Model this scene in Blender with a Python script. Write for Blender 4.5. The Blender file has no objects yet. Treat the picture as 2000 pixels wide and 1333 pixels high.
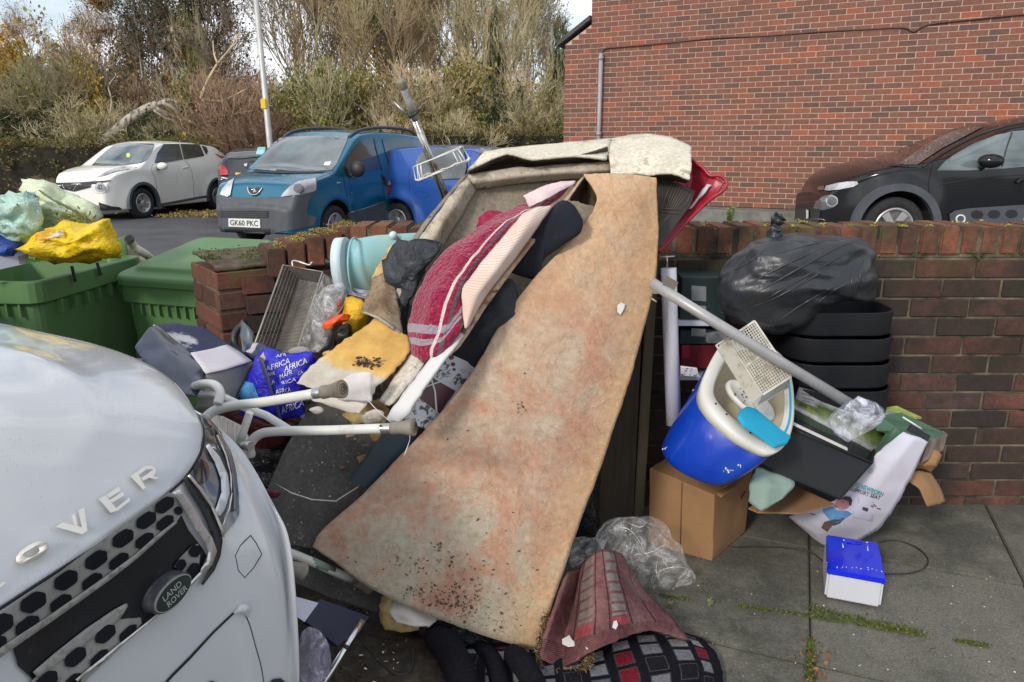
import bpy,bmesh,math,random
from math import radians as R,sin,cos,pi,atan2,sqrt
from mathutils import Vector,Matrix,noise
from mathutils.bvhtree import BVHTree
C=bpy.context.scene.collection
scn=bpy.context.scene
random.seed(7)
TH=R(14.8);CAMH=1.42;FOC=1444.0
# ---------------------------------------------------------------- camera
cam=bpy.data.cameras.new('camera');camo=bpy.data.objects.new('camera',cam);C.objects.link(camo)
camo.location=(0,0,CAMH);camo.rotation_euler=(pi/2-TH,0,0)
cam.sensor_width=36;cam.lens=36*FOC/2000;cam.clip_start=.02;cam.clip_end=600
scn.camera=camo
# ---------------------------------------------------------------- sky and sun
SUN_EL,SUN_AZ=30,215 # azimuth of the direction the light comes from, measured from +Y clockwise
w=bpy.data.worlds.new('World');scn.world=w;w.use_nodes=True
nt=w.node_tree;nt.nodes.clear()
def N(nt,t,**k):
    n=nt.nodes.new(t)
    for a,b in k.items():setattr(n,a,b)
    return n
out=N(nt,'ShaderNodeOutputWorld');bg=N(nt,'ShaderNodeBackground')
sky=N(nt,'ShaderNodeTexSky',sky_type='NISHITA');sky.sun_disc=False
sky.sun_elevation=R(SUN_EL);sky.sun_rotation=R(SUN_AZ);sky.dust_density=1.0
tc=N(nt,'ShaderNodeTexCoord');mp=N(nt,'ShaderNodeMapping');mp.inputs['Scale'].default_value=(1,1,2.6)
cn=N(nt,'ShaderNodeTexNoise');cn.inputs['Scale'].default_value=2.3;cn.inputs['Detail'].default_value=7;cn.inputs['Roughness'].default_value=.55
cr=N(nt,'ShaderNodeValToRGB');cr.color_ramp.elements[0].position=.38;cr.color_ramp.elements[1].position=.56
mx=N(nt,'ShaderNodeMix',data_type='RGBA');mx.inputs['B'].default_value=(7.6,7.8,8.2,1)
nt.links.new(tc.outputs['Generated'],mp.inputs[0]);nt.links.new(mp.outputs[0],cn.inputs['Vector'])
nt.links.new(cn.outputs[0],cr.inputs[0]);nt.links.new(cr.outputs[0],mx.inputs['Factor'])
nt.links.new(sky.outputs[0],mx.inputs['A']);nt.links.new(mx.outputs['Result'],bg.inputs[0]);nt.links.new(bg.outputs[0],out.inputs[0])
bg.inputs[1].default_value=.125
sl=bpy.data.lights.new('sun','SUN');sl.energy=1.9;sl.angle=R(9);sl.color=(1,.93,.84)
so=bpy.data.objects.new('sun',sl);C.objects.link(so)
sd=Vector((sin(R(SUN_AZ))*cos(R(SUN_EL)),cos(R(SUN_AZ))*cos(R(SUN_EL)),sin(R(SUN_EL))))
so.rotation_euler=sd.to_track_quat('Z','Y').to_euler();so.location=(0,-3,12)
scn.view_settings.view_transform='Standard';scn.view_settings.look='None'
scn.view_settings.gamma=1;scn.view_settings.exposure=0.32
scn.render.engine='CYCLES'
scn.cycles.max_bounces=6;scn.cycles.transparent_max_bounces=12
# ---------------------------------------------------------------- measuring: a photo point at a known distance or height
def ray(px,py):
    u=(px-1000)/FOC;v=(py-666.5)/FOC
    return Vector((u,cos(TH)-v*sin(TH),-(sin(TH)+v*cos(TH))))
O3=Vector((0,0,CAMH))
def PY(px,py,Y):d=ray(px,py);return O3+d*(Y/d.y)
def PH(px,py,h):d=ray(px,py);return O3+d*((h-CAMH)/d.z)
def plane3(a,b,c):
    A,B,D=[PY(*p)if len(p)==3 else Vector(p[0])for p in(a,b,c)]
    return A,(B-A).cross(D-A).normalized()
def PP(px,py,pl):
    d=ray(px,py);t=(pl[0]-O3).dot(pl[1])/d.dot(pl[1]);return O3+d*t
def ZM(x0,y0,s,pts):return[(x0+p[0]/s,y0+p[1]/s)for p in pts]
# ---------------------------------------------------------------- objects
WM={}
def wm(o):
    while o.parent is not None:o=o.parent
    return WM.get(o.name,Matrix.Identity(4))
def tag(o,label=None,cat=None,group=None,kind=None):
    if label:o['label']=label
    if cat:o['category']=cat
    if group:o['group']=group
    if kind:o['kind']=kind
    return o
def thing(name,label,cat,loc=(0,0,0),rz=0,group=None):
    o=bpy.data.objects.new(name,None);C.objects.link(o);o.empty_display_size=.1
    o.location=loc;o.rotation_euler=(0,0,rz)
    WM[o.name]=Matrix.Translation(Vector(loc))@Matrix.Rotation(rz,4,'Z')
    return tag(o,label,cat,group)
def obj(name,bm,mats,parent=None,local=False,smooth=False,label=None):
    """bm in world coordinates (or the parent's own when local) -> ONE mesh object"""
    if not isinstance(mats,(list,tuple)):mats=[mats]
    me=bpy.data.meshes.new(name)
    o=bpy.data.objects.new(name,me)
    if parent is not None:
        if not local:bm.transform(wm(parent).inverted())
        o.parent=parent
    elif not local and len(bm.verts):
        xs=[v.co for v in bm.verts]
        c=Vector(((min(v.x for v in xs)+max(v.x for v in xs))/2,(min(v.y for v in xs)+max(v.y for v in xs))/2,min(v.z for v in xs)))
        bm.transform(Matrix.Translation(-c));o.location=c
        WM[o.name]=Matrix.Translation(c)
    if smooth:
        for f in bm.faces:f.smooth=True
    bm.to_mesh(me);bm.free()
    for m in mats:me.materials.append(m)
    C.objects.link(o)
    if parent is None and o.name not in WM:WM[o.name]=Matrix.Identity(4)
    if label:o['label']=label
    return o
def mod(o,t,**k):
    m=o.modifiers.new(t.lower(),t)
    for a,b in k.items():setattr(m,a,b)
    return m
def BM():return bmesh.new()
def box(bm,lo,hi,mi=0,rot=None,piv=None,uv=None):
    vs=[bm.verts.new((x,y,z))for x in(lo[0],hi[0])for y in(lo[1],hi[1])for z in(lo[2],hi[2])]
    fs=[]
    for q in((0,1,3,2),(4,6,7,5),(0,4,5,1),(2,3,7,6),(0,2,6,4),(1,5,7,3)):
        f=bm.faces.new([vs[i]for i in q]);f.material_index=mi;fs.append(f)
    if rot is not None:
        bmesh.ops.transform(bm,matrix=Matrix.Translation(piv)@rot@Matrix.Translation(-Vector(piv)),verts=vs)
    return vs
def obox(bm,o,ex,ey,ez,mi=0):
    """parallelepiped from a corner and three edges"""
    o,ex,ey,ez=map(Vector,(o,ex,ey,ez))
    vs=[bm.verts.new(o+ex*i+ey*j+ez*k)for i in(0,1)for j in(0,1)for k in(0,1)]
    for q in((0,1,3,2),(4,6,7,5),(0,4,5,1),(2,3,7,6),(0,2,6,4),(1,5,7,3)):
        f=bm.faces.new([vs[i]for i in q]);f.material_index=mi
    bmesh.ops.recalc_face_normals(bm,faces=bm.faces[:])
    return vs
def bevel(bm,w,seg=2):
    bmesh.ops.bevel(bm,geom=bm.edges[:]+bm.verts[:],offset=w,segments=seg,affect='EDGES',clamp_overlap=True)
def cr_interp(P,t):
    n=len(P)-1;i=min(int(t),n-1);f=t-i
    p1,p2=P[i],P[i+1];p0=P[i-1]if i>0 else p1*2-p2;p3=P[i+2]if i+2<=n else p2*2-p1
    return .5*((2*p1)+(p2-p0)*f+(2*p0-5*p1+4*p2-p3)*f*f+(3*p1-p0-3*p2+p3)*f*f*f)
def smooth_path(pts,n=6):
    pts=[Vector(p)for p in pts]
    return[cr_interp(pts,k/n)for k in range((len(pts)-1)*n+1)]
def tube(bm,pts,r,seg=10,mi=0,cap=True,closed=False):
    pts=[Vector(p)for p in pts];n=len(pts)
    rr=r if isinstance(r,(list,tuple))else[r]*n
    rings=[];up=None
    for i,p in enumerate(pts):
        if closed:t=(pts[(i+1)%n]-pts[i-1]).normalized()
        else:t=(pts[min(i+1,n-1)]-pts[max(i-1,0)]).normalized()
        if up is None:up=t.orthogonal().normalized()
        up=(up-t*up.dot(t))
        up=up.normalized()if up.length>1e-6 else t.orthogonal().normalized()
        s=t.cross(up)
        rings.append([bm.verts.new(p+(up*cos(2*pi*k/seg)+s*sin(2*pi*k/seg))*rr[i])for k in range(seg)])
    m=n if closed else n-1
    for i in range(m):
        a,b=rings[i],rings[(i+1)%n]
        for k in range(seg):
            f=bm.faces.new((a[k],a[(k+1)%seg],b[(k+1)%seg],b[k]));f.material_index=mi;f.smooth=True
    if cap and not closed:
        for q in(rings[0][::-1],rings[-1]):
            f=bm.faces.new(q);f.material_index=mi
    return rings
def lathe(bm,prof,M=Matrix.Identity(4),seg=24,mi=0):
    """profile of (radius, axial) round local Z, placed by M"""
    rings=[[bm.verts.new(M@Vector((r*cos(2*pi*k/seg),r*sin(2*pi*k/seg),z)))for k in range(seg)]for r,z in prof]
    for a,b in zip(rings,rings[1:]):
        for k in range(seg):
            f=bm.faces.new((a[k],a[(k+1)%seg],b[(k+1)%seg],b[k]));f.material_index=mi;f.smooth=True
    return rings
def poly_slab(bm,P,d,mi=0):
    """a flat or nearly flat outline P (3-D points) thickened by the vector d"""
    a=[bm.verts.new(p)for p in P];b=[bm.verts.new(Vector(p)+Vector(d))for p in P]
    f=bm.faces.new(a);g=bm.faces.new(b[::-1]);f.material_index=g.material_index=mi
    n=len(P)
    for i in range(n):
        h=bm.faces.new((a[i],b[i],b[(i+1)%n],a[(i+1)%n]));h.material_index=mi
    bmesh.ops.recalc_face_normals(bm,faces=bm.faces[:])
def grid_surf(bm,G,nu=6,nv=6,amp=0,sc=6,seed=0,mi=0,uvname='UV',st=0,jag=0):
    """G: rows of 3-D control points; smooth surface with UVs (u along a row, v down the rows)"""
    G=[[Vector(p)for p in r]for r in G];nr,nc=len(G),len(G[0])
    uvl=bm.loops.layers.uv.get(uvname)or bm.loops.layers.uv.new(uvname)
    V=[]
    def ci(P,t):
        a=cr_interp(P,t)
        if not st:return a
        i=min(int(t),len(P)-2);return a.lerp(P[i].lerp(P[i+1],t-i),st)
    mid=[[ci(r,k/nu)for k in range((nc-1)*nu+1)]for r in G]
    for j in range((nr-1)*nv+1):
        row=[]
        for i in range(len(mid[0])):
            row.append(ci([mid[q][i]for q in range(nr)],j/nv))
        V.append(row)
    J,I=len(V),len(V[0])
    if jag:
        for j in range(J):
            for i in range(I):
                if i in(0,I-1)or j in(0,J-1):
                    p=V[j][i];a=V[min(J-2,max(1,j))][min(I-2,max(1,i))];d=(p-a)
                    if d.length>1e-6:V[j][i]=p+d.normalized()*jag*(noise.noise(p*60)+.7*noise.noise(p*22+Vector((seed,0,0))))
    if amp:
        W=[[p.copy()for p in r]for r in V]
        for j in range(J):
            for i in range(I):
                n=(W[min(j+1,J-1)][i]-W[max(j-1,0)][i]).cross(W[j][min(i+1,I-1)]-W[j][max(i-1,0)])
                if n.length>1e-9:
                    n.normalize()
                    q=W[j][i]*sc+Vector((seed*3.1,seed*1.7,0))
                    V[j][i]=W[j][i]+n*amp*(noise.noise(q)*1.0+noise.noise(q*2.3)*.5+noise.noise(q*5.1)*.22)
    vs=[[bm.verts.new(p)for p in r]for r in V]
    for j in range(J-1):
        for i in range(I-1):
            f=bm.faces.new((vs[j][i],vs[j+1][i],vs[j+1][i+1],vs[j][i+1]));f.smooth=True;f.material_index=mi
            for l,(a,b)in zip(f.loops,((i,j),(i,j+1),(i+1,j+1),(i+1,j))):
                l[uvl].uv=(a/(I-1),b/(J-1))
    return vs
def sheet(name,G,m,parent=None,th=.004,nu=6,nv=6,amp=.004,sc=7,seed=0,conv=PY,off=-1,label=None,st=.6,jag=.004):
    G=[[conv(*p)if not isinstance(p,Vector)else p for p in r]for r in G]
    bm=BM();grid_surf(bm,G,nu,nv,amp,sc,seed,st=st,jag=jag)
    o=obj(name,bm,m,parent,label=label)
    mod(o,'SOLIDIFY',thickness=th,offset=0,use_even_offset=False)
    return o
def pillow(name,outline,Yc,front,back,m,parent=None,crease=.02,sc=9,seed=0,nr=14,dens=.02,label=None,stretch=(1,1,1),conv=None,round_=.5,big=.55,focus=None,fac=.9):
    """a soft closed body whose outline is given; front / back: how far it bulges to and from the viewer"""
    P=[]
    o2=outline+[outline[0]]
    for a,b in zip(o2,o2[1:]):
        A=conv(*a)if conv else PY(a[0],a[1],a[2]if len(a)>2 else Yc);B=conv(*b)if conv else PY(b[0],b[1],b[2]if len(b)>2 else Yc)
        n=max(1,int((B-A).length/dens))
        for k in range(n):P.append(A.lerp(B,k/n))
    n=len(P)
    P=[(P[i-1]+P[i]*2+P[(i+1)%n])/4 for i in range(n)]
    c=sum(P,Vector())/n
    if focus:c=PY(*focus)
    bm=BM()
    view=(c-O3).normalized()
    def surf(sgn,amt):
        rings=[]
        for r in range(1,nr):
            t=sin(pi/2*r/nr);q=[c.lerp(p,t)+view*sgn*amt*(1-t**2)**round_ for p in P]
            rings.append(q)
        return rings
    def dis(p,k=1.0):
        q=Vector((p.x*stretch[0],p.y*stretch[1],p.z*stretch[2]))*sc+Vector((seed*2.7,seed,0))
        d=(.5-abs(noise.noise(q)))*1.2+(.5-abs(noise.noise(q*2.1)))*.7+(.5-abs(noise.noise(q*4.3)))*.35-.85+big*noise.noise(q*.45)*1.2
        if fac:F=noise.voronoi(q*.8)[0];d+=fac*(.55-min(1.0,(F[1]-F[0])*1.7));F=noise.voronoi(q*1.9)[0];d+=fac*.45*(.55-min(1.0,(F[1]-F[0])*1.7))
        return(p-c).normalized()*crease*d*k
    fr,bk=surf(-1,front),surf(1,back)
    outer=[bm.verts.new(p+dis(p,.3))for p in P]
    for rings,sgn in((fr,-1),(bk,1)):
        vr=[[bm.verts.new(p+dis(p))for p in ring]for ring in rings]+[outer]
        cc=c+view*sgn*(front if sgn<0 else back);cv=bm.verts.new(cc+dis(cc))
        for i in range(n):
            f=bm.faces.new((cv,vr[0][i],vr[0][(i+1)%n])if sgn<0 else(cv,vr[0][(i+1)%n],vr[0][i]));f.smooth=True
        for a,b in zip(vr,vr[1:]):
            for i in range(n):
                q=(a[i],b[i],b[(i+1)%n],a[(i+1)%n]);f=bm.faces.new(q if sgn<0 else q[::-1]);f.smooth=True
    bmesh.ops.recalc_face_normals(bm,faces=bm.faces[:])
    return obj(name,bm,m,parent,label=label)
# ---------------------------------------------------------------- things laid onto a surface (a part's own marks, lamps, panes)
def bvh_of(o,M=None):
    M=M if M is not None else wm(o)
    me=o.data;
    dg=bpy.context.evaluated_depsgraph_get();dg.update()
    ev=o.evaluated_get(dg).to_mesh()
    vs=[M@v.co if o.parent or True else v.co for v in ev.vertices]
    return BVHTree.FromPolygons(vs,[tuple(p.vertices)for p in ev.polygons])
def hit(bv,px,py,off):
    d=ray(px,py).normalized();h=bv.ray_cast(O3,d)
    for jx,jy in((.21,.13),(-.17,.23),(.29,-.31),(-.9,.7),(.8,1.1)):
        if h[0]is not None:break
        h=bv.ray_cast(O3,ray(px+jx,py+jy).normalized())
    if h[0]is None:
        # nearest place of the surface to the sight line
        best=None
        for k in(.6,.8,.9,1.0,1.1,1.3):
            q=bv.find_nearest(O3+d*k*getattr(hit,'dist',5.0))
            if q[0]is not None:
                e=((q[0]-O3).cross(d)).length
                if best is None or e<best[0]:best=(e,q)
        p,n=best[1][0],best[1][1]
    else:p,n=h[0],h[1]
    if n.dot(d)>0:n=-n
    hit.dist=(p-O3).length
    return p+n*off,n
def clip_grid(outline,step):
    bm=BM()
    vs=[bm.verts.new((p[0],p[1],0))for p in outline]
    try:bm.faces.new(vs)
    except Exception:pass
    xs=[p[0]for p in outline];ys=[p[1]for p in outline]
    for ax,lo,hi in((0,min(xs),max(xs)),(1,min(ys),max(ys))):
        k=math.ceil(lo/step)*step+step*.013
        while k<hi:
            no=(1,0,0)if ax==0 else(0,1,0);co=(k,0,0)if ax==0 else(0,k,0)
            bmesh.ops.bisect_plane(bm,geom=bm.verts[:]+bm.edges[:]+bm.faces[:],plane_co=co,plane_no=no)
            k+=step
    return bm
def decal(name,outline,bv,m,parent,off=.003,th=.0,step=None,label=None,smooth=True,uv=None):
    xs=[p[0]for p in outline];ys=[p[1]for p in outline]
    step=step or max(max(xs)-min(xs),max(ys)-min(ys))/(30 if hit.dist>5 else 14);off+=hit.dist*.0005 if hit.dist>5 else 0
    bm=clip_grid(outline,step)
    if uv is not False:
        ul=bm.loops.layers.uv.new('UV')
        for f in bm.faces:
            for l in f.loops:l[ul].uv=((l.vert.co.x-min(xs))/(max(xs)-min(xs)),(max(ys)-l.vert.co.y)/(max(ys)-min(ys)))
    back={}
    for v in bm.verts:
        p,n=hit(bv,v.co.x,v.co.y,off);back[v]=n;v.co=p
    for f in bm.faces:f.smooth=smooth
    if th>0:
        r=bmesh.ops.extrude_face_region(bm,geom=bm.faces[:])
        old=[v for v in back]
        for v in[g for g in r['geom']if isinstance(g,bmesh.types.BMVert)]:
            d=(v.co-O3).normalized();v.co=v.co-d*th
    bmesh.ops.recalc_face_normals(bm,faces=bm.faces[:])
    return obj(name,bm,m,parent,label=label)
def strip_px(name,pts,w,bv,m,parent,off=.002,n=6,sm=True,label=None):
    """a line of given real width w laid on a surface along photo points"""
    P=[Vector((p[0],p[1],0))for p in pts]
    P=[cr_interp(P,k/n)for k in range((len(P)-1)*n+1)]if sm else P
    q=[hit(bv,p.x,p.y,off)[0]for p in P]
    bm=BM();tube(bm,q,w/2,seg=6)
    return obj(name,bm,m,parent,label=label)
def text_bm(s,font_scale=1.0,extrude=.0,spacing=1.0,bold=0):
    cu=bpy.data.curves.new('t','FONT');cu.body=s;cu.size=1;cu.extrude=extrude;cu.space_character=spacing;cu.offset=bold
    cu.resolution_u=3
    o=bpy.data.objects.new('t',cu);C.objects.link(o)
    dg=bpy.context.evaluated_depsgraph_get();dg.update()
    me=bpy.data.meshes.new_from_object(o.evaluated_get(dg))
    bm=BM();bm.from_mesh(me)
    bpy.data.objects.remove(o);bpy.data.curves.remove(cu);bpy.data.meshes.remove(me)
    xs=[v.co.x for v in bm.verts];ys=[v.co.y for v in bm.verts]
    x0,x1,y0,y1=min(xs),max(xs),min(ys),max(ys)
    for v in bm.verts:v.co.x=(v.co.x-x0)/(x1-x0);v.co.y=(v.co.y-y0)/(y1-y0)
    return bm
def text_on(name,s,quad,bv,m,parent,off=.003,th=0.0,bold=0,spacing=1.0,label=None):
    """quad: photo points of the text's lower-left, lower-right, upper-right, upper-left corner"""
    bm=text_bm(s,bold=bold,spacing=spacing)
    a,b,c,d=[Vector((q[0],q[1],0))for q in quad]
    for v in bm.verts:
        p=(a.lerp(b,v.co.x)).lerp(d.lerp(c,v.co.x),v.co.y)
        v.co=hit(bv,p.x,p.y,off)[0]
    if th:
        r=bmesh.ops.extrude_face_region(bm,geom=bm.faces[:])
        for v in[g for g in r['geom']if isinstance(g,bmesh.types.BMVert)]:v.co=v.co-(v.co-O3).normalized()*th
    bmesh.ops.recalc_face_normals(bm,faces=bm.faces[:])
    return obj(name,bm,m,parent,label=label)
# ---------------------------------------------------------------- materials
def material(name):
    m=bpy.data.materials.new(name);m.use_nodes=True
    nt=m.node_tree;b=nt.nodes['Principled BSDF'];return m,nt,b
def rgb(c):return(c[0],c[1],c[2],1)
def ramp(nt,stops,interp='LINEAR'):
    r=N(nt,'ShaderNodeValToRGB');e=r.color_ramp.elements;r.color_ramp.interpolation=interp
    while len(e)<len(stops):e.new(.5)
    for k,(p,c)in enumerate(stops):e[k].position=p;e[k].color=rgb(c)
    return r
def nz(nt,scale,detail=4,rough=.55,vec=None,dist=0):
    n=N(nt,'ShaderNodeTexNoise');n.inputs['Scale'].default_value=scale;n.inputs['Detail'].default_value=detail
    n.inputs['Roughness'].default_value=rough;n.inputs['Distortion'].default_value=dist
    if vec is not None:nt.links.new(vec,n.inputs['Vector'])
    return n
def mixc(nt,fac,a,b,mode='MIX'):
    x=N(nt,'ShaderNodeMix',data_type='RGBA',blend_type=mode)
    for k,v in(('Factor',fac),('A',a),('B',b)):
        if hasattr(v,'links')or hasattr(v,'is_linked'):nt.links.new(v,x.inputs[k])
        elif k=='Factor':x.inputs[k].default_value=v
        else:x.inputs[k].default_value=rgb(v)
    return x.outputs['Result']
def mth(nt,op,a,b=None,c=None,clamp=False):
    x=N(nt,'ShaderNodeMath',operation=op);x.use_clamp=clamp
    for k,v in enumerate((a,b,c)):
        if v is None:continue
        if hasattr(v,'is_linked'):nt.links.new(v,x.inputs[k])
        else:x.inputs[k].default_value=v
    return x.outputs[0]
def bumpn(nt,b,h,strength=.3,dist=.01,prev=None):
    n=N(nt,'ShaderNodeBump');n.inputs['Strength'].default_value=strength;n.inputs['Distance'].default_value=dist
    nt.links.new(h,n.inputs['Height'])
    if prev is not None:nt.links.new(prev,n.inputs['Normal'])
    nt.links.new(n.outputs[0],b.inputs['Normal']);return n.outputs[0]
def objvec(nt,scale=None):
    t=N(nt,'ShaderNodeTexCoord')
    if scale is None:return t.outputs['Object']
    m=N(nt,'ShaderNodeMapping');m.inputs['Scale'].default_value=scale;nt.links.new(t.outputs['Object'],m.inputs[0]);return m.outputs[0]
def simple(name,col,rough=.5,metal=0,var=.12,sc=8,bump=.0,bsc=60,coat=0,spec=.5,dirt=None,dsc=3,dthr=(.5,.75),stretch=None):
    m,nt,b=material(name)
    v=objvec(nt,stretch)
    n=nz(nt,sc,5,vec=v)
    lo=[max(0,c*(1-var))for c in col];hi=[min(1,c*(1+var))for c in col]
    r=ramp(nt,[(.3,lo),(.7,hi)]);nt.links.new(n.outputs[0],r.inputs[0]);c=r.outputs[0]
    if dirt is not None:
        d=nz(nt,dsc,8,.65,v);dr=ramp(nt,[(dthr[0],(0,0,0)),(dthr[1],(1,1,1))]);nt.links.new(d.outputs[0],dr.inputs[0])
        c=mixc(nt,dr.outputs[0],c,dirt)
    nt.links.new(c,b.inputs['Base Color'])
    b.inputs['Roughness'].default_value=rough;b.inputs['Metallic'].default_value=metal
    b.inputs['Coat Weight'].default_value=coat;b.inputs['Coat Roughness'].default_value=.03
    b.inputs['Specular IOR Level'].default_value=spec
    rn=nz(nt,sc*2.3,4,vec=v);rr=N(nt,'ShaderNodeMapRange');nt.links.new(rn.outputs[0],rr.inputs[0])
    rr.inputs[3].default_value=max(0,rough-.08);rr.inputs[4].default_value=min(1,rough+.1);nt.links.new(rr.outputs[0],b.inputs['Roughness'])
    if bump:
        bn=nz(nt,bsc,5,vec=v);bumpn(nt,b,bn.outputs[0],bump,.004)
    return m
def island_mat(name,stops,rough=.8,sc=3.0,noise_mix=.5,bump=.3,bsc=80,spec=.3,trans=0):
    """colour differs from piece to piece (bricks, leaves)"""
    m,nt,b=material(name)
    g=N(nt,'ShaderNodeNewGeometry');r=ramp(nt,stops);
    v=objvec(nt);n=nz(nt,sc,3,vec=v)
    f=mth(nt,'ADD',mth(nt,'MULTIPLY',g.outputs['Random Per Island'],1-noise_mix),mth(nt,'MULTIPLY',n.outputs[0],noise_mix))
    nt.links.new(f,r.inputs[0]);nt.links.new(r.outputs[0],b.inputs['Base Color'])
    b.inputs['Roughness'].default_value=rough;b.inputs['Specular IOR Level'].default_value=spec
    if bump:bn=nz(nt,bsc,5,.7,vec=v);bumpn(nt,b,bn.outputs[0],bump,.004)
    return m,nt,b,r
# ================================================================ THE SETTING
RG=-.15
# ---- tarmac yard: one sheet to the horizon, rising gently towards the house
def asphalt():
    m,nt,b=material('asphalt');v=objvec(nt)
    a=nz(nt,1.3,6,.6,v);g=nz(nt,120,3,.7,v)
    r=ramp(nt,[(.3,(.045,.045,.05)),(.7,(.085,.085,.092))]);nt.links.new(a.outputs[0],r.inputs[0])
    r2=ramp(nt,[(.35,(.5,.5,.5)),(.62,(1.5,1.5,1.5))]);nt.links.new(g.outputs[0],r2.inputs[0])
    c=mixc(nt,1.0,r.outputs[0],r2.outputs[0],'MULTIPLY');nt.links.new(c,b.inputs['Base Color'])
    b.inputs['Roughness'].default_value=.62;bumpn(nt,b,g.outputs[0],.5,.006);return m
M_asph=asphalt()
def gh(x,y):
    s=max(0,min(1,(x-.5)/2.6));t=max(0,min(1,(y-4.0)/4));return RG+.34*(s*s*(3-2*s))*(t*t*(3-2*t))
bm=BM();X0,X1,Y0,Y1=-60,60,-20,160
xs=[-220,-60,-30]+[-16+.5*i for i in range(65)]+[30,60,220];ys=[-60,-10,0]+[2+.5*i for i in range(50)]+[35,60,120,400]
vv=[[bm.verts.new((x,y,gh(x,y)))for x in xs]for y in ys]
for j in range(len(ys)-1):
    for i in range(len(xs)-1):
        f=bm.faces.new((vv[j][i],vv[j][i+1],vv[j+1][i+1],vv[j+1][i]));f.smooth=True
o=obj('ground',bm,M_asph);tag(o,kind='structure')
# ---- paving slabs, laid askew to the wall
def slabmat():
    m,nt,b,r=island_mat('paving',[(.2,(.065,.065,.053)),(.5,(.105,.102,.085)),(.85,(.155,.148,.122))],.7,1.2,.55,.6,40)
    c=r.outputs[0];v=objvec(nt)
    sp=N(nt,'ShaderNodeTexVoronoi');sp.inputs['Scale'].default_value=26;nt.links.new(v,sp.inputs['Vector'])
    sr=ramp(nt,[(.04,(1,1,1)),(.09,(0,0,0))]);nt.links.new(sp.outputs['Distance'],sr.inputs[0])
    sn=nz(nt,3,3,.5,v);fac=mth(nt,'MULTIPLY',sr.outputs[0],mth(nt,'GREATER_THAN',sn.outputs[0],.5))
    c=mixc(nt,fac,c,(.34,.33,.29))
    st=nz(nt,5,8,.7,v);s2=ramp(nt,[(.42,(0,0,0)),(.62,(.85,.85,.85))]);nt.links.new(st.outputs[0],s2.inputs[0])
    c=mixc(nt,s2.outputs[0],c,(.17,.162,.13));d3=nz(nt,2.2,7,.7,v);s3=ramp(nt,[(.52,(0,0,0)),(.66,(.8,.8,.8))]);nt.links.new(d3.outputs[0],s3.inputs[0]);c=mixc(nt,s3.outputs[0],c,(.05,.052,.04))
    gr=nz(nt,190,2,.6,v);g2=ramp(nt,[(.35,(.72,.72,.72)),(.65,(1.25,1.25,1.25))]);nt.links.new(gr.outputs[0],g2.inputs[0])
    c=mixc(nt,1.0,c,g2.outputs[0],'MULTIPLY')
    nt.links.new(c,b.inputs['Base Color'])
    return m
M_slab=slabmat()
A=Vector((cos(R(-21)),sin(R(-21)),0));B=Vector((-A.y,A.x,0));S=.674
bm=BM();rnd=random.Random(3)
for i in range(-6,8):
    for j in range(-6,4):
        o0=A*(.148+i*S)+B*(1.978+j*S);g=.0045
        h=-.001+rnd.uniform(-.003,.003)
        c=o0+A*S/2+B*S/2
        if c.y>3.3 or c.x<-1.3+.0*c.y:continue
        obox(bm,o0+A*g+B*g+Vector((0,0,-.05+h)),A*(S-2*g),B*(S-2*g),(rnd.uniform(-.002,.002)*A.x,0,.05))
bmesh.ops.bevel(bm,geom=bm.edges[:],offset=.004,segments=2,affect='EDGES')
o=obj('pavement',bm,M_slab);tag(o,kind='structure')
M_soil=simple('soil',(.035,.026,.018),.95,var=.5,sc=30,bump=.9,bsc=60,dirt=(.09,.07,.045),dsc=25)
bm=BM();G=[[Vector((x,y,-.012+.0*x))for x in(-2.2,-1,0,1,2.5,5)]for y in(.2,1.2,2.2,3.0)]
grid_surf(bm,G,3,3)
o=obj('bedding_soil',bm,M_soil);tag(o,kind='structure')
# moss and weeds in the joints
M_moss,_,_,_=island_mat('moss_green',[(.2,(.035,.05,.012)),(.6,(.09,.12,.025)),(.9,(.17,.17,.05))],.9,9,.4,0)
def tufts(name,pts,wid,n,hgt,m,seed,sz=.006):
    rnd=random.Random(seed);bm=BM()
    for k in range(n):
        t=rnd.random()*(len(pts)-1);i=int(t);p=Vector(pts[i]).lerp(Vector(pts[i+1]),t-i)
        # patchy
        if noise.noise(p*9+Vector((seed,0,0)))<-.08:continue
        p=p+Vector((rnd.gauss(0,wid),rnd.gauss(0,wid),0));s=sz*rnd.uniform(.5,1.6)
        d=Vector((rnd.gauss(0,1),rnd.gauss(0,1),rnd.uniform(.1,1.4))).normalized()*s*1.6
        e=d.orthogonal().normalized()*s*.6;p.z+=rnd.random()*hgt
        vs=[bm.verts.new(q)for q in(p-e*.6,p+d*.5-e,p+d,p+d*.5+e,p+e*.6)];bm.faces.new(vs)
    return obj(name,bm,m)
j1=[PH(1290,1165,0),PH(1530,1196,0),PH(1800,1240,0),PH(1930,1262,0)]
o=tufts('moss',j1,.005,3600,.002,M_moss,1,.0028);tag(o,kind='stuff')
o=tufts('moss',[PH(1583,1200,0),PH(1583,1333,0)],.006,900,.003,M_moss,5,.004);tag(o,kind='stuff')
o=tufts('moss',[PH(1583,1190,0),PH(1720,1222,0),PH(1800,1240,0)],.013,1500,.004,M_moss,9,.003);tag(o,kind='stuff')
M_leafdead,_,_,_=island_mat('dead_leaf',[(.2,(.10,.045,.02)),(.6,(.2,.1,.04)),(.9,(.3,.2,.06))],.8,9,.3,0)
o=tufts('leaf_litter',[PH(1600,1230,0),PH(1590,1290,0),PH(1600,1333,0)],.022,40,.003,M_leafdead,19,.008);tag(o,kind='stuff')
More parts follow.
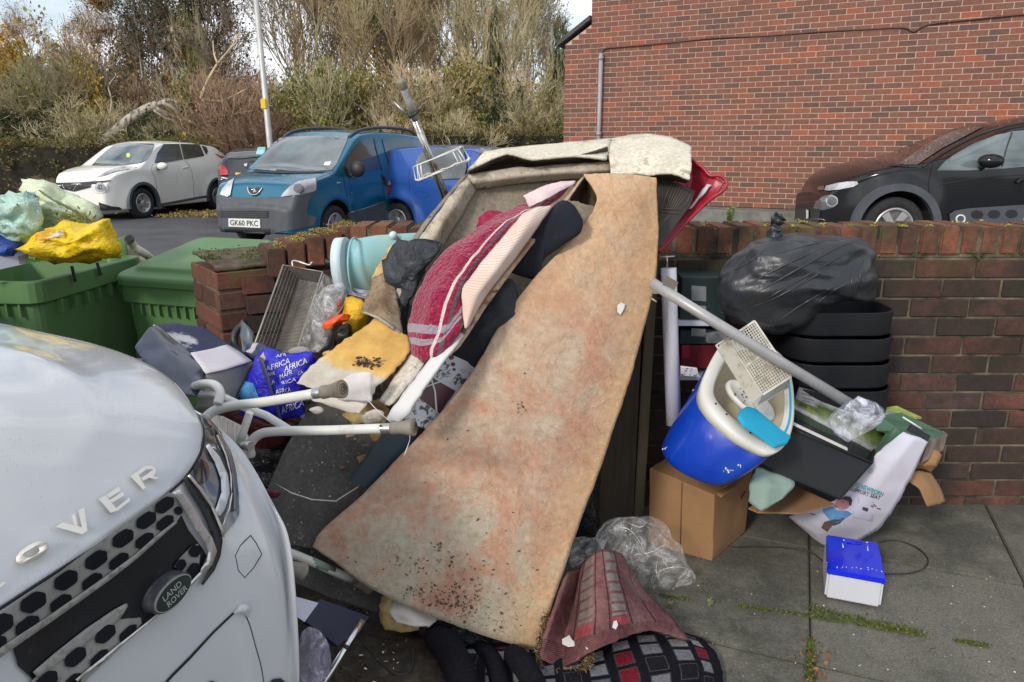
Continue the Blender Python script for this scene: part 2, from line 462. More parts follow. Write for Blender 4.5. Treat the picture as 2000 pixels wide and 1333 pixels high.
# heap of soil and crumbs at the foot of the rubbish
def crumbs(name,c,rx,ry,n,m,seed,s0=.006,h=.03):
    rnd=random.Random(seed);bm=BM()
    for k in range(n):
        a=rnd.random()*6.283;r=sqrt(rnd.random());x=c[0]+cos(a)*r*rx;y=c[1]+sin(a)*r*ry
        z=c[2]+h*(1-r*r)*(.5+.5*noise.noise(Vector((x*9,y*9,0))));s=s0*rnd.uniform(.3,1.5)
        M=Matrix.Translation((x,y,z))@Matrix.Rotation(rnd.random()*6,4,Vector((rnd.random(),rnd.random(),rnd.random()+.1)).normalized())
        bmesh.ops.create_icosphere(bm,subdivisions=0 if False else 1,radius=s,matrix=M@Matrix.Diagonal((1,rnd.uniform(.4,1),rnd.uniform(.3,.7),1)))
    return obj(name,bm,m)
bm=BM();cc=PH(800,1300,0)
G=[[Vector((cc.x+x,cc.y+y,.004+.03*max(0,1-(x/.5)**2-(y/.32)**2)+.006*noise.noise(Vector((x*11,y*11,3)))))for x in[(-.62+.0775*i)for i in range(17)]]for y in[(-.4+.05*i)for i in range(17)]]
grid_surf(bm,G,2,2,.006,30)
o=obj('soil_heap',bm,M_soil);tag(o,kind='structure')
M_crumb,_,_,_=island_mat('soil_crumb',[(.2,(.02,.014,.01)),(.5,(.06,.042,.028)),(.85,(.16,.12,.08)),(.97,(.35,.3,.24))],.95,9,.25,0)
o=crumbs('soil_crumbs',(cc.x,cc.y,.012),.45,.3,2600,M_crumb,4,.005,.03);tag(o,kind='stuff')
# little white flecks on the slabs
M_fleck=simple('fleck',(.62,.6,.55),.8)
rnd=random.Random(8);bm=BM()
for k in range(55):
    p=PH(rnd.uniform(1300,2050),rnd.uniform(1060,1400),.0035)
    s=rnd.uniform(.0012,.0032)
    bmesh.ops.create_icosphere(bm,subdivisions=1,radius=s,matrix=Matrix.Translation(p)@Matrix.Diagonal((1,rnd.uniform(.4,1.2),.5,1)))
o=obj('grit',bm,M_fleck);tag(o,kind='stuff')
rnd=random.Random(12)
bm=BM()
for k in range(40):
    p=PH(rnd.uniform(1300,2000),rnd.uniform(1150,1360),.004);a=rnd.random()*6;L=rnd.uniform(.006,.02)
    tube(bm,[p,p+Vector((cos(a)*L,sin(a)*L,.002))],.0009,4)
o=obj('twig_litter',bm,M_leafdead);tag(o,kind='stuff')
# ---------------------------------------------------------------- brickwork in real bricks
def brickmat(name,stops,stain,moss=None,sc=2.0,amt=(.5,.72),rough=.88,mossz=None,mixn=.18):
    m,nt,b,r=island_mat(name,stops,rough,6,mixn,.7,90)
    v=objvec(nt);c=r.outputs[0]
    sp=nz(nt,45,6,.75,v);s2=ramp(nt,[(.35,(.62,.6,.58)),(.65,(1.25,1.2,1.15))]);nt.links.new(sp.outputs[0],s2.inputs[0])
    c=mixc(nt,.8,c,s2.outputs[0],'MULTIPLY')
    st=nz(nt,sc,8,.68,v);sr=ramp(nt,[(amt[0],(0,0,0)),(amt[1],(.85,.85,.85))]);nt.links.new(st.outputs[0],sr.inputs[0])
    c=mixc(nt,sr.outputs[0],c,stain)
    if moss:
        g=N(nt,'ShaderNodeNewGeometry');sx=N(nt,'ShaderNodeSeparateXYZ');nt.links.new(g.outputs['Position'],sx.inputs[0])
        hz=N(nt,'ShaderNodeMapRange');nt.links.new(sx.outputs[2],hz.inputs[0]);hz.inputs[1].default_value=mossz[0];hz.inputs[2].default_value=mossz[1]
        mn=nz(nt,7,6,.7,v);f=mth(nt,'MULTIPLY',hz.outputs[0],mth(nt,'MULTIPLY',mth(nt,'SUBTRACT',mn.outputs[0],.47),7,clamp=True),clamp=True)
        c=mixc(nt,f,c,moss)
    nt.links.new(c,b.inputs['Base Color']);return m
def bricks(bm,o,du,n_u,n_v,dn,bl=.215,bh=.065,j=.010,depth=.03,seed=0,z0=0,skip=None,jit=.0012,half0=True,clipu=None):
    """running bond on the face through o, direction du, outward normal dn"""
    rnd=random.Random(seed);up=Vector((0,0,1));pu,pv=bl+j,bh+j
    for r in range(n_v):
        off=-pu/2 if r%2 else 0
        for k in range(n_u+1):
            a,b2=off+k*pu,off+k*pu+bl
            lim=clipu(r)if clipu else(0,n_u*pu)
            a,b2=max(a,lim[0]),min(b2,lim[1])
            if b2-a<.03:continue
            if skip and skip(a,r*pv):continue
            e=rnd.uniform(-jit,jit);c=o+du*a+up*(z0+r*pv)+dn*(e-depth)
            obox_fast(bm,c,du*(b2-a),dn*depth,up*bh)
def obox_fast(bm,o,ex,ey,ez):
    vs=[bm.verts.new(o+ex*i+ey*j+ez*k)for i in(0,1)for j in(0,1)for k in(0,1)]
    for q in((0,2,3,1),(4,5,7,6),(0,1,5,4),(2,6,7,3),(0,4,6,2),(1,3,7,5)):bm.faces.new([vs[i]for i in q])
# ---- boundary wall
M_wb=brickmat('old_brick',[(.1,(.04,.03,.03)),(.3,(.08,.043,.036)),(.5,(.125,.055,.042)),(.7,(.16,.062,.045)),(.9,(.075,.05,.048))],(.028,.025,.02),(.045,.06,.014),3.0,(.38,.58),mossz=(.9,1.13))  # stain holds real grime plus painted shade below the coping
M_wm=simple('old_mortar',(.15,.125,.085),.95,var=.4,sc=14,bump=.8,bsc=90,dirt=(.025,.024,.018),dsc=5,dthr=(.42,.6))
M_cop=brickmat('coping_brick',[(.1,(.08,.042,.033)),(.4,(.18,.07,.046)),(.7,(.25,.095,.055)),(.95,(.13,.068,.052))],(.045,.038,.028),(.1,.105,.035),5,(.42,.64),mossz=(1.04,1.15))
WT=1.13;YW=2.75
wall=thing('garden_wall','low dark mossy brick boundary wall with brick on edge coping behind the rubbish','wall',(1.2,YW+.1,0))
bm=BM()
bricks(bm,Vector((-.62,YW,0)),Vector((1,0,0)),17,14,Vector((0,-1,0)),seed=2,z0=WT-.103-.012-14*.075,jit=.003)
bmesh.ops.bevel(bm,geom=bm.edges[:],offset=.003,segments=1,affect='EDGES')
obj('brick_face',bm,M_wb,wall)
bm=BM();box(bm,(-.6,YW+.007,-.12),(3.3,YW+.205,WT-.108));obj('mortar',bm,M_wm,wall)
rnd=random.Random(5);bm=BM();x=-.60
while x<3.25:
    h=rnd.uniform(-.004,.004);d=rnd.uniform(-.004,.004)
    box(bm,(x,YW-.006+d,WT-.103),(x+.0655,YW+.216+d,WT+h));x+=.0755
bmesh.ops.bevel(bm,geom=bm.edges[:],offset=.006,segments=2,affect='EDGES')
obj('coping',bm,M_cop,wall)
bm=BM();box(bm,(-.6,YW+.002,WT-.112),(3.3,YW+.208,WT-.009));obj('coping_mortar',bm,M_wm,wall)
# return wall and pier on the left: a little lower towards the pier
rw=thing('garden_wall','short return brick wall with leaning coping bricks ending in a pier beside the green bins','wall',(-1.0,2.9,0))
ca,cb=PY(705,437,2.86),PY(548,470,2.72)
ca.z,cb.z=1.125,1.055
dirn=(cb-ca);L=dirn.length;du=dirn.normalized();nrm=Vector((0,0,1)).cross(du).normalized()
if nrm.dot(O3-ca)<0:nrm=-nrm
bm=BM();k=0;x=0
while x<L:
    p=ca+du*x;t=Vector((du.x,du.y,0)).normalized()
    obox_fast(bm,p+Vector((0,0,-.112))+nrm*.005,t*.064,nrm*-.215,Vector((0,0,.108+rnd.uniform(-.004,.004))));x+=.0745
bmesh.ops.recalc_face_normals(bm,faces=bm.faces[:]);bmesh.ops.bevel(bm,geom=bm.edges[:],offset=.006,segments=2,affect='EDGES')
obj('coping',bm,M_cop,rw)
bm=BM();du2=Vector((du.x,du.y,0)).normalized()
bricks(bm,Vector((ca.x,ca.y,0)),du2,int(L/.225)+1,12,nrm,seed=9,z0=WT-.13-12*.075-.03,jit=.003)
bmesh.ops.recalc_face_normals(bm,faces=bm.faces[:])
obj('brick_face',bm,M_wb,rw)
bm=BM();obox(bm,Vector((ca.x,ca.y,-.1))+nrm*-.008,du2*L,nrm*-.2,(0,0,1.06));obj('mortar',bm,M_wm,rw)
# pier
pa,pb=PY(420,520,2.62),PY(562,520,2.78)
PT=.985
pd=(Vector((pb.x,pb.y,0))-Vector((pa.x,pa.y,0)));PW=pd.length;pd.normalize();pn=Vector((pd.y,-pd.x,0))
M_pier=brickmat('pier_brick',[(.1,(.075,.04,.032)),(.4,(.13,.055,.04)),(.7,(.17,.07,.048)),(.95,(.1,.065,.055))],(.06,.055,.035),(.12,.115,.04),5,(.52,.75),mossz=(.9,1.0))
bm=BM();P0=Vector((pa.x,pa.y,0));rr=random.Random(21)
for r in range(15):
    z=PT-.072-r*.075
    segs=[(0,.215),(.225,PW)]if r%2 else[(0,.10),(.11,PW)]
    if r==0:segs=[(0,.215),(.225,PW)]
    for a,b2 in segs:obox_fast(bm,P0+pd*a+Vector((0,0,z))+pn*rr.uniform(-.002,.003),pd*(b2-a),pn*-.05,Vector((0,0,.065)))
    for a,b2 in[(0,.215),(.225,.33)]:obox_fast(bm,P0+pn*(-a-.005)+Vector((0,0,z))+pd*rr.uniform(-.003,.002),pn*-(b2-a),pd*.05,Vector((0,0,.065)))
bmesh.ops.recalc_face_normals(bm,faces=bm.faces[:]);bmesh.ops.bevel(bm,geom=bm.edges[:],offset=.004,segments=1,affect='EDGES')
obj('pier',bm,M_pier,rw)
bm=BM();obox(bm,P0+pd*.006+pn*-.008+Vector((0,0,-.15)),pd*(PW-.012),pn*-.33,(0,0,PT+.14));obj('pier_mortar',bm,M_wm,rw)
# mortar capping (fillet) with moss on the pier top
bm=BM();t0=P0+Vector((0,0,PT-.004))+pn*.004
G=[]
for j in range(6):
    row=[]
    for i in range(7):
        q=t0+pd*(PW*i/6)+pn*(-.33*j/5);q.z+=.03*min(1,j/3.)+.008*noise.noise(q*14);q=q*1.0;row.append(q.lerp(t0+pd*PW/2-pn*.165+Vector((0,0,.03)),.05))
    G.append(row)
grid_surf(bm,G,3,3,.006,20)
M_flaunch=simple('mossy_mortar',(.085,.058,.042),.95,var=.5,sc=25,bump=1,bsc=50,dirt=(.10,.10,.03),dsc=14,dthr=(.48,.62))
o=obj('mortar_cap',bm,M_flaunch,rw);mod(o,'SOLIDIFY',thickness=.012,offset=-1)
M_lich,_,_,_=island_mat('yellow_moss',[(.2,(.12,.12,.03)),(.5,(.27,.23,.06)),(.85,(.45,.34,.07))],.9,9,.3,0)
def wallmoss(name,pts,seed,n,parent,wid=.02,sz=.006,m=M_lich,hgt=.008):
    rnd=random.Random(seed);bm=BM()
    for(c,k)in pts:
        for q in range(int(n*k)):
            p=c+Vector((rnd.gauss(0,wid*.6),rnd.gauss(0,wid*.6),abs(rnd.gauss(0,hgt))));s=sz*rnd.uniform(.5,1.5)
            d=Vector((rnd.gauss(0,1),rnd.gauss(0,1),rnd.uniform(0,1.3))).normalized()*s*1.5;e=d.orthogonal().normalized()*s*.6
            bm.faces.new([bm.verts.new(v)for v in(p-e*.5,p+d*.5-e,p+d,p+d*.5+e,p+e*.5)])
    o=obj(name,bm,m,parent);o['kind']='stuff';return o
pts=[];rr=random.Random(31)
x=.95
while x<3.1:
    if rr.random()<.75:pts.append((Vector((x+rr.uniform(-.01,.01),YW+rr.uniform(.0,.02),WT+.0)),rr.uniform(.2,1.1)))
    x+=.1
for k in range(26):pts.append((Vector((rr.uniform(-.6,3.2),YW+rr.uniform(.05,.2),WT)),rr.uniform(.3,1)))
wallmoss('moss_tufts',pts,3,34,wall,wid=.011,sz=.005,hgt=.005)
pts=[(Vector((rr.uniform(-.6,3.2),YW-.004,WT-.105+rr.uniform(-.01,.01))),rr.uniform(.2,1))for k in range(90)]
wallmoss('green_moss',pts,4,22,wall,wid=.012,sz=.004,m=M_moss,hgt=.003)
pts=[(ca+du*rr.uniform(0,L)+nrm*rr.uniform(-.2,0)+Vector((0,0,.0)),rr.uniform(.4,1))for k in range(60)]
wallmoss('moss_tufts',pts,6,34,rw,wid=.018,sz=.0035,hgt=.004)
pts=[(P0+pd*rr.uniform(0,PW)+pn*rr.uniform(-.32,-.02)+Vector((0,0,PT+.03)),rr.uniform(.4,1))for k in range(22)]
wallmoss('green_moss',pts,7,30,rw,wid=.02,sz=.0045,m=M_moss,hgt=.008)
# weed on the wall
def weed(name,base,h,n,seed,label,m1):
    rnd=random.Random(seed);t=thing(name,label,'weed',base);bs=BM();bl=BM()
    for k in range(n):
        a=rnd.random()*6.28;tip=Vector(base)+Vector((cos(a)*h*.35*rnd.random(),sin(a)*h*.3*rnd.random(),h*rnd.uniform(.6,1)))
        P=smooth_path([base,Vector(base).lerp(tip,.5)+Vector((rnd.gauss(0,h*.04),0,0)),tip],4);tube(bs,P,.0012,4)
        for q in P[2:]:
            for z in range(2):
                d=Vector((rnd.gauss(0,1),rnd.gauss(0,1),rnd.uniform(0,1))).normalized()*h*.22;e=d.orthogonal().normalized()*h*.045
                bl.faces.new([bl.verts.new(v)for v in(q,q+d*.5-e,q+d,q+d*.5+e)])
    obj('stem',bs,m1,t);obj('leaves',bl,m1,t);return t
M_weed,_,_,_=island_mat('weed_green',[(.2,(.12,.17,.05)),(.8,(.25,.3,.1))],.7,9,.3,0)
weed('weed',tuple(PY(1424,438,2.86)),.075,7,1,'small pale weed growing on top of the dark brick wall',M_weed)
weed('weed',tuple(PH(1385,1185,.0)),.03,6,2,'tiny green weed in the slab joint next to the clear plastic bag',M_weed)
weed('weed',tuple(PH(1312,1190,.0)),.03,5,3,'tiny broad leaved weed at the end of the mossy joint by the patterned rug',M_weed)
# ---------------------------------------------------------------- house
M_hb=brickmat('house_brick',[(.05,(.125,.08,.072)),(.3,(.19,.09,.068)),(.55,(.245,.10,.07)),(.8,(.19,.10,.08)),(.97,(.36,.11,.06))],(.2,.11,.085),None,1.0,(.5,.85),mixn=.1)
M_hm=simple('house_mortar',(.56,.42,.33),.95,var=.12,sc=5,bump=.3)
HD=Vector((cos(R(28)),-sin(R(28)),0));HN=Vector((-sin(R(28)),-cos(R(28)),0))
HO=PY(1154,100,12.55);HO.z=0 # foot of the upper left corner
house=thing('brick_house','red brick house with plain side wall, downpipe and concrete plinth behind the black car','house',(HO.x,HO.y,0))
bm=BM();HZ=.52
bricks(bm,HO,HD,46,82,HN,seed=11,z0=HZ,depth=.02,jit=.0015)
obj('brick_wall',bm,M_hb,house)
bm=BM();obox(bm,HO+HN*-.006+Vector((0,0,HZ)),HD*10.3,HN*-6,(0,0,6.16));obj('mortar_wall',bm,M_hm,house)
bm=BM()
bricks(bm,HO-HD*.45,HD,2,33,HN,seed=12,z0=HZ,depth=.02,clipu=lambda r:(0,.445))
bricks(bm,HO-HD*.45,HD,2,36,HN,seed=13,z0=HZ,depth=.02,clipu=lambda r:((0,0)if r<33 else(.12*(r-32),.445)))
obj('brick_wing',bm,M_hb,house)
bm=BM();a=HO-HD*.45;zz=HZ+33*.075
P=[a+Vector((0,0,HZ)),a+HD*.447+Vector((0,0,HZ)),a+HD*.447+Vector((0,0,zz+.27)),a+Vector((0,0,zz))]
poly_slab(bm,[p+HN*-.006 for p in P],HN*-3);obj('wing_mortar',bm,M_hm,house)
M_roof=simple('roof_tile',(.07,.065,.065),.8,var=.3,bump=.4)
bm=BM();q0=a-HD*.12+Vector((0,0,zz-.03))+HN*.08;q1=a+HD*.447+Vector((0,0,zz+.33))+HN*.08
poly_slab(bm,[q0,q1,q1+Vector((0,0,.07)),q0+Vector((0,0,.07))],HN*-3.2);obj('wing_roof',bm,M_roof,house)
bm=BM();poly_slab(bm,[HO+HD*-.3+Vector((0,0,6.7))+HN*.3,HO+HD*10.6+Vector((0,0,6.7))+HN*.3,HO+HD*10.6+HN*-3+Vector((0,0,8.7)),HO+HD*-.3+HN*-3+Vector((0,0,8.7))],(0,0,.12))
poly_slab(bm,[HO+HD*-.3+Vector((0,0,6.7))+HN*-6.3,HO+HD*10.6+Vector((0,0,6.7))+HN*-6.3,HO+HD*10.6+HN*-3.003+Vector((0,0,8.7)),HO+HD*-.3+HN*-3.003+Vector((0,0,8.7))],(0,0,.12))
obj('roof',bm,M_roof,house)
M_conc=simple('plinth_concrete',(.17,.17,.15),.9,var=.3,sc=6,bump=.5,dirt=(.07,.075,.05),dsc=4)
bm=BM();obox(bm,HO-HD*.5+HN*.55+Vector((0,0,-.2)),HD*11,HN*-.62,(0,0,HZ+.2-.01));bevel(bm,.01,1);obj('plinth',bm,M_conc,house)
M_pipe=simple('grey_upvc',(.33,.31,.33),.45,var=.05)
bm=BM();hpl=(HO+HN*.06,HN)
def hp(x,y,e=.06):return PP(x,y,(HO+HN*e,HN))
b0,b1=hp(1174,104),hp(1174,320);b1=Vector((b0.x,b0.y,HZ-.01));tube(bm,[b0,b1],.034,12);o=obj('downpipe',bm,M_pipe,house)
bm=BM()
bm.free()
for z in(b0.z-.05,b0.z-1.2,b0.z-2.2):bm=BM();tube(bm,[Vector((b0.x,b0.y,z)),Vector((b0.x,b0.y,z-.05))],.042,12);obj('pipe_bracket',bm,M_pipe,house)
M_cable=simple('wall_cable',(.13,.05,.04),.6,var=.05)
pts=[hp(1176,106,.02),hp(1180,96,.02),hp(1200,93,.02),hp(1260,88,.02),hp(1350,79,.02),hp(1400,74,.02),hp(1500,70,.02),hp(1600,62,.02),hp(1700,57,.02),hp(1765,54,.02),hp(1785,62,.02),hp(1812,48,.02),hp(1900,38,.02),hp(2000,28,.02),hp(2100,18,.02)]
bm=BM();tube(bm,smooth_path(pts,3),.011,6);obj('wall_cable',bm,M_cable,house)
# ---------------------------------------------------------------- lamp post
M_galv=simple('galvanised',(.5,.5,.48),.5,.3,var=.15,sc=3,bump=.05)
lp=PY(531,300,17.6);lp.z=RG
post=thing('lamp_post','tall pale lamp post with a yellow box sign behind the parked cars','lamp post',lp)
top=PY(500,0,17.9)
bm=BM();dirv=(top-lp);tube(bm,[lp,lp+dirv*.3,lp+dirv*1.55],[.085,.07,.05],14);obj('pole',bm,M_galv,post)
e=lp+dirv*1.55;bm=BM();tube(bm,smooth_path([e,e+Vector((.1,-.3,.3)),e+Vector((.3,-1.0,.45))],6),.035,10);obj('bracket_arm',bm,M_galv,post)
bm=BM();q=e+Vector((.3,-1.0,.45));box(bm,(q.x-.12,q.y-.6,q.z-.06),(q.x+.12,q.y,q.z+.07));bevel(bm,.04,3);obj('lantern',bm,M_pipe,post)
M_yel=simple('sign_yellow',(.75,.5,.03),.5,var=.05)
q=PY(515,202,17.45);bm=BM();box(bm,(q.x-.06,q.y-.05,q.z-.13),(q.x+.07,q.y+.05,q.z+.1));bevel(bm,.02,2);obj('sign',bm,M_yel,post)
bm=BM();tube(bm,[q+Vector((0,0,-.05)),q+Vector((.16,.1,-.05))],.012,6);obj('sign_bracket',bm,M_galv,post)
# ================================================================ PLANTS BEYOND THE ROAD
def leafmat(name,a,b_,c):
    m,nt,b,r=island_mat(name,[(.15,a),(.5,b_),(.85,c)],.75,1.2,.45,0,spec=.2)
    tr=N(nt,'ShaderNodeBsdfTranslucent');ms=N(nt,'ShaderNodeMixShader');ms.inputs[0].default_value=.3
    o=nt.nodes['Material Output'];nt.links.new(r.outputs[0],tr.inputs[0]);nt.links.new(b.outputs[0],ms.inputs[1]);nt.links.new(tr.outputs[0],ms.inputs[2]);nt.links.new(ms.outputs[0],o.inputs[0])
    return m
LM={
 'olive':leafmat('leaf_olive',(.12,.115,.035),(.28,.25,.085),(.50,.40,.16)),
 'green':leafmat('leaf_green',(.07,.095,.03),(.21,.23,.065),(.42,.40,.13)),
 'dark':leafmat('leaf_dark',(.018,.032,.018),(.045,.075,.03),(.11,.14,.05)),
 'rust':leafmat('leaf_rust',(.15,.08,.035),(.33,.19,.075),(.5,.31,.12)),
 'tan':leafmat('leaf_tan',(.18,.13,.055),(.36,.27,.11),(.58,.43,.18)),
 'gold':leafmat('leaf_gold',(.34,.19,.02),(.7,.44,.05),(.85,.58,.10)),
 'hedge':leafmat('leaf_hedge',(.06,.07,.028),(.15,.15,.055),(.32,.20,.08)),
}
def barkmat(name,a,b_,sc=4):return simple(name,a,.9,var=.35,sc=sc,bump=.5,bsc=30,dirt=b_,dsc=2.5)
BK={'brown':barkmat('bark_brown',(.22,.17,.12),(.12,.09,.06)),'tan':barkmat('bark_tan',(.52,.41,.27),(.38,.30,.19)),
      'white':simple('bark_birch',(.42,.37,.30),.8,var=.15,sc=5,bump=.4,dirt=(.12,.1,.09),dsc=9,dthr=(.5,.58),stretch=(1,1,.35)),
      'red':barkmat('bark_red',(.33,.22,.15),(.22,.15,.10)),'olive':barkmat('bark_olive',(.45,.39,.24),(.31,.27,.16))}
def leaf_clumps(bm,centers,per,spread,size,rnd,flat=1.0):
    for c,k in centers:
        for i in range(int(per*k)):
            p=c+Vector((rnd.gauss(0,spread),rnd.gauss(0,spread),rnd.gauss(0,spread*flat)));s=size*rnd.uniform(.6,1.5)
            d=Vector((rnd.gauss(0,1),rnd.gauss(0,1),rnd.gauss(0,.8))).normalized()*s;e=d.orthogonal().normalized()
            e=(Matrix.Rotation(rnd.random()*6.28,3,d.normalized())@e)*s*.42
            bm.faces.new([bm.verts.new(q)for q in(p-d*.5,p+e,p+d*.5,p-e)])
def twig(bm,a,b,r0,r1):
    t=(b-a).normalized();u=t.orthogonal().normalized();s=t.cross(u)
    A_=[bm.verts.new(a+(u*cos(2.094*k)+s*sin(2.094*k))*r0)for k in range(3)];B_=[bm.verts.new(b+(u*cos(2.094*k)+s*sin(2.094*k))*r1)for k in range(3)]
    for k in range(3):bm.faces.new((A_[k],A_[(k+1)%3],B_[(k+1)%3],B_[k]))
def branch(bm,a,d,L,r,lev,rnd,tips,up=.18,spread=.55,ratio=.72,nch=(3,4),thin=.55,rmin=.005,droop=0):
    segs=3;p=a.copy();dd=d.copy()
    for k in range(segs):
        dd=(dd+Vector((rnd.gauss(0,.12),rnd.gauss(0,.12),rnd.gauss(0,.06)+up*.25-droop*.25))).normalized();q=p+dd*(L/segs)
        twig(bm,p,q,max(rmin,r*(1-k/segs*.35)),max(rmin,r*(1-(k+1)/segs*.35)))
        if lev>0 and k>0:
            for c in range(rnd.randint(*nch)if k==segs-1 else rnd.randint(1,2)):
                ax=dd.orthogonal().normalized();ax=Matrix.Rotation(rnd.random()*6.28,3,dd)@ax
                nd=(dd*cos(spread*rnd.uniform(.5,1.2))+ax*sin(spread*rnd.uniform(.5,1.3))+Vector((0,0,up*.5-droop*.5))).normalized()
                branch(bm,q,nd,L*ratio*rnd.uniform(.75,1.15),r*thin,lev-1,rnd,tips,up,spread,ratio,nch,thin,rmin,droop)
        p=q
    if lev==0:tips.append(p)
def mk_bush(seed,leaf,bark,per=70,ncl=90,size=.055,spread=.13,twigs=True):
    """unit bush (radius about 1, height about 2): returns (stems mesh, foliage mesh)"""
    rnd=random.Random(seed);cen=[]
    while len(cen)<ncl:
        p=Vector((rnd.uniform(-1,1),rnd.uniform(-1,1),rnd.uniform(-1,1)))
        r=p.length
        if r>1 or r<.35:continue
        k=1+.35*noise.noise(p*1.7+Vector((seed,0,0)));p*=k
        cen.append((Vector((p.x,p.y,p.z+1.0)),rnd.uniform(.4,1.6)))
    bm=BM();leaf_clumps(bm,cen,per,spread,size,rnd)
    fo=bpy.data.meshes.new('foliage');bm.to_mesh(fo);bm.free();fo.materials.append(LM[leaf])
    bm=BM();tips=[]
    for k in range(7):
        a=rnd.random()*6.28;branch(bm,Vector((cos(a)*.1,sin(a)*.1,0)),Vector((cos(a)*.5,sin(a)*.5,1)).normalized(),.8,.03,4,rnd,tips,.12,.6,.68,(2,4),.6,.0035)
    st=bpy.data.meshes.new('stems');bm.to_mesh(st);bm.free();st.materials.append(BK[bark])
    return st,fo
def mk_tree(seed,bark,leaf=None,lev=5,up=.2,spread=.5,ratio=.74,L=1.0,r=.05,per=3,size=.04,nch=(2,4),rmin=.0035,droop=0,trunk=1.0,lspread=.05):
    """unit tree about 4 tall: (trunk mesh, crown of branches mesh, leaves mesh or None)"""
    rnd=random.Random(seed);bt=BM();bc=BM();tips=[]
    p=Vector((0,0,0));d=Vector((0,0,1));n=7;nodes=[]
    for k in range(n):
        d=(d+Vector((rnd.gauss(0,.05),rnd.gauss(0,.05),0))).normalized();q=p+d*(3.0*trunk/n)
        tube(bt,[p,q],[r*1.6*(1-k/n*.8),r*1.6*(1-(k+1)/n*.8)],7,cap=False);nodes.append((q,1-(k+1)/n*.75));p=q
    for q,f in nodes[1:]:
        for c in range(rnd.randint(2,3)):
            a=rnd.random()*6.28
            branch(bc,q,Vector((cos(a)*sin(spread*1.6),sin(a)*sin(spread*1.6),cos(spread*1.6))),L*(.45+.55*f),r*f*.8,lev-1,rnd,tips,up,spread,ratio,nch,.6,rmin,droop)
    for c in range(3):
        a=rnd.random()*6.28;branch(bc,p,Vector((cos(a)*.3,sin(a)*.3,1)).normalized(),L*.7,r*.4,lev-1,rnd,tips,up,spread,ratio,nch,.6,rmin,droop)
    me=[]
    for nm,b_,m in(('trunk',bt,BK[bark]),('branches',bc,BK[bark])):
        x=bpy.data.meshes.new(nm);b_.to_mesh(x);b_.free();x.materials.append(m);me.append(x)
    if leaf:
        bl=BM();leaf_clumps(bl,[(t,1)for t in tips],per,lspread,size,rnd)
        x=bpy.data.meshes.new('leaves');bl.to_mesh(x);bl.free();x.materials.append(LM[leaf]);me.append(x)
    return me
def plant(name,label,cat,px,Y,meshes,names,sx,sz,seed,group=None,lean=0,z=RG):
    p=PY(px,285,Y);rnd=random.Random(seed)
    t=bpy.data.objects.new(name,None);C.objects.link(t);t.location=(p.x,p.y,z);t.rotation_euler=(0,lean,rnd.random()*6.28);t.scale=(sx,sx,sz)
    tag(t,label,cat,group)
    for nm,me in zip(names,meshes):
        o=bpy.data.objects.new(nm,me);C.objects.link(o);o.parent=t
    return t
B_={k:mk_bush(s,*a)for k,s,a in(
  ('green',1,('green','olive',80,120)),('olive',2,('olive','tan',60,110)),('rust',3,('rust','red',26,80)),('tan',4,('tan','tan',30,90)),
  ('dark',5,('dark','olive',110,130)),('gold',6,('gold','brown',60,100)),('olive2',7,('olive','olive',45,100)),('rusttwig',8,('rust','red',9,60)),('tantwig',9,('tan','tan',10,80)))}
BN=('stems','foliage')
def bush(label,px,Y,kind,rx,top_py,seed,name='bush'):
    top=PY(px,top_py,Y).z-RG
    return plant(name,label,'bush',px,Y,B_[kind],BN,rx,top/2.05,seed,'bushes and scrub beyond the hedge')
bush('green bush behind the clipped hedge at the left edge, under the yellow birch',60,21.5,'dark',1.7,205,1)
bush('olive green bush rising behind the hedge left of the fallen birch trunk',130,22.5,'green',1.8,112,2)
bush('dense dark bush with golden tufts on top, tallest at the upper left',130,25.5,'tan',1.9,45,3)
bush('small golden leaved bush just left of the white birch stem',185,22.2,'gold',.7,120,4)
bush('twiggy brown bush directly behind the slanting fallen trunk',235,23.5,'tan',1.3,95,5)
bush('dark green undergrowth bush in the gap beneath the fallen trunk',300,21.0,'dark',.95,232,6)
bush('rust coloured twiggy bush to the right of the white birch stem',335,23.5,'rust',1.5,120,7)
bush('ivy green bush at the foot of the ivy covered tree',400,22.3,'green',1.1,150,8)
bush('rust red scrub between the fallen branches and the lamp post',455,21.5,'rusttwig',1.6,135,9)
bush('reddish brown bush immediately left of the lamp post',480,23.8,'rust',1.4,95,10)
bush('brown bush behind the lamp post and its yellow sign',550,22.2,'rust',1.4,160,11)
bush('leafy dark green bush right of the lamp post',625,21.7,'green',1.25,118,12)
bush('olive bush above the roof of the teal car',700,22.3,'olive',1.5,130,13)
bush('tan twiggy bush behind the top of the chrome pole',760,23.0,'tan',1.5,118,14)
bush('green and brown bush right of the chrome pole top',850,22.0,'olive2',1.3,165,15)
bush('large olive brown bush above the roof of the bright blue car',900,23.0,'olive',1.7,105,16)
bush('dark rounded bush standing low in front of the scrub near the house',985,21.8,'dark',.8,172,17)
bush('pale green drooping bush next to the house wing',1060,21.8,'olive2',1.1,150,18)
bush('tan bush behind the pale drooping bush near the house',1040,23.5,'tan',1.4,130,19)
bush('dark green ivy clump against the edge of the house',1108,21.2,'dark',.55,222,20)
bush('wide green brown bush filling the gap below the gold bush',200,21.4,'olive2',1.4,190,21)
bush('low olive bush behind the roof of the white car',365,21.2,'olive2',1.0,215,22)
bush('low rust scrub behind the dark hatchback',520,20.8,'rusttwig',1.2,215,23)
bush('low green bush between the teal car and the chrome pole',800,20.8,'olive',1.0,215,24)
bush('yellowing bush in front of the bare trees, left of the tall bare trunk',900,24.5,'gold',.7,110,25)
bush('low mixed scrub in front of the bright blue car roof line',930,20.8,'olive2',1.2,212,26)
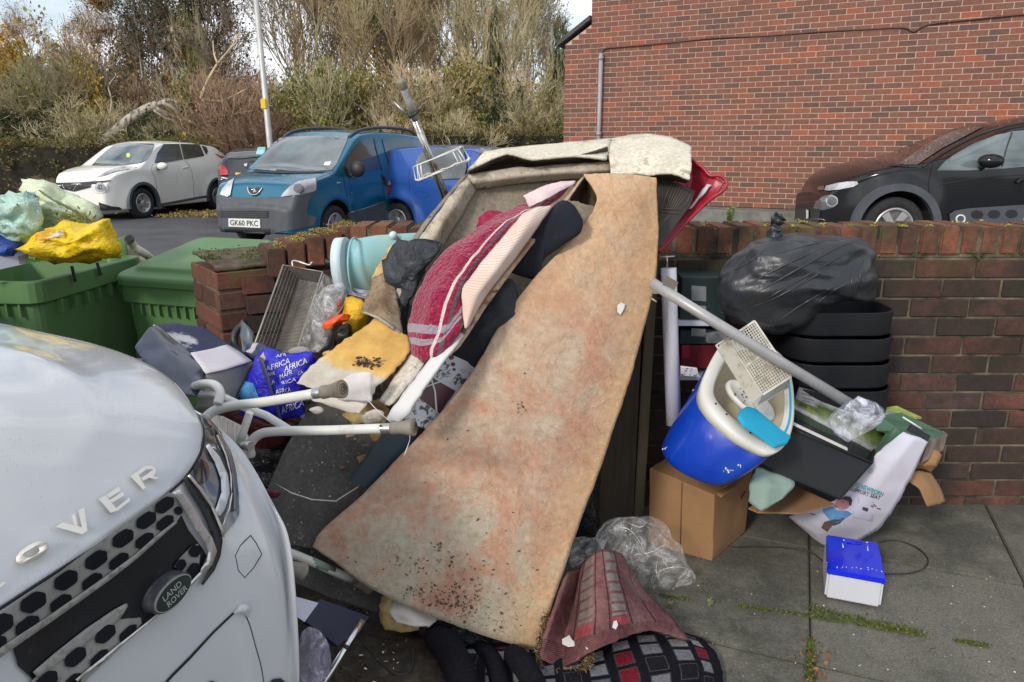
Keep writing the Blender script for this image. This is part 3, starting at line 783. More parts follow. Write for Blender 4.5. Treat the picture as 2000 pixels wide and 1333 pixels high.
T_={'bare':mk_tree(11,'tan','tan',5,.3,.45,.76,1.0,.045,1,.035,(2,3),.003),'bare2':mk_tree(12,'olive','olive',5,.35,.42,.76,1.0,.045,1,.04,(2,3),.003),
      'birch':mk_tree(13,'white','rust',5,-.1,.55,.72,.7,.028,2,.035,droop=.5,trunk=1.25),'goldb':mk_tree(14,'white','gold',5,-.1,.6,.72,.8,.03,6,.05,droop=.4),
      'ivy':mk_tree(15,'brown','dark',5,.15,.6,.74,1.0,.075,1,.05),'redb':mk_tree(16,'red','rust',5,.1,.5,.74,.9,.04,1,.035,(2,3),droop=.15)}
TN=('trunk','branches','leaves')
def tree(label,px,Y,kind,s,seed,top,lean=0):
    h=PY(px,top,Y).z-RG;return plant('tree',label,'tree',px,Y,T_[kind],TN,s,h/4.0,seed,'trees beyond the hedge',lean)
tree('yellow leaved birch at the left edge of the photo above the hedge',5,22.5,'goldb',1.25,1,55)
tree('slim white stemmed birch with hanging red brown twigs above the fallen trunk',293,23.0,'birch',1.5,2,-60)
tree('thick dark ivy clad tree with spreading limbs left of the lamp post',392,24.0,'ivy',1.3,3,-90)
tree('reddish twiggy tree behind the ivy clad tree and the lamp post',470,26.0,'redb',1.0,4,-10)
tree('bare tree with dense fine twigs right of the lamp post',590,27.0,'bare',1.7,5,-60)
tree('bare olive tinted tree above the dark green bush, left of the chrome pole',680,26.5,'bare2',1.9,6,-90)
tree('bare tan tree directly behind the chrome pole',770,27.0,'bare',1.7,7,-60)
tree('tall bare tree between the chrome pole and the ivy trunk near the house',860,27.5,'bare2',1.9,8,-90)
tree('bare tree with an ivy wrapped trunk right of centre in the scrub',965,25.5,'bare2',1.5,9,-60)
tree('bare twiggy tree at the right end of the row with sky behind it',1030,27.5,'bare',1.2,10,35)
tree('brown bare tree at the upper left with sky between its branches',215,27.0,'redb',1.1,11,60)
tree('thin bare tree near the yellow birch at the upper left',75,28.0,'redb',1.0,12,70)
tree('farther bare tan tree filling the gap behind the middle of the row',810,31.0,'bare',2.1,14,-110)
tree('farther bare tan tree behind the ivy wrapped trunk',915,31.0,'bare',2.0,15,-60)
# conifer-like dark ivy tree next to the house
t=plant('tree','small dense dark evergreen tree beside the house wing','tree',1095,22.2,B_['dark'],BN,.5,(PY(1095,62,22.2).z-RG)/2.05,77,'trees beyond the hedge')
t=plant('tree','ivy smothered trunk rising through the bare trees near the house','tree',967,24.6,B_['dark'],BN,.36,(PY(967,40,24.6).z-RG)/2.05,78,'trees beyond the hedge')
t=plant('tree','dark ivy column around the thick trunk left of the lamp post','tree',392,23.4,B_['green'],BN,.45,(PY(392,20,23.4).z-RG)/2.05,79,'trees beyond the hedge')
# fallen birch
fb=thing('fallen_birch','broken birch with a pale slanting trunk and limbs drooping behind the white car','fallen tree',tuple(PY(205,320,20.6)))
bm=BM();tr=[PY(190,300,20.4),PY(215,268,20.5),PY(245,240,20.6),PY(285,214,20.7),PY(308,205,20.8)];tube(bm,smooth_path(tr,4),[.16-.003*i for i in range(17)],12);obj('trunk',bm,BK['white'],fb,smooth=True)
bm=BM()
bm2=BM()
for P,r in(([(308,205),(330,196),(350,202)],.07),([(305,212),(325,222),(345,230),(375,240),(405,258),(435,278)],.06),([(315,200),(340,212),(350,225)],.06),([(300,215),(325,232),(345,238),(340,262)],.04),
             ([(392,195),(430,198),(455,188),(480,175)],.04),([(392,195),(405,160),(425,125),(450,95),(470,60)],.05),([(425,125),(418,105),(416,80)],.03),([(210,262),(218,200),(212,170),(225,150)],.03),([(210,262),(200,220),(185,195)],.025),([(450,95),(462,82),(460,60)],.025)):
    bm=bm2 if P[0][0]in(392,425,450)else BM()
    tube(bm,smooth_path([PY(x,y,20.7+.1*i)for i,(x,y)in enumerate(P)],4),[r*(1-.6*k/((len(P)-1)*4))for k in range((len(P)-1)*4+1)],8)
    if bm is not bm2:obj('limb',bm,BK['white'],fb)
o=obj('bare_branch',bm2,BK['tan']);tag(o,'pale forked bare branch rising between fallen birch and lamp post','branch')
# clipped hedges
def hedge(label,a,b,w_,zt,seed,kind='hedge'):
    a,b=Vector(a),Vector(b);d=(b-a);L=d.length;d.normalize();n=Vector((-d.y,d.x,0));t=thing('hedge',label,'hedge',tuple((a+b)/2));rnd=random.Random(seed)
    bm=BM();obox(bm,a-n*(w_/2-.1),d*L,n*(w_-.2),Vector((0,0,zt-.12)));obj('inner_stems',bm,M_hin,t)
    bm=BM();cen=[]
    for k in range(int(L*w_*26)):cen.append((a+d*rnd.uniform(0,L)+n*rnd.uniform(-w_/2,w_/2)+Vector((0,0,zt+rnd.gauss(-.02,.04))),1))
    for k in range(int(L*zt*34)):cen.append((a+d*rnd.uniform(0,L)+n*rnd.choice((-1,1))*(w_/2+rnd.gauss(0,.05))+Vector((0,0,rnd.uniform(.02,zt))),1))
    leaf_clumps(bm,cen,26,.075,.055,rnd);obj('foliage',bm,LM[kind],t);return t
M_hin=simple('hedge_inner',(.02,.018,.01),.95,var=.4)
h0,h1=PY(-200,280,19.0),PY(455,285,20.3)
ht=1.50-RG
hedge('long clipped green hedge with reddish patches behind the white car, at left',(h0.x,h0.y,RG),(h1.x,h1.y,RG),.9,ht,1)
h0,h1=PY(560,285,20.2),PY(1135,285,20.2)
hedge('lower clipped hedge running behind the blue cars to the house',(h0.x,h0.y,RG),(h1.x,h1.y,RG),.8,ht+.28,2)
bush('red leaved patch of bush poking through the hedge left of the white car',65,18.5,'rust',.45,345,41)
bm=BM();rnd=random.Random(77);cen=[(PY(rnd.uniform(330,480),400,17.5)+Vector((0,rnd.uniform(-.6,.6),0)),1)for k in range(90)]
for c,k in cen:c.z=RG+.03
leaf_clumps(bm,cen,26,.09,.05,rnd,.25);o=obj('fallen_leaves',bm,LM['tan']);tag(o,kind='stuff')
# ================================================================ CARS
def paint(name,col,rough=.28,metal=0.0,dirt=.12,coat=.7,flake=0):
    m,nt,b=material(name);v=objvec(nt)
    n=nz(nt,3,6,.6,v);r=ramp(nt,[(.4,col),(.8,[c*(1-dirt)+.12*dirt for c in col])]);nt.links.new(n.outputs[0],r.inputs[0])
    nt.links.new(r.outputs[0],b.inputs['Base Color']);b.inputs['Metallic'].default_value=metal;b.inputs['Roughness'].default_value=rough
    b.inputs['Coat Weight'].default_value=coat;b.inputs['Coat Roughness'].default_value=.05
    if coat<.4:b.inputs['Specular IOR Level'].default_value=.35
    return m
def glassy(name,col,rough=.06):
    m,nt,b=material(name);b.inputs['Base Color'].default_value=rgb(col);b.inputs['Roughness'].default_value=rough;b.inputs['Specular IOR Level'].default_value=.8
    v=objvec(nt);n=nz(nt,2.2,3,.5,v);r=ramp(nt,[(.35,[c*.55 for c in col]),(.65,[min(1,c*1.5)for c in col])]);nt.links.new(n.outputs[0],r.inputs[0]);nt.links.new(r.outputs[0],b.inputs['Base Color'])
    b.inputs['Coat Weight'].default_value=.6;b.inputs['Coat Roughness'].default_value=.02
    return m
K={'tyre':simple('tyre_rubber',(.022,.022,.024),.85,var=.3,sc=20,bump=.3),'alloy':simple('alloy',(.55,.54,.53),.35,.7,var=.1),
     'black':simple('black_trim',(.02,.021,.023),.5,var=.2),'grey':simple('grey_trim',(.07,.078,.09),.55,var=.15),'under':simple('underbody',(.008,.008,.009),.9),
     'glass':glassy('car_glass',(.10,.125,.13)),'glassdark':glassy('car_glass_dark',(.035,.04,.042)),'lens':glassy('lamp_lens',(.5,.52,.54)),'lensdark':glassy('lamp_bowl',(.16,.17,.18)),
     'red':glassy('tail_lens',(.35,.02,.02)),'chrome':simple('chrome',(.7,.7,.7),.15,1,var=.05),'plate':simple('plate_white',(.7,.7,.68),.4,var=.05),'platey':simple('plate_yellow',(.7,.5,.06),.4),
     'ink':simple('plate_ink',(.012,.012,.012),.5),'white':simple('white_sticker',(.75,.76,.8),.5),'seam':simple('seam',(.008,.008,.009),.8)}
def lin(tab,x):
    if x<=tab[0][0]:return tab[0][1]
    for(a,b),(c,d)in zip(tab,tab[1:]):
        if x<=c:t=(x-a)/(c-a);return b+(d-b)*t
    return tab[-1][1]
def wheel(parent,c,side,R_=.32,wd=.2,spokes=5,twin=True,rim='alloy',dark=False):
    """c: hub position in the car's frame; side +1 left"""
    M=Matrix.Translation(c)@Matrix.Rotation(-side*pi/2,4,'X')
    bm=BM();w2=wd/2;ri=R_*.66
    lathe(bm,[(ri,-w2+.01),(R_*.9,-w2),(R_*.985,-w2+.025),(R_,0),(R_*.985,w2-.025),(R_*.9,w2),(ri+.01,w2-.004),(ri,w2-.02)],M,36)
    o=obj('wheel',bm,K['tyre'],parent,local=True)
    bm=BM();lathe(bm,[(ri,-w2+.01),(ri,w2-.02),(ri-.012,w2-.006),(ri-.028,w2-.01),(ri-.03,w2-.05),(.0,w2-.09)],M,36)
    obj('rim',bm,[K['alloy']if not dark else K['black']],o,local=True)
    bm=BM()
    for k in range(spokes):
        for dd in((-.13,.13)if twin else(0,)):
            a=2*pi*k/spokes+pi/2;a0=a+dd*1.9;a1=a+dd*1.1
            p0=Vector((cos(a0)*.05,sin(a0)*.05,w2-.022));p1=Vector((cos(a1)*(ri-.015),sin(a1)*(ri-.015),w2-.018));d=(p1-p0).normalized();s=Vector((-d.y,d.x,0))
            w0,w1=(.017,.013)if twin else(.03,.045)
            vs=[M@q for q in(p0-s*w0,p0+s*w0,p1+s*w1,p1-s*w1)];nrm=(M.to_3x3()@Vector((0,0,1)))
            poly_slab(bm,vs,nrm*-.02)
    lathe(bm,[(.0,w2-.012),(.03,w2-.013),(.055,w2-.018),(.06,w2-.04)],M,16)
    obj('spokes',bm,K['alloy']if not dark else K['grey'],o,local=True)
    return o
def car_body(P,L):
    """P: spec; returns bmesh. x forward from the front axle, y left, z up"""
    x0,x1=P['rear'],P['front'];n=84;wh=P['W']/2;bm=BM()
    xs=[x0+(x1-x0)*k/n for k in range(n+1)]
    rings=[]
    def hw(z,zt):
        bl=P['belt']
        if z<=bl:
            t=(bl-z)/bl;return 1-.07*t**2.2-.012*(1-t)
        return .988-P['tum']*((z-bl)/(P['H']-bl))**1.25
    for x in xs:
        zt=lin(P['top'],x);zb=P['sill']if P['rear']+.25<x<P['front']-.3 else lin([(P['rear'],P['sill']+.1),(P['rear']+.25,P['sill']),(P['front']-.3,P['sill']),(P['front'],P['sill']+.02)],x)
        pl=1-P.get('nose',.16)*max(0,(x-(x1-.75))/.75)**2.6-P.get('tail',.1)*max(0,((x0+.6)-x)/.6)**2.4
        for hx in(0,-P['wb']):
            d=abs(x-hx)
            if d<P['arch']:zb=max(zb,P['wr']+sqrt(P['arch']**2-d*d))
        zb=min(zb,zt-.12)
        ring=[]
        zs=min(P['belt'],zt-.07)
        # side
        side=[(zb+(zs-zb)*t)for t in(0,.06,.2,.4,.6,.8,1)]
        for z in side:
            yy=wh*pl*hw(z,zt)
            if P.get('flare'):
                for hx in(0,-P['wb']):
                    d=sqrt((x-hx)**2+(z-P['wr'])**2);yy+=P['flare']*max(0,1-abs(d-P['arch']-.03)/.16)
            ring.append((yy,z))
        zg=zt-.05
        if zg-zs>.03:up=[(zs+(zg-zs)*t)for t in(.25,.5,.75,1)]
        else:up=[zs+(zt-.035-zs)*t for t in(.25,.5,.75,1)]
        for z in up:ring.append((wh*pl*hw(z,zt),z))
        ye=ring[-1][0];cr_=P.get('crown',.03)
        for t,dz in((.985,.022),(.93,.04),(.82,.05),(.6,.05+cr_*.45),(.3,.05+cr_*.85),(0,.05+cr_)):
            ring.append((ye*t,min(up[-1]+dz,up[-1]+dz)))
        full=[Vector((x,y,z))for y,z in ring]+[Vector((x,-y,z))for y,z in ring[-2::-1]]
        # wheel wells close across
        rings.append(full)
    def cap(ring,dx,s):
        c=sum(ring,Vector())/len(ring);return[Vector((p.x+dx,c.y+(p.y-c.y)*s,c.z+(p.z-c.z)*s))for p in ring]
    e0=[cap(rings[0],-.05,.9),cap(rings[0],-.03,.97)];e1=[cap(rings[-1],.03,.97),cap(rings[-1],.055,.9)]
    rings=e0+rings+e1
    V=[[bm.verts.new(p)for p in r]for r in rings];m=len(V[0])
    for a,b in zip(V,V[1:]):
        for k in range(m-1):f=bm.faces.new((a[k],a[k+1],b[k+1],b[k]));f.smooth=True
        f=bm.faces.new((a[m-1],a[0],b[0],b[m-1]));f.material_index=1
    bm.faces.new(V[0][::-1]);bm.faces.new(V[-1])
    bmesh.ops.recalc_face_normals(bm,faces=bm.faces[:])
    return bm
def make_car(name,label,X,Y,a,g,sc,P,pm,spokes=5,twin=True,mirrors=None,group='parked cars',dark=False):
    t=thing(name,label,'car',(X,Y,g),R(a),group)
    WM[t.name]=Matrix.Translation((X,Y,g))@Matrix.Rotation(R(a),4,'Z')@Matrix.Diagonal((sc,sc,sc,1));t.scale=(sc,sc,sc)
    b=obj('body',car_body(P,1),[pm,K['under']],t,local=True)
    for hx in(0,-P['wb']):
        for s in(1,-1):wheel(t,Vector((hx,s*(P['W']/2-.105),P['wr'])),s,P['wr'],.2,spokes,twin,dark=dark)
    bpy.context.view_layer.update()
    bv=bvh_of(b,WM[t.name]);hit.dist=Vector((X,Y,0)).length
    return t,b,bv
def arch_lips(t,P,m,w_=.06,hs=(0,),sides=(1,),prot=.014):
    for hx in hs:
        for s in sides:
            bm=BM();A_=[]
            for k in range(25):
                an=R(-12)+(pi+R(24))*k/24;row=[]
                for r in(P['arch']-.005,P['arch']+w_):
                    for y in(P['W']/2*.95,P['W']/2+prot):row.append(bm.verts.new((hx+cos(an)*r,s*y,P['wr']+sin(an)*r)))
                A_.append(row)
            for p,q in zip(A_,A_[1:]):
                for i,j in((0,1),(1,3),(3,2),(2,0)):f=bm.faces.new((p[i],p[j],q[j],q[i]));f.smooth=False
            bmesh.ops.recalc_face_normals(bm,faces=bm.faces[:]);obj('wheel_arch',bm,m,t,local=True)
def door_mirror(t,c,s,m,rx=.09,ry=.12,rz=.075):
    bm=BM();bmesh.ops.create_uvsphere(bm,u_segments=16,v_segments=10,radius=1,matrix=Matrix.Translation(c)@Matrix.Diagonal((rx,ry,rz,1)))
    for f in bm.faces:f.smooth=True
    o=obj('door_mirror',bm,m,t,local=True)
    bm=BM();tube(bm,[Vector(c)+Vector((0,-s*ry*.5,-rz*.5)),Vector(c)+Vector((.0,-s*(ry+.1),-rz-.03))],.022,8);obj('mirror_arm',bm,K['black'],o,local=True)
def plate(t,bv,quad,s,m):
    a,b,c,d=quad
    P=[hit(bv,*q,.035)[0]for q in quad];pl=(P[0],(P[1]-P[0]).cross(P[3]-P[0]).normalized())
    pts=[PP(q[0],q[1],pl)for q in quad];n=pl[1]if pl[1].dot(O3-P[0])>0 else-pl[1]
    bm=BM();poly_slab(bm,pts,n*-.01);o=obj('number_plate',bm,m,t)
    tb=text_bm(s,bold=.012)
    A_,B2,C2,D2=pts
    for v in tb.verts:
        x,y=.06+.88*v.co.x,.17+.66*v.co.y;v.co=(A_.lerp(B2,x)).lerp(D2.lerp(C2,x),y)+n*.003
    r=obj('lettering',tb,K['ink'],o);return o
# ---- white crossover
pw=paint('pearl_white_paint',(.84,.83,.77),.3)
PJ=dict(rear=-3.38,front=.80,W=1.765,H=1.65,wb=2.53,wr=.33,arch=.41,belt=1.02,tum=.22,sill=.22,nose=.22,tail=.16,flare=.03,crown=.04,
          top=[(-3.38,.95),(-3.3,1.1),(-3.05,1.38),(-2.75,1.55),(-2.2,1.62),(-1.5,1.65),(-1.0,1.63),(-.72,1.56),(-.1,1.16),(.0,1.12),(.35,1.05),(.6,.98),(.74,.88),(.80,.74)])
t,b,bv=make_car('parked_car','white crossover car with silver alloy wheels parked beside the hedge at left',-9.234*14.9/15.2,17.0,-107,RG,1.0,PJ,pw,5,True)
jz=lambda*p:ZM(100,240,5.5556,p)
decal('windscreen',jz((440,470),(500,400),(600,310),(690,245),(800,230),(1110,232),(1118,260),(1090,330),(1030,410),(975,440),(800,462),(600,468)),bv,K['glass'],t,.004)
g1=decal('side_window',jz((1118,440),(1150,330),(1215,235),(1385,232),(1425,400),(1250,432)),bv,K['glassdark'],t,.004)
decal('side_window',jz((1398,232),(1605,238),(1660,362),(1437,400)),bv,K['glassdark'],t,.004)
decal('side_window',jz((1625,248),(1680,265),(1698,310),(1682,352)),bv,K['glassdark'],t,.004)
gr=decal('grille',jz((28,655),(300,650),(655,625),(560,660),(420,705),(250,748),(110,718),(50,690)),bv,K['black'],t,.004)
for P in(((118,655),(130,690),(150,716)),((300,652),(265,700),(238,742))):strip_px('grille_chrome',jz(*P),.02,bv,K['chrome'],gr,.006)
for P in(((165,690),(190,678),(215,690)),((180,705),(205,712),(222,697)),((215,676),(222,690),(222,705))):strip_px('grille_badge',jz(*P),.014,bv,K['chrome'],gr,.008)
import math as _m
def ell(cx,cy,rx,ry,n=20):return[(cx+rx*_m.cos(2*pi*k/n),cy+ry*_m.sin(2*pi*k/n))for k in range(n)]
h=decal('headlight',jz(*ell(525,705,92,62)),bv,K['plate'],t,.004);decal('headlight_bowl',jz(*ell(535,702,55,50)),bv,K['lens'],h,.009);decal('headlight_bulb',jz(*ell(533,702,26,26)),bv,K['lensdark'],h,.011)
h=decal('sidelight',jz((480,602),(560,560),(610,530),(700,500),(800,488),(858,505),(780,520),(700,535),(600,572)),bv,K['lens'],t,.006)
decal('rear_light',jz((1770,335),(1810,350),(1888,378),(1880,395),(1820,372)),bv,K['red'],t,.006)
decal('lower_grille',jz((520,862),(640,905),(735,915),(760,930),(755,990),(600,960),(530,930)),bv,K['black'],t,.006)
arch_lips(t,PJ,K['grey'],.055,(0,-2.53),(1,),.035)
strip_px('sill_trim',jz((1150,895),(1400,850),(1600,812),(1750,792)),.06,bv,K['grey'],t,.0)
strip_px('door_handle',jz((1425,492),(1455,485),(1488,484)),.03,bv,pw,t,.012)
strip_px('door_seam',jz((1440,405),(1500,470),(1530,560),(1545,700),(1550,800)),.008,bv,K['seam'],t,0)
strip_px('door_seam',jz((1100,450),(1090,520),(1130,620),(1150,760),(1160,880)),.008,bv,K['seam'],t,0)
strip_px('bonnet_seam',jz((300,655),(420,640),(560,600),(700,560),(860,510),(1000,455)),.006,bv,K['seam'],t,0)
decal('sticker',jz(*ell(840,360,22,25,10)),bv,simple('yellow_sticker',(.6,.65,.12),.5),t,.008)
door_mirror(t,(-.55,1.0,1.12),1,pw,.1,.13,.085);door_mirror(t,(-.5,-.98,1.1),-1,pw,.08,.1,.08)
# ---- dark hatchback seen from behind
pk=paint('dark_navy_paint',(.018,.02,.028),.2)
PD=dict(rear=-3.2,front=.75,W=1.7,H=1.5,wb=2.5,wr=.3,arch=.37,belt=.95,tum=.22,sill=.22,tail=.1,
          top=[(-3.2,.92),(-3.1,1.05),(-2.85,1.3),(-2.6,1.44),(-2.0,1.5),(-1.2,1.5),(-.75,1.42),(-.1,1.02),(.4,.93),(.7,.8),(.75,.7)])
t,b,bv=make_car('parked_car','dark navy hatchback seen from behind between the white and teal cars',-5.75,19.0,97,RG,1.0,PD,pk)
kz=lambda*p:ZM(400,230,4.5455,p)
decal('rear_window',kz((205,365),(225,300),(280,220),(330,208),(620,205),(600,330),(480,350),(320,368)),bv,K['glassdark'],t,.004)
decal('sticker',kz((470,268),(540,268),(525,335),(455,332)),bv,simple('cyan_sticker',(.3,.62,.65),.5),t,.008)
decal('rear_light',kz((130,430),(175,430),(205,480),(205,512),(140,512)),bv,K['red'],t,.006)
decal('badge',kz(*ell(372,425,24,14,12)),bv,K['chrome'],t,.008)
decal('number_plate',kz((275,492),(400,500),(398,530),(272,525)),bv,K['platey'],t,.008)
strip_px('bumper_trim',kz((150,535),(180,540),(215,545)),.03,bv,K['lens'],t,.004)
# ---- teal van-like car
pb=paint('teal_blue_paint',(.007,.14,.235),.25,.35)
PB=dict(rear=-3.15,front=.78,W=1.684,H=1.70,wb=2.51,wr=.31,arch=.39,belt=1.04,tum=.16,sill=.24,nose=.2,tail=.08,flare=.035,crown=.03,
          top=[(-3.15,1.35),(-3.1,1.55),(-2.9,1.65),(-2.2,1.69),(-1.4,1.70),(-.95,1.66),(-.75,1.58),(-.05,1.12),(.05,1.07),(.4,1.0),(.62,.93),(.72,.84),(.78,.62)])
t,b,bv=make_car('parked_car','teal blue van style car with roof rails and dark plastic bumper facing the camera',-3.561,11.96,-111.5,-.125,1.05,PB,pb,5,False)
bump=decal('bumper',kz((72,800),(95,720),(130,685),(210,705),(400,716),(680,712),(800,700),(970,650),(930,720),(905,800),(905,860),(990,885),(960,960),(700,1010),(400,1060),(140,1060),(95,990),(78,900)),bv,K['grey'],t,.010,.0,step=4)
decal('intake',kz((148,828),(572,828),(572,890),(148,885)),bv,K['black'],bump,.018)
for y in(842,858,874):strip_px('intake_slat',kz((152,y),(360,y+1),(570,y+2)),.010,bv,K['grey'],bump,.024)
decal('lower_intake',kz((185,985),(590,985),(575,1030),(200,1028)),bv,K['black'],bump,.018)
strip_px('bumper_insert',kz((135,1040),(250,1052),(400,1052),(520,1048)),.07,bv,K['chrome']if False else K['lensdark'],bump,.02)
plate(t,bv,kz((211,968),(492,980),(488,903),(208,895)),'GK60 PKC',K['plate'])
decal('windscreen',kz((440,462),(480,400),(560,300),(640,195),(700,178),(1000,165),(1270,175),(1262,215),(1220,310),(1170,420),(1130,470),(900,482),(600,476)),bv,K['glass'],t,.004)
decal('windscreen_cowl',kz((420,470),(530,478),(800,485),(1010,478),(1130,472),(1040,492),(700,500),(460,490)),bv,K['black'],t,.006)
decal('tax_sticker',kz((1068,400),(1125,395),(1110,432),(1058,430)),bv,K['white'],t,.008)
decal('side_window',kz((1255,500),(1240,440),(1262,370),(1310,290),(1370,220),(1430,190),(1490,185),(1505,280),(1560,460),(1400,480),(1268,535)),bv,K['glassdark'],t,.004)
decal('side_window',kz((1570,190),(1720,178),(1860,195),(1895,225),(1900,290),(1800,440),(1640,440),(1600,310)),bv,K['glassdark'],t,.004)
strip_px('window_pillar',kz((1495,185),(1520,300),(1565,460)),.035,bv,K['black'],t,.002)
hl=decal('headlight',kz((682,705),(705,670),(760,615),(830,575),(980,545),(985,600),(978,650),(850,685)),bv,K['lens'],t,.012);decal('headlight_bowl',kz(*ell(835,635,42,38)),bv,K['lensdark'],hl,.017);decal('indicator',kz(*ell(935,610,30,26)),bv,K['lens'],hl,.017)
decal('headlight',kz((140,685),(165,630),(220,570),(262,545),(250,600),(232,690),(205,705)),bv,K['lens'],t,.012)
gl=decal('grille',kz((388,622),(400,640),(410,670),(450,678),(480,668),(515,625),(495,628),(470,625),(440,645),(405,625)),bv,K['black'],t,.012)
strip_px('grille_chrome',kz((385,622),(392,655),(415,683),(455,686),(485,668),(515,628)),.022,bv,K['chrome'],gl,.014)
for P in(((425,650),(440,640),(455,652)),((440,640),(445,660),(438,670)),((455,652),(462,664))):strip_px('grille_badge',kz(*P),.016,bv,K['chrome'],gl,.016)
strip_px('side_strip',kz((1275,850),(1440,800),(1600,745)),.02,bv,K['lensdark'],t,.008)
decal('side_cladding',kz((1235,870),(1440,805),(1600,752),(1600,900),(1300,960),(1240,930)),bv,K['grey'],t,.006)
strip_px('door_seam',kz((1245,420),(1235,560),(1262,700),(1275,850)),.009,bv,K['seam'],t,0)
strip_px('door_seam',kz((1565,460),(1580,600),(1600,745)),.009,bv,K['seam'],t,0)
strip_px('door_handle',kz((1570,520),(1590,540),(1600,590)),.05,bv,K['black'],t,.01)
strip_px('bonnet_seam',kz((985,545),(1060,515),(1150,475)),.007,bv,K['seam'],t,0)
strip_px('bonnet_seam',kz((210,706),(400,716),(680,712)),.012,bv,K['seam'],t,.006)
strip_px('side_repeater',kz((1172,580),(1200,578)),.03,bv,K['lens'],t,.006)
strip_px('lock',kz((1298,660),(1304,670)),.03,bv,K['chrome'],t,.004)
door_mirror(t,(-.42,.98,1.13),1,K['black'],.08,.12,.12);door_mirror(t,(-.42,-.98,1.13),-1,K['black'],.08,.1,.12)
for s in(1,-1):
    bm=BM();P=[(-.78,s*.62,1.6),(-1.05,s*.62,1.70),(-1.6,s*.63,1.76),(-2.3,s*.63,1.76),(-2.75,s*.62,1.72),(-2.95,s*.61,1.63)]
    tube(bm,smooth_path(P,5),.026,8);
    tube(bm,[(-1.7,s*.63,1.76),(-1.7,s*.63,1.66)],.03,8);obj('roof_rail',bm,K['grey'],t,local=True)
bm=BM();lathe(bm,[(.016,0),(.014,.03),(.004,.05)],Matrix.Translation((-.98,0,1.66)),8);obj('aerial_base',bm,K['black'],t,local=True)
# ---- bright blue hatchback, nose to the right
pc=paint('bright_blue_paint',(.018,.085,.36),.25,.2)
PY_=dict(rear=-2.37-.56,front=.70,W=1.66,H=1.5,wb=2.37,wr=.29,arch=.365,belt=.97,tum=.24,sill=.22,tail=.06,flare=.04,crown=.04,
          top=[(-2.95,.95),(-2.90,1.2),(-2.8,1.4),(-2.62,1.46),(-2.0,1.5),(-1.4,1.5),(-.95,1.47),(-.75,1.4),(-.1,1.02),(.4,.92),(.62,.8),(.7,.65)])
YA=R(-24.5);f0=Vector((cos(YA),sin(YA),0));ax=Vector((-1.68,13.85,0))+f0*2.37*1.025
t,b,bv=make_car('parked_car','bright blue small hatchback with red tail lamp partly hidden behind the carpets',ax.x,ax.y,-24.5,-.141,1.025,PY_,pc)
yz=lambda*p:ZM(740,260,6.25,p)
decal('rear_side_window',yz((470,430),(465,370),(500,290),(570,235),(700,205),(900,190),(1040,185),(1060,300),(1085,420),(1050,560),(800,570),(620,545),(500,520)),bv,K['glass'],t,.035)
decal('side_window',yz((1225,190),(1500,200),(1650,260),(1500,420),(1240,420)),bv,K['glassdark'],t,.004)
decal('rear_light',yz((105,620),(140,610),(160,640),(150,700),(110,775),(75,770),(82,690)),bv,K['red'],t,.008);decal('rear_light_cap',yz((112,600),(135,580),(160,620),(140,632),(108,635)),bv,K['lens'],t,.010)
strip_px('fuel_flap_seam',yz((440,725),(520,715),(610,740),(605,775),(540,800),(480,790),(445,760),(440,725)),.006,bv,K['seam'],t,0)
strip_px('door_seam',yz((372,450),(368,560),(375,700)),.008,bv,K['seam'],t,0)
strip_px('door_seam',yz((1130,200),(1110,420),(1100,600),(1080,800)),.008,bv,K['seam'],t,0)
bm=BM();lathe(bm,[(.022,0),(.018,.03),(.004,.05)],Matrix.Translation((-.98,0,1.50)),8);obj('aerial_base',bm,K['black'],t,local=True)
# ---- distant parked cars glimpsed over the pale carpet
ps=paint('sage_silver_paint',(.3,.33,.3),.25,.4)
t,b,bv=make_car('parked_car','pale silver green car roof just visible above the cream carpet',1.0,17.9,185,RG+.02,1.0,PD,ps)
t,b,bv=make_car('parked_car','strip of a blue car roof beside the house edge above the cream carpet',1.95,16.9,100,RG+.09,1.0,PD,pc)
# ---- black hatchback by the house
pn_=paint('black_paint',(.010,.011,.013),.16,0,.05,.3)
PC=dict(rear=-3.17,front=.63,W=1.75,H=1.49,wb=2.54,wr=.33,arch=.405,belt=1.0,tum=.2,sill=.24,nose=.40,tail=.12,flare=.03,crown=.04,
          top=[(-3.17,.9),(-3.05,1.15),(-2.7,1.4),(-2.0,1.49),(-1.6,1.485),(-1.15,1.40),(-.55,1.12),(-.3,1.03),(0,.99),(.25,.93),(.44,.85),(.56,.76),(.63,.62)])
t,b,bv=make_car('parked_car','shiny black hatchback with cladded wheel arches parked against the brick house at right',4.38,9.30,176.5,.19,1.02,PC,pn_,5,False)
cz=lambda*p:ZM(1560,220,4.5455,p)
decal('windscreen',cz((880,468),(960,410),(1100,310),(1300,200),(1480,140),(1640,130),(1500,205),(1280,320),(1110,430),(1050,470)),bv,K['glass'],t,.004)
decal('windscreen_cowl',cz((760,472),(830,470),(960,478),(1060,472),(1040,488),(900,486)),bv,K['black'],t,.004)
decal('side_window',cz((1220,515),(1290,440),(1430,350),(1560,280),(1740,210),(1900,170),(2010,160),(2020,480),(1800,500),(1500,515)),bv,K['glass'],t,.004)
strip_px('window_trim',cz((1100,485),(1200,420),(1400,300),(1600,200),(1800,135),(2010,95)),.028,bv,K['black'],t,.004)
strip_px('window_pillar',cz((1890,180),(1840,320),(1800,480)),.02,bv,K['black'],t,.006)
hl=decal('daytime_lamp',cz((232,692),(250,655),(330,635),(440,618),(520,612),(530,635),(490,660),(360,685),(270,698)),bv,K['lens'],t,.006)
decal('grille_line',cz((175,662),(230,655),(225,690),(175,692)),bv,K['chrome'],t,.004)
hl=decal('headlight',cz((135,850),(160,790),(230,740),(300,730),(350,760),(355,810),(310,845),(220,868)),bv,K['lensdark'],t,.006)
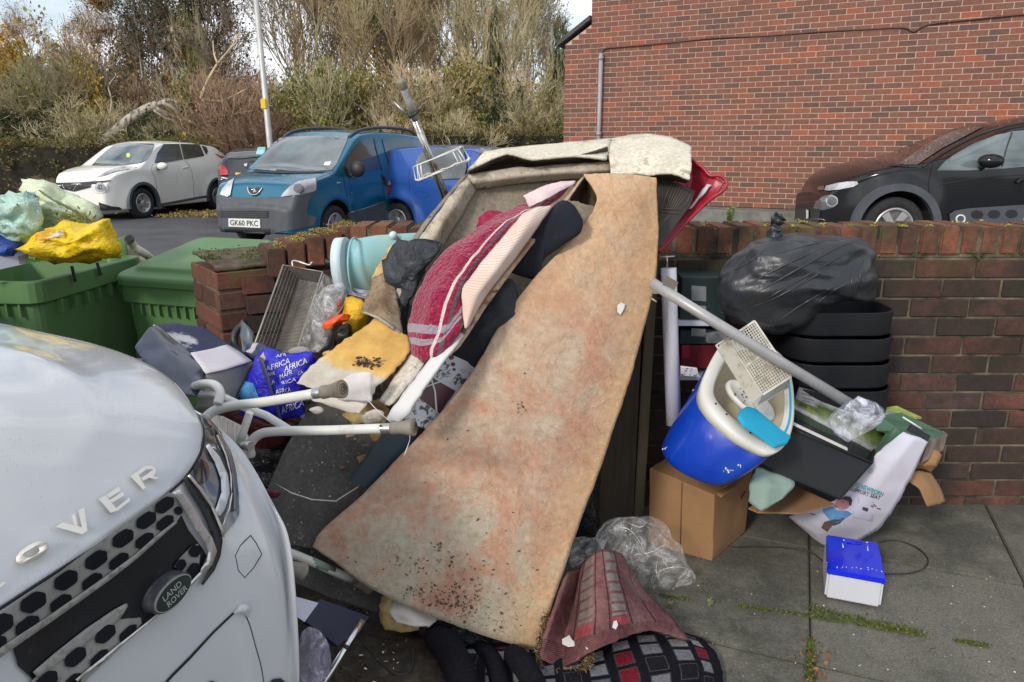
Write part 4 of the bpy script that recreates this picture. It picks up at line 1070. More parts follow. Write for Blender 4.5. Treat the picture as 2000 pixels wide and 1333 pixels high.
strip_px('headlight_ring',cz(*ell(298,788,50,46,14)+ell(298,788,50,46,14)[:1]),.014,bv,K['lens'],hl,.008)
decal('number_plate',cz((75,860),(95,870),(95,938),(75,945)),bv,K['plate'],t,.008)
arch_lips(t,PC,K['grey'],.075,(0,),(1,),.045)
decal('wheel_arch_trim',cz((715,715),(740,690),(900,665),(990,690),(1100,780),(1000,750),(880,715)),bv,K['black'],t,.006)
strip_px('door_seam',cz((1190,440),(1165,560),(1150,650),(1165,740),(1175,900),(1180,990)),.012,bv,K['seam'],t,0)
strip_px('bonnet_seam',cz((230,650),(450,575),(700,545),(860,530),(950,480)),.008,bv,K['seam'],t,0)
strip_px('door_handle',cz((1925,625),(1960,600),(2010,595)),.04,bv,pn_,t,.02)
ab=decal('side_bump_panel',cz((1335,960),(1330,900),(1380,870),(1500,850),(2030,815),(2030,1010),(1350,1010)),bv,K['grey'],t,.012)
for cx in(1575,1725,1880):decal('bump_cell',cz(*ell(cx,905-(cx-1575)*.02,55,38,14)),bv,K['black'],ab,.016)
strip_px('bump_ring',cz(*(ell(1430,945,38,34,14)+ell(1430,945,38,34,14)[:1])),.02,bv,K['plate'],ab,.018)
strip_px('fog_lamp_rim',cz((110,960),(150,948),(210,950),(240,962)),.02,bv,K['lensdark'],t,.006)
door_mirror(t,(-.83,1.03,1.05),1,pn_,.13,.11,.075)
strip_px('door_swage',cz((1200,650),(1500,600),(1800,565),(2010,555)),.012,bv,K['black'],t,0)
# ================================================================ WHITE SUV IN THE FOREGROUND
def wetpaint():
    m,nt,b=material('white_wet_paint');v=objvec(nt)
    n=nz(nt,2.0,5,.55,v);r=ramp(nt,[(.35,(.49,.51,.535)),(.7,(.54,.545,.55))]);nt.links.new(n.outputs[0],r.inputs[0]);c=r.outputs[0]
    d=nz(nt,70,4,.7,v);dr=ramp(nt,[(.64,(0,0,0)),(.8,(.16,.16,.16))]);nt.links.new(d.outputs[0],dr.inputs[0]);c=mixc(nt,dr.outputs[0],c,(.24,.22,.19))
    nt.links.new(c,b.inputs['Base Color']);b.inputs['Roughness'].default_value=.3;b.inputs['Coat Weight'].default_value=1;b.inputs['Coat Roughness'].default_value=.06
    # dried and standing water drops
    vo=N(nt,'ShaderNodeTexVoronoi');vo.inputs['Scale'].default_value=120;vo.inputs['Randomness'].default_value=1;nt.links.new(v,vo.inputs['Vector'])
    dr2=ramp(nt,[(.10,(1,1,1)),(.2,(0,0,0))]);nt.links.new(vo.outputs['Distance'],dr2.inputs[0])
    msk=nz(nt,9,3,.5,v);f=mth(nt,'MULTIPLY',dr2.outputs[0],mth(nt,'GREATER_THAN',msk.outputs[0],.5))
    bb=N(nt,'ShaderNodeBump');bb.inputs['Strength'].default_value=.3;bb.inputs['Distance'].default_value=.002;nt.links.new(f,bb.inputs['Height']);nt.links.new(bb.outputs[0],b.inputs['Normal']);nt.links.new(bb.outputs[0],b.inputs['Coat Normal'])
    return m
M_suv=wetpaint()
EX,EY,EA=-.80,.56,-20
suv=thing('parked_suv','white wet SUV with black honeycomb grille filling the lower left foreground','car',(EX,EY,RG),R(EA))
PE=dict(rear=-3.4,front=.62,W=1.80,H=1.60,wb=2.66,wr=.36,arch=.45,belt=.98,tum=.2,sill=.3,nose=.3,tail=.12,crown=.03,
          top=[(-3.4,1.2),(-3.2,1.45),(-2.4,1.58),(-1.4,1.6),(-1.0,1.5),(-.3,1.0),(-.1,.98),(.3,.95),(.55,.90),(.62,.84)])
bm=car_body(PE,1);bmesh.ops.translate(bm,vec=(-.86,0,0),verts=bm.verts);obj('cabin_body',bm,[M_suv,K['under']],suv,local=True)
for hx in(-.86,-.86-2.66):
    for s in(1,-1):wheel(suv,Vector((hx,s*.80,.36)),s,.36,.22,5)
# bonnet
rim=[(-420,1440,.80),(-300,1375,.80),(-160,1290,.80),(0,1187,.80),(107,1117,.805),(214,1048,.815),(321,968,.83),(364,927,.84),(390,882,.86),(397,845,.88),(385,806,.90),(342,746,.93),(278,703,.955),(187,670,.975),(80,646,.99),(0,629,1.0),(-150,600,1.01),(-330,575,1.02)]
rp=smooth_path([PH(*p)for p in rim],6);ctr=PH(-420,900,1.02)
bm=BM();rows=[];n=34
for k in range(n+1):
    t=(k/n)**1.3*.97
    rows.append([bm.verts.new(p.lerp(ctr,t)+Vector((0,0,.045*min(1,t/.55)**.8*(1-t*.4)+.0035*(1-math.exp(-t*60))-.0035+.006*math.exp(-((t-.33)/.05)**2)*max(0,1-abs(i/len(rp)-.7)*2.5))))for i,p in enumerate(rp)])
for a,b2 in zip(rows,rows[1:]):
    for i in range(len(rp)-1):f=bm.faces.new((a[i],a[i+1],b2[i+1],b2[i]));f.smooth=True
# folded edge downwards
ed=[bm.verts.new(p+Vector((0,0,-.012)))for p in rp]
for i in range(len(rp)-1):bm.faces.new((ed[i],ed[i+1],rows[0][i+1],rows[0][i]))
bmesh.ops.recalc_face_normals(bm,faces=bm.faces[:])
bon=obj('bonnet',bm,M_suv,suv)
# front end
cols=[
 [(-420,1450,.80),(-400,1560,.71),(-370,1680,.61),(-330,1780,.52),(-280,1900,.42),(-200,2300,.2)],
 [(-160,1296,.80),(-130,1420,.71),(-80,1540,.61),(-30,1620,.53),(30,1740,.42),(60,2000,.2)],
 [(0,1191,.80),(30,1310,.71),(80,1430,.61),(120,1500,.53),(170,1600,.42),(200,1850,.2)],
 [(107,1121,.805),(140,1220,.71),(185,1330,.61),(225,1400,.53),(270,1490,.42),(300,1700,.2)],
 [(214,1052,.815),(250,1145,.72),(290,1240,.62),(330,1310,.54),(375,1400,.43),(400,1600,.22)],
 [(321,972,.83),(352,1060,.74),(390,1150,.64),(425,1220,.56),(455,1320,.45),(470,1500,.25)],
 [(364,931,.84),(397,1010,.76),(432,1095,.67),(463,1180,.58),(485,1285,.47),(495,1480,.27)],
 [(390,886,.86),(432,950,.785),(470,1040,.70),(503,1125,.61),(528,1235,.49),(538,1430,.28)],
 [(397,849,.875),(445,900,.815),(492,985,.74),(532,1085,.64),(556,1190,.52),(566,1400,.29)],
 [(393,815,.89),(432,852,.845),(478,915,.785),(524,1000,.70),(556,1100,.60),(577,1240,.46),][:5]+[(580,1420,.28)],
 [(389,808,.90),(428,842,.855),(474,890,.80),(529,994,.71),(562,1085,.62),(585,1240,.46)]]
cols[-1]=[(389,806,.90),(430,838,.855),(478,888,.80),(531,985,.715),(567,1090,.62),(586,1400,.30)]
G=[[PH(*c[r])for c in cols]for r in range(6)]
back=Vector((-.94,.34,0));lft=Vector((.34,.94,0))
for r in G:r.append(r[-1]+back*.10+lft*.025);r.append(r[-2]+back*.5+lft*.05)
bm=BM();grid_surf(bm,G,6,7)
bmesh.ops.recalc_face_normals(bm,faces=bm.faces[:])
fr=obj('bumper',bm,M_suv,suv);mod(fr,'SOLIDIFY',thickness=.003,offset=-1)
bpy.context.view_layer.update()
tb0=BM();grid_surf(tb0,[[G[0][i]+(G[0][i]-G[1][i])*.45+Vector((-.01,0,0))for i in range(len(G[0]))]]+G,6,7);tb0.normal_update();bvf=BVHTree.FromBMesh(tb0);tb0.free();bvb=bvh_of(bon);hit.dist=1.5
gz=lambda*p:ZM(0,900,3.078,p) # 985/320
ez=lambda*p:ZM(300,820,2.6,p)
fz=lambda*p:ZM(0,620,1.87,p)
# letters on the bonnet edge
M_chr=simple('bright_chrome',(.62,.60,.57),.3,.75,var=.05,sc=20,dirt=(.35,.32,.28),dsc=60,dthr=(.6,.7))
M_let=simple('letter_chrome',(.78,.74,.66),.35,.35,var=.05,dirt=(.5,.46,.4),dsc=60,dthr=(.6,.7))
def letter(ch,quad):return text_on('bonnet_letter',ch,quad,bvb,M_let,suv,.006,.006,bold=.07)
letter('O',gz((112,658),(312,548),(252,462),(62,575)))
letter('V',gz((490,462),(520,420),(490,282),(320,400)))if False else None
def polyletter(polys):
    bm=BM()
    for poly in polys:
        g=clip_grid(poly,9);bk={}
        for v in g.verts:v.co=hit(bvb,v.co.x,v.co.y,.006)[0]
        r=bmesh.ops.extrude_face_region(g,geom=g.faces[:])
        for v in[q for q in r['geom']if isinstance(q,bmesh.types.BMVert)]:v.co=v.co-(v.co-O3).normalized()*.006
        bmesh.ops.recalc_face_normals(g,faces=g.faces[:])
        me=bpy.data.meshes.new('x');g.to_mesh(me);g.free();bm.from_mesh(me);bpy.data.meshes.remove(me)
    return obj('bonnet_letter',bm,M_let,suv)
polyletter([gz((325,405),(368,380),(482,408),(460,308),(496,290),(516,430),(484,450))])
polyletter([gz((582,240),(625,217),(697,308),(655,322)),gz((628,216),(703,163),(716,190),(645,234)),gz((648,247),(726,196),(738,216),(664,262)),gz((680,300),(768,228),(772,250),(694,311))])
polyletter([gz((772,104),(812,78),(866,172),(848,182)),gz((812,78),(862,44),(900,40),(926,62),(920,82),(905,60),(870,62),(822,98)),gz((905,70),(928,75),(915,100),(850,132),(838,116)),gz((880,112),(905,104),(945,112),(925,122))])
polyletter([gz((-25,770),(0,738),(25,742),(-5,770))])
# grille
gl=decal('grille',ez((76,372),(100,420),(170,560),(240,650),(262,690),(230,770),(100,905),(0,1000),(-60,1050),(-160,1130),(-380,1310),(-520,1420),(-700,1250),(-770,1000),(-430,800),(-210,640),(-60,500)),bvf,simple('grille_black',(.008,.009,.012),.35,var=.3,dirt=(.07,.07,.06),dsc=50,dthr=(.62,.8)),suv,.004,step=16)
M_mesh=simple('grille_mesh',(.27,.265,.24),.5,.1,var=.12,sc=30,dirt=(.15,.15,.14),dsc=70,dthr=(.56,.7),bump=.3)
# honeycomb: a grey web with dark six-sided openings
def hexcell(c,ax,bx,ang,par,off=.0095):
    ca_,sa=cos(R(ang)),sin(R(ang));pts=[]
    base=[(-1,0),(-.62,-1),(.55,-1),(1,-.12),(.62,1),(-.55,1)]
    for i in range(6):
        p,q=Vector(base[i]),Vector(base[(i+1)%6])
        for t in(.14,.5,.86):r=p.lerp(q,t);pts.append((c[0]+r.x*ax*ca_-r.y*bx*sa,c[1]+r.x*ax*sa+r.y*bx*ca_))
    return decal('mesh_opening',pts,bvf,M_hole,par,off,step=5)
M_hole=simple('mesh_hole',(.006,.007,.011),.6,spec=.2)
web=decal('grille_mesh',gz((-140,1010),(0,905),(240,740),(480,562),(740,372),(1000,190),(1050,235),(1090,300),(1050,360),(930,470),(800,580),(640,700),(440,845),(250,975),(60,1105),(-60,1190),(-200,1290)),bvf,M_mesh,gl,.0065,step=6)
for(x,y)in[(-30,990),(172,850),(372,712),(555,590),(715,465),(855,358),(965,268)]:
    s=1.12-.33*(x/960);p=gz((x,y))[0];hexcell(p,29*s,15*s,-35,web)
for(x,y)in[(-65,1120),(135,992),(340,853),(532,720),(692,600),(845,478),(968,372)]:
    s=1.08-.33*(x/960);p=gz((x,y))[0];hexcell(p,28.5*s,14*s,-37,web)
hexcell(ez((105,462))[0],8,8,-40,web)
web=decal('grille_mesh',gz((100,1400),(230,1262),(330,1180),(520,1030),(640,945),(745,852),(755,868),(700,950),(830,940),(835,975),(770,1060),(640,1190),(520,1300),(440,1400)),bvf,M_mesh,gl,.0065,step=6)
for(x,y,s)in[(612,1040,.88),(425,1185,.93),(245,1335,1.0)]:hexcell(gz((x,y))[0],30*s,14.5*s,-42,web)
for(x,y,s)in[(748,1032,.8),(572,1188,.85),(400,1340,.9)]:hexcell(gz((x,y))[0],30*s,11.5*s,-44,web)
web3=web;web=decal('grille_mesh',ez((90,745),(120,700),(180,640),(215,628),(225,680),(215,760),(165,805),(140,800),(130,770)),bvf,M_mesh,gl,.0065,step=6)
for(x,y,a_,b_)in[(192,665,13,11),(120,735,13,9),(185,762,17,11)]:hexcell(ez((x,y))[0],a_,b_,-55,web)
# ledges between the rows
def band(name,pts,w_,m,parent,off=.006,th=.004):
    """a ribbon of pixel width w_ along pts on the front"""
    P=[Vector((p[0],p[1]))for p in pts];L_,R_=[],[]
    for i,p in enumerate(P):
        t=(P[min(i+1,len(P)-1)]-P[max(0,i-1)]).normalized();nn=Vector((-t.y,t.x));ww=w_[i]if isinstance(w_,(list,tuple))else w_
        L_.append(p+nn*ww/2);R_.append(p-nn*ww/2)
    poly=[tuple(q)for q in L_]+[tuple(q)for q in R_[::-1]]
    return decal(name,poly,bvf,m,parent,off,th,step=14)
band('grille_bar',gz((-40,1165),(60,1095),(250,965),(440,830),(640,690),(800,570),(930,455),(1040,365)),[16,15,13,12,11,9,8,5],M_mesh,gl,.008)
band('grille_bar',gz((190,1290),(320,1190),(520,1040),(680,930),(745,865)),[14,20,24,24,8],M_mesh,gl,.006)
# chrome surround
band('grille_surround',ez((95,362),(150,440),(210,540),(262,615),(282,668),(268,722),(225,772)),[16,17,17,17,17,14,10],M_chr,suv,.010,.006)
band('grille_surround',ez((240,760),(150,850),(60,935),(-60,1035),(-230,1175),(-420,1330)),[8,6,5,5,6,6],M_chr,suv,.010,.005)
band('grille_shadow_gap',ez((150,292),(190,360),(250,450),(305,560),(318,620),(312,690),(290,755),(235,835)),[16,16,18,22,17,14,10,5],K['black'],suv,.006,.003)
band('headlight_trim',ez((155,288),(215,360),(270,440),(325,560),(335,598)),[6,6,6,6,4],M_chr,suv,.011,.003)
# headlight
hl=decal('headlight',ez((235,-10),(262,10),(330,70),(385,180),(415,280),(430,380),(432,480),(400,530),(335,600),(300,530),(255,440),(205,350),(165,282),(215,225),(248,140),(250,60)),bvf,glassy('suv_lens',(.10,.105,.115)),suv,.006,step=10)
M_drl=simple('lamp_reflector',(.62,.64,.68),.3,.3,var=.1)
band('daytime_lamp',ez((250,140),(300,210),(340,300),(345,380),(322,450),(300,485)),[8,14,17,18,18,14],M_drl,hl,.010,.003)
decal('lamp_bowl',ez((170,275),(235,200),(290,235),(315,330),(300,420),(285,470),(230,380)),bvf,glassy('bowl',(.17,.2,.24)),hl,.008)
decal('lamp_projector',ez(*ell(222,270,38,60,16)),bvf,glassy('projector',(.07,.06,.06)),hl,.010)
band('lamp_edge_trim',ez((240,-5),(300,60),(350,160),(390,270),(405,380),(398,470)),[6,5,6,7,8,6],glassy('lens_edge',(.10,.085,.12)),hl,.010,.002)
band('lamp_inner_trim',ez((300,95),(345,190),(375,290),(382,380),(365,460),(330,545)),[2,3,3,3,3,3],M_chr,hl,.011,.002)
# washer cover and panel lines
strip_px('washer_cover_seam',ez((492,588),(520,625),(550,683),(510,750),(462,803),(430,765),(415,690),(440,640),(492,588)),.0018,bvf,K['seam'],suv,0,sm=False)
strip_px('bonnet_seam',fz((-80,1115),(0,1064),(200,934),(400,804),(600,654),(680,580),(733,492),(741,420),(727,368)),.005,bvf,K['seam'],suv,.0)
band('bumper_groove',ez((470,955),(400,985),(300,1080),(180,1210),(90,1300),(20,1380)),[1.5,4,4,5,5,5],K['seam'],suv,.002,.001)
strip_px('bumper_seam',ez((470,1000),(490,1050),(520,1160),(545,1250),(560,1340)),.0022,bvf,K['seam'],suv,0)
bm=BM();tube(bm,smooth_path([hit(bvf,*p,.004)[0]for p in ez((405,985),(435,958),(462,965),(472,1000))],4),[.002+.008*sin(pi*k/12)for k in range(13)],8);obj('bumper_recess_lip',bm,M_suv,suv)
decal('fog_lamp_recess',ez((255,1340),(290,1322),(330,1345),(300,1380)),bvf,K['black'],suv,.004)
decal('tow_recess',ez((575,1340),(600,1315),(640,1310),(690,1350),(640,1380)),bvf,K['black'],suv,.004)
# maker's oval on the grille
q=fz((588,998))[0];p0,nn=hit(bvf,q[0],q[1],.018)
ovx=(hit(bvf,*fz((640,950))[0],.018)[0]-hit(bvf,*fz((535,1050))[0],.018)[0]);ovy=nn.cross(ovx).normalized();ovx=ovx.normalized();nn=ovx.cross(ovy)if ovx.cross(ovy).dot(O3-p0)>0 else-ovx.cross(ovy)
def oval(r1,r2,h0,h1,m,name,par,seg=36):
    bm=BM();a=[bm.verts.new(p0+ovx*cos(2*pi*k/seg)*r1+ovy*sin(2*pi*k/seg)*r2+nn*h0)for k in range(seg)];b=[bm.verts.new(p0+ovx*cos(2*pi*k/seg)*r1*.96+ovy*sin(2*pi*k/seg)*r2*.96+nn*h1)for k in range(seg)]
    for k in range(seg):bm.faces.new((a[k],a[(k+1)%seg],b[(k+1)%seg],b[k]))
    bm.faces.new(b);bmesh.ops.recalc_face_normals(bm,faces=bm.faces[:]);return obj(name,bm,m,par)
M_bdg=simple('badge_green',(.015,.03,.025),.3,var=.2,dirt=(.14,.14,.13),dsc=40,dthr=(.6,.75))
ov=oval(.044,.026,-.02,.010,simple('badge_housing',(.05,.055,.065),.4,dirt=(.16,.16,.15),dsc=40),'badge',suv)
oval(.041,.0235,.0,.013,M_chr,'badge_rim',ov);oval(.039,.0215,.0,.0145,M_bdg,'badge_face',ov)
up=ovy if ovy.z>0 else-ovy
rt=ovx if ovx.y>0 else-ovx
for s,dx,dy,wd in(('LAND',-.002,.002,.040),('ROVER',.002,-.013,.044)):
    tb=text_bm(s,bold=.01)
    for v in tb.verts:v.co=p0+nn*.0155+rt*((v.co.x-.5)*wd+dx)+up*(v.co.y*.011+dy)
    obj('badge_lettering',tb,simple('badge_silver',(.45,.46,.44),.4,.5),ov)
# ================================================================ RUBBISH, LEFT AND CENTRE
def text_plane(name,s,quad,pl,m,parent,off=.003,bold=.01,label=None):
    bm=text_bm(s,bold=bold);P=[PP(q[0],q[1],pl)for q in quad]
    n=pl[1]if pl[1].dot(O3-P[0])>0 else-pl[1]
    for v in bm.verts:v.co=(P[0].lerp(P[1],v.co.x)).lerp(P[3].lerp(P[2],v.co.x),v.co.y)+n*off
    return obj(name,bm,m,parent,label=label)
def poly_on(name,pts,pl,m,parent,off=.002,th=.0012,label=None):
    P=[PP(p[0],p[1],pl)for p in pts];n=pl[1]if pl[1].dot(O3-P[0])>0 else-pl[1]
    bm=BM();poly_slab(bm,[p+n*off for p in P],n*-th);return obj(name,bm,m,parent,label=label)
def panel(name,pts,pl,th,m,parent=None,wob=0,label=None,bev=0):
    P=[PP(p[0],p[1],pl)for p in pts];n=pl[1]if pl[1].dot(O3-P[0])>0 else-pl[1]
    bm=BM();poly_slab(bm,P,n*-th)
    if bev:bevel(bm,bev,2)
    return obj(name,bm,m,parent,label=label)
# ---- wheeled bins
M_bin=simple('bin_green',(.09,.195,.066),.5,var=.1,sc=3,bump=.15,bsc=200,dirt=(.135,.22,.095),dsc=4,dthr=(.5,.8))
M_bink=simple('bin_dark_gap',(.006,.02,.01),.6)
M_wtxt=simple('white_print',(.7,.72,.7),.5)
def loft(bm,rings,mi=0,cap0=True,cap1=True,smooth=False):
    V=[[bm.verts.new(p)for p in r]for r in rings];n=len(V[0])
    for a,b in zip(V,V[1:]):
        for k in range(n):f=bm.faces.new((a[k],a[(k+1)%n],b[(k+1)%n],b[k]));f.smooth=smooth;f.material_index=mi
    if cap0:bm.faces.new(V[0][::-1]).material_index=mi
    if cap1:bm.faces.new(V[-1]).material_index=mi
def rrect(w_,d,r,z,n=4,cx=0,cy=0):
    P=[]
    for(sx,sy,a0)in((1,1,0),(-1,1,pi/2),(-1,-1,pi),(1,-1,1.5*pi)):
        for k in range(n+1):a=a0+pi/2*k/n;P.append(Vector((cx+sx*(w_/2-r)+cos(a)*r,cy+sy*(d/2-r)+sin(a)*r,z)))
    return P
def wheelie(label,loc,rz,w_,d,h,lid):
    """front of the bin faces local -Y"""
    t=thing('wheelie_bin',label,'bin',loc,R(rz),'green wheeled bins at the left')
    bm=BM();loft(bm,[rrect(w_*.80,d*.66,.04,.06),rrect(w_*.82,d*.70,.05,.10),rrect(w_*.95,d*.93,.05,h-.10),rrect(w_*.955,d*.935,.05,h-.035)],cap1=False)
    # inner skin
    loft(bm,[rrect(w_*.92,d*.90,.045,h-.035),rrect(w_*.78,d*.66,.04,.12)],cap0=False);bmesh.ops.recalc_face_normals(bm,faces=bm.faces[:])
    obj('bin_body',bm,M_bin,t,local=True)
    bm=BM();loft(bm,[rrect(w_*.98,d*.96,.055,h-.09),rrect(w_*1.02,d*1.0,.06,h-.08),rrect(w_*1.02,d*1.0,.06,h-.005),rrect(w_*1.0,d*.98,.05,h),rrect(w_*.93,d*.91,.045,h),rrect(w_*.93,d*.91,.045,h-.05)],cap0=False,cap1=False)
    bmesh.ops.recalc_face_normals(bm,faces=bm.faces[:]);rimo=obj('rim',bm,M_bin,t,local=True)
    rb=[BM()for _ in range(16)]
    for k in range(9):x=-w_*.36+w_*.72*k/8;obox_fast(rb[k],Vector((x-.004,-d*.49,h-.135)),Vector((.008,0,0)),Vector((0,.03,0)),Vector((0,0,.05)))
    for k in range(7):y=-d*.33+d*.66*k/6;obox_fast(rb[9+k],Vector((w_*.47,y-.004,h-.135)),Vector((.03,0,0)),Vector((0,.008,0)),Vector((0,0,.05)))
    for bm in rb:bmesh.ops.recalc_face_normals(bm,faces=bm.faces[:]);obj('comb_rib',bm,M_bin,rimo,local=True)
    for s in(1,-1):
        bm=BM();lathe(bm,[(0,-.025),(.09,-.025),(.1,-.015),(.1,.015),(.09,.025),(0,.025)],Matrix.Translation((s*w_*.45,d*.4,.10))@Matrix.Rotation(pi/2,4,'Y'),20);obj('wheel',bm,K['tyre'],t,local=True)
    bm=BM();tube(bm,[(-w_*.4,d*.5,h-.03),(-w_*.4,d*.58,h-.01),(w_*.4,d*.58,h-.01),(w_*.4,d*.5,h-.03)],.014,8);obj('handle',bm,M_bin,t,local=True)
    return t
b2=PH(225,552,.86);b2r=PH(425,566,.86)
W2=.50;D2=.55
rz2=math.degrees(math.atan2(b2r.y-b2.y,b2r.x-b2.x));hh=.86-RG
c2=b2+Vector((cos(R(rz2))*W2/2-sin(R(rz2))*D2/2,sin(R(rz2))*W2/2+cos(R(rz2))*D2/2,0))
binB=wheelie('green wheeled bin with raised lid and white council lettering beside the wall pier',(c2.x,c2.y,RG),rz2,W2,D2,hh,None)
# its lid, closed but riding up at the back
bm=BM();loft(bm,[rrect(W2*1.05,D2*1.04,.06,hh-.01),rrect(W2*1.06,D2*1.05,.065,hh+.02),rrect(W2*1.03,D2*1.02,.06,hh+.032),rrect(W2*.86,D2*.84,.05,hh+.036),rrect(W2*.83,D2*.80,.05,hh+.055),rrect(W2*.3,D2*.3,.05,hh+.065)])
for v in bm.verts:v.co.z+=(v.co.y+D2/2)*.17
bevel(bm,.004,1)
obj('lid',bm,M_bin,binB,local=True)
plB=(PP(300,640,(WM[binB.name]@Vector((0,-D2*.46,.6)),WM[binB.name].to_3x3()@Vector((0,-1,.1)))),(WM[binB.name].to_3x3()@Vector((0,-1,.12))).normalized())
text_plane('council_name','BEXLEY',[(325,645),(380,650),(381,632),(326,627)],plB,M_wtxt,binB,.004,.02)
text_plane('council_line','LONDON BOROUGH OF',[(325,624),(375,627),(375,622),(325,619)],plB,M_wtxt,binB,.004)
em=BM()
for P in([(306,636),(310,630),(312,620),(315,628),(320,622),(321,632),(323,640),(314,644)],[(302,640),(305,634),(308,642)],[(311,617),(313,612),(316,617),(313,620)]):
    poly_slab(em,[PP(p[0],p[1],plB)+plB[1]*.004 for p in P],plB[1]*-.001)
obj('council_emblem',em,M_wtxt,binB)
# left bin: corner nearest the camera at the photo's left
q0=PH(66,553,.93);q1=PH(250,506,.93)
ang=math.degrees(math.atan2(q1.y-q0.y,q1.x-q0.x));DD=.72;WW=.58;hA=.93-RG
A1=(q1-q0).normalized();ctrA=(q0+A1*DD/2+Vector((-A1.y,A1.x,0))*WW/2)
binA=wheelie('large green wheeled bin heaped with carrier bags at the left edge',(ctrA.x,ctrA.y,RG),ang-90,WW,DD,hA,None)
plA=(q0+Vector((0,0,-.1)),Vector((-A1.x,-A1.y,.1)).normalized())
text_plane('council_name','BEXLEY',[(-58,618),(14,627),(13,609),(-58,600)],plA,M_wtxt,binA,.035,.02)
sp=(q0+Vector((A1.y,-A1.x,0))*.01,Vector((A1.y,-A1.x,.0)).normalized())
for P in([(133,520),(138,520),(145,550),(140,551)],[(183,514),(187,513),(195,538),(190,539)]):poly_on('side_slot',P,sp,M_bink,binA,.012,.004)
# opened lid hanging behind the left bin
bm=BM();G=[[PY(210,500,3.35),PY(232,468,3.4),PY(246,462,3.42)],[PY(220,620,3.3),PY(245,600,3.35),PY(262,600,3.4)],[PY(225,700,3.25),PY(250,700,3.3),PY(262,700,3.3)]]
grid_surf(bm,G,3,3);o=obj('open_lid',bm,M_bin,binA);mod(o,'SOLIDIFY',thickness=.02)
# beige board and cream hose between the bins
M_beige=simple('beige_board',(.3,.26,.2),.8,var=.12,dirt=(.2,.17,.12),dsc=5)
pl=plane3((245,480,3.45),(300,480,3.5),(260,700,3.3))
o=panel('beige_board',[(243,478),(262,476),(292,505),(305,515),(300,700),(252,700)],pl,.012,M_beige);tag(o,'flat beige board standing between the two green bins','board')
M_cream=simple('cream_plastic',(.62,.56,.44),.5,var=.08,dirt=(.4,.35,.26),dsc=8)
hz_=thing('hose','short twisted cream flexible hose with open end sticking up between the bins','hose',tuple(PY(250,468,3.3)))
bm=BM();P=smooth_path([PY(252,467,3.25),PY(262,482,3.3),PY(272,490,3.3),PY(288,500,3.35),PY(298,515,3.4),PY(305,560,3.4),PY(306,660,3.4)],10)
r_=[(.020-.004*abs(sin(k*1.1))+(.006 if k<3 else 0))for k in range(len(P))];tube(bm,P,r_,14,cap=False);o=obj('hose_tube',bm,M_cream,hz_)
bm=BM();d0=(P[0]-P[1]).normalized();lathe(bm,[(.015,0.001),(.0,.0012)],Matrix.Translation(P[0])@d0.to_track_quat('Z','Y').to_matrix().to_4x4(),14);obj('hose_bore',bm,K['black'],hz_)
# ---- bags on the left bin
def plastic(name,col,rough=.3,alpha=1.0,trans=0.0,bump=.5,sc=14,sheen=0,var=.18):
    m,nt,b=material(name);v=objvec(nt);n=nz(nt,sc,6,.6,v,.6);r=ramp(nt,[(.3,[c*(1-var)for c in col]),(.7,[min(1,c*(1+var))for c in col])]);nt.links.new(n.outputs[0],r.inputs[0]);nt.links.new(r.outputs[0],b.inputs['Base Color'])
    b.inputs['Roughness'].default_value=rough;b.inputs['Transmission Weight'].default_value=trans;b.inputs['Alpha'].default_value=alpha
    w_=nz(nt,sc*2.2,5,.6,v,1.6);bumpn(nt,b,w_.outputs[0],bump,.012)
    return m
M_mint=plastic('mint_bag',(.46,.66,.56),.35,bump=.8)
M_pale=plastic('pale_green_bag',(.62,.70,.48),.4,bump=.6)
M_yelb=plastic('yellow_bag',(.82,.56,.01),.3,bump=.8,var=.1)
M_blueb=plastic('blue_bag',(.015,.06,.30),.35,bump=.8)
o=pillow('blue_bag',[(-60,450),(-10,462),(20,468),(48,478),(40,500),(0,508),(-60,520)],2.75,.1,.1,M_blueb,None,.02,9,3);tag(o,'corner of a blue plastic bag under the mint bag at the left edge','bag')
o=pillow('mint_bag',[(-60,400),(0,388),(30,382),(58,384),(75,400),(80,440),(70,468),(40,474),(10,466),(-60,460)],2.78,.12,.12,M_mint,None,.05,11,5,stretch=(1,1,1.3));tag(o,'crumpled mint green carrier bag at the far left on the left bin','bag')
o=pillow('pale_green_bag',[(42,378),(55,347),(75,352),(100,362),(140,378),(178,392),(194,402),(197,432),(188,445),(150,448),(110,450),(70,436),(50,425),(58,400),(66,385)],2.95,.10,.14,M_pale,None,.045,8,8,stretch=(1,1,1.6));tag(o,'pale green carrier bag rising to a point, stuffed with garden cuttings','bag')
o.name='pale_green_bag'
M_crease=simple('bag_opening',(.12,.14,.08),.6)
sh=sheet('mouth_fold',[[PY(75,372,2.83),PY(100,392,2.8),PY(140,412,2.8),PY(165,428,2.8),PY(178,445,2.8)],[PY(78,371,2.83),PY(104,388,2.8),PY(145,408,2.8),PY(170,423,2.8),PY(182,440,2.8)]],M_crease,o,.003,5,2,.001)
rnd=random.Random(4);bm=BM();bs=BM()
for k in range(130):
    p=PY(rnd.gauss(140,26),rnd.gauss(434,9),2.76+rnd.random()*.05);d=Vector((rnd.gauss(0,1),rnd.gauss(0,.4),rnd.uniform(-.2,1))).normalized()*rnd.uniform(.012,.032);e=d.orthogonal().normalized()*.003
    bm.faces.new([bm.verts.new(q)for q in(p,p+d*.5-e,p+d,p+d*.5+e)])
o=obj('garden_cuttings',bm,LM['green']);tag(o,kind='stuff')
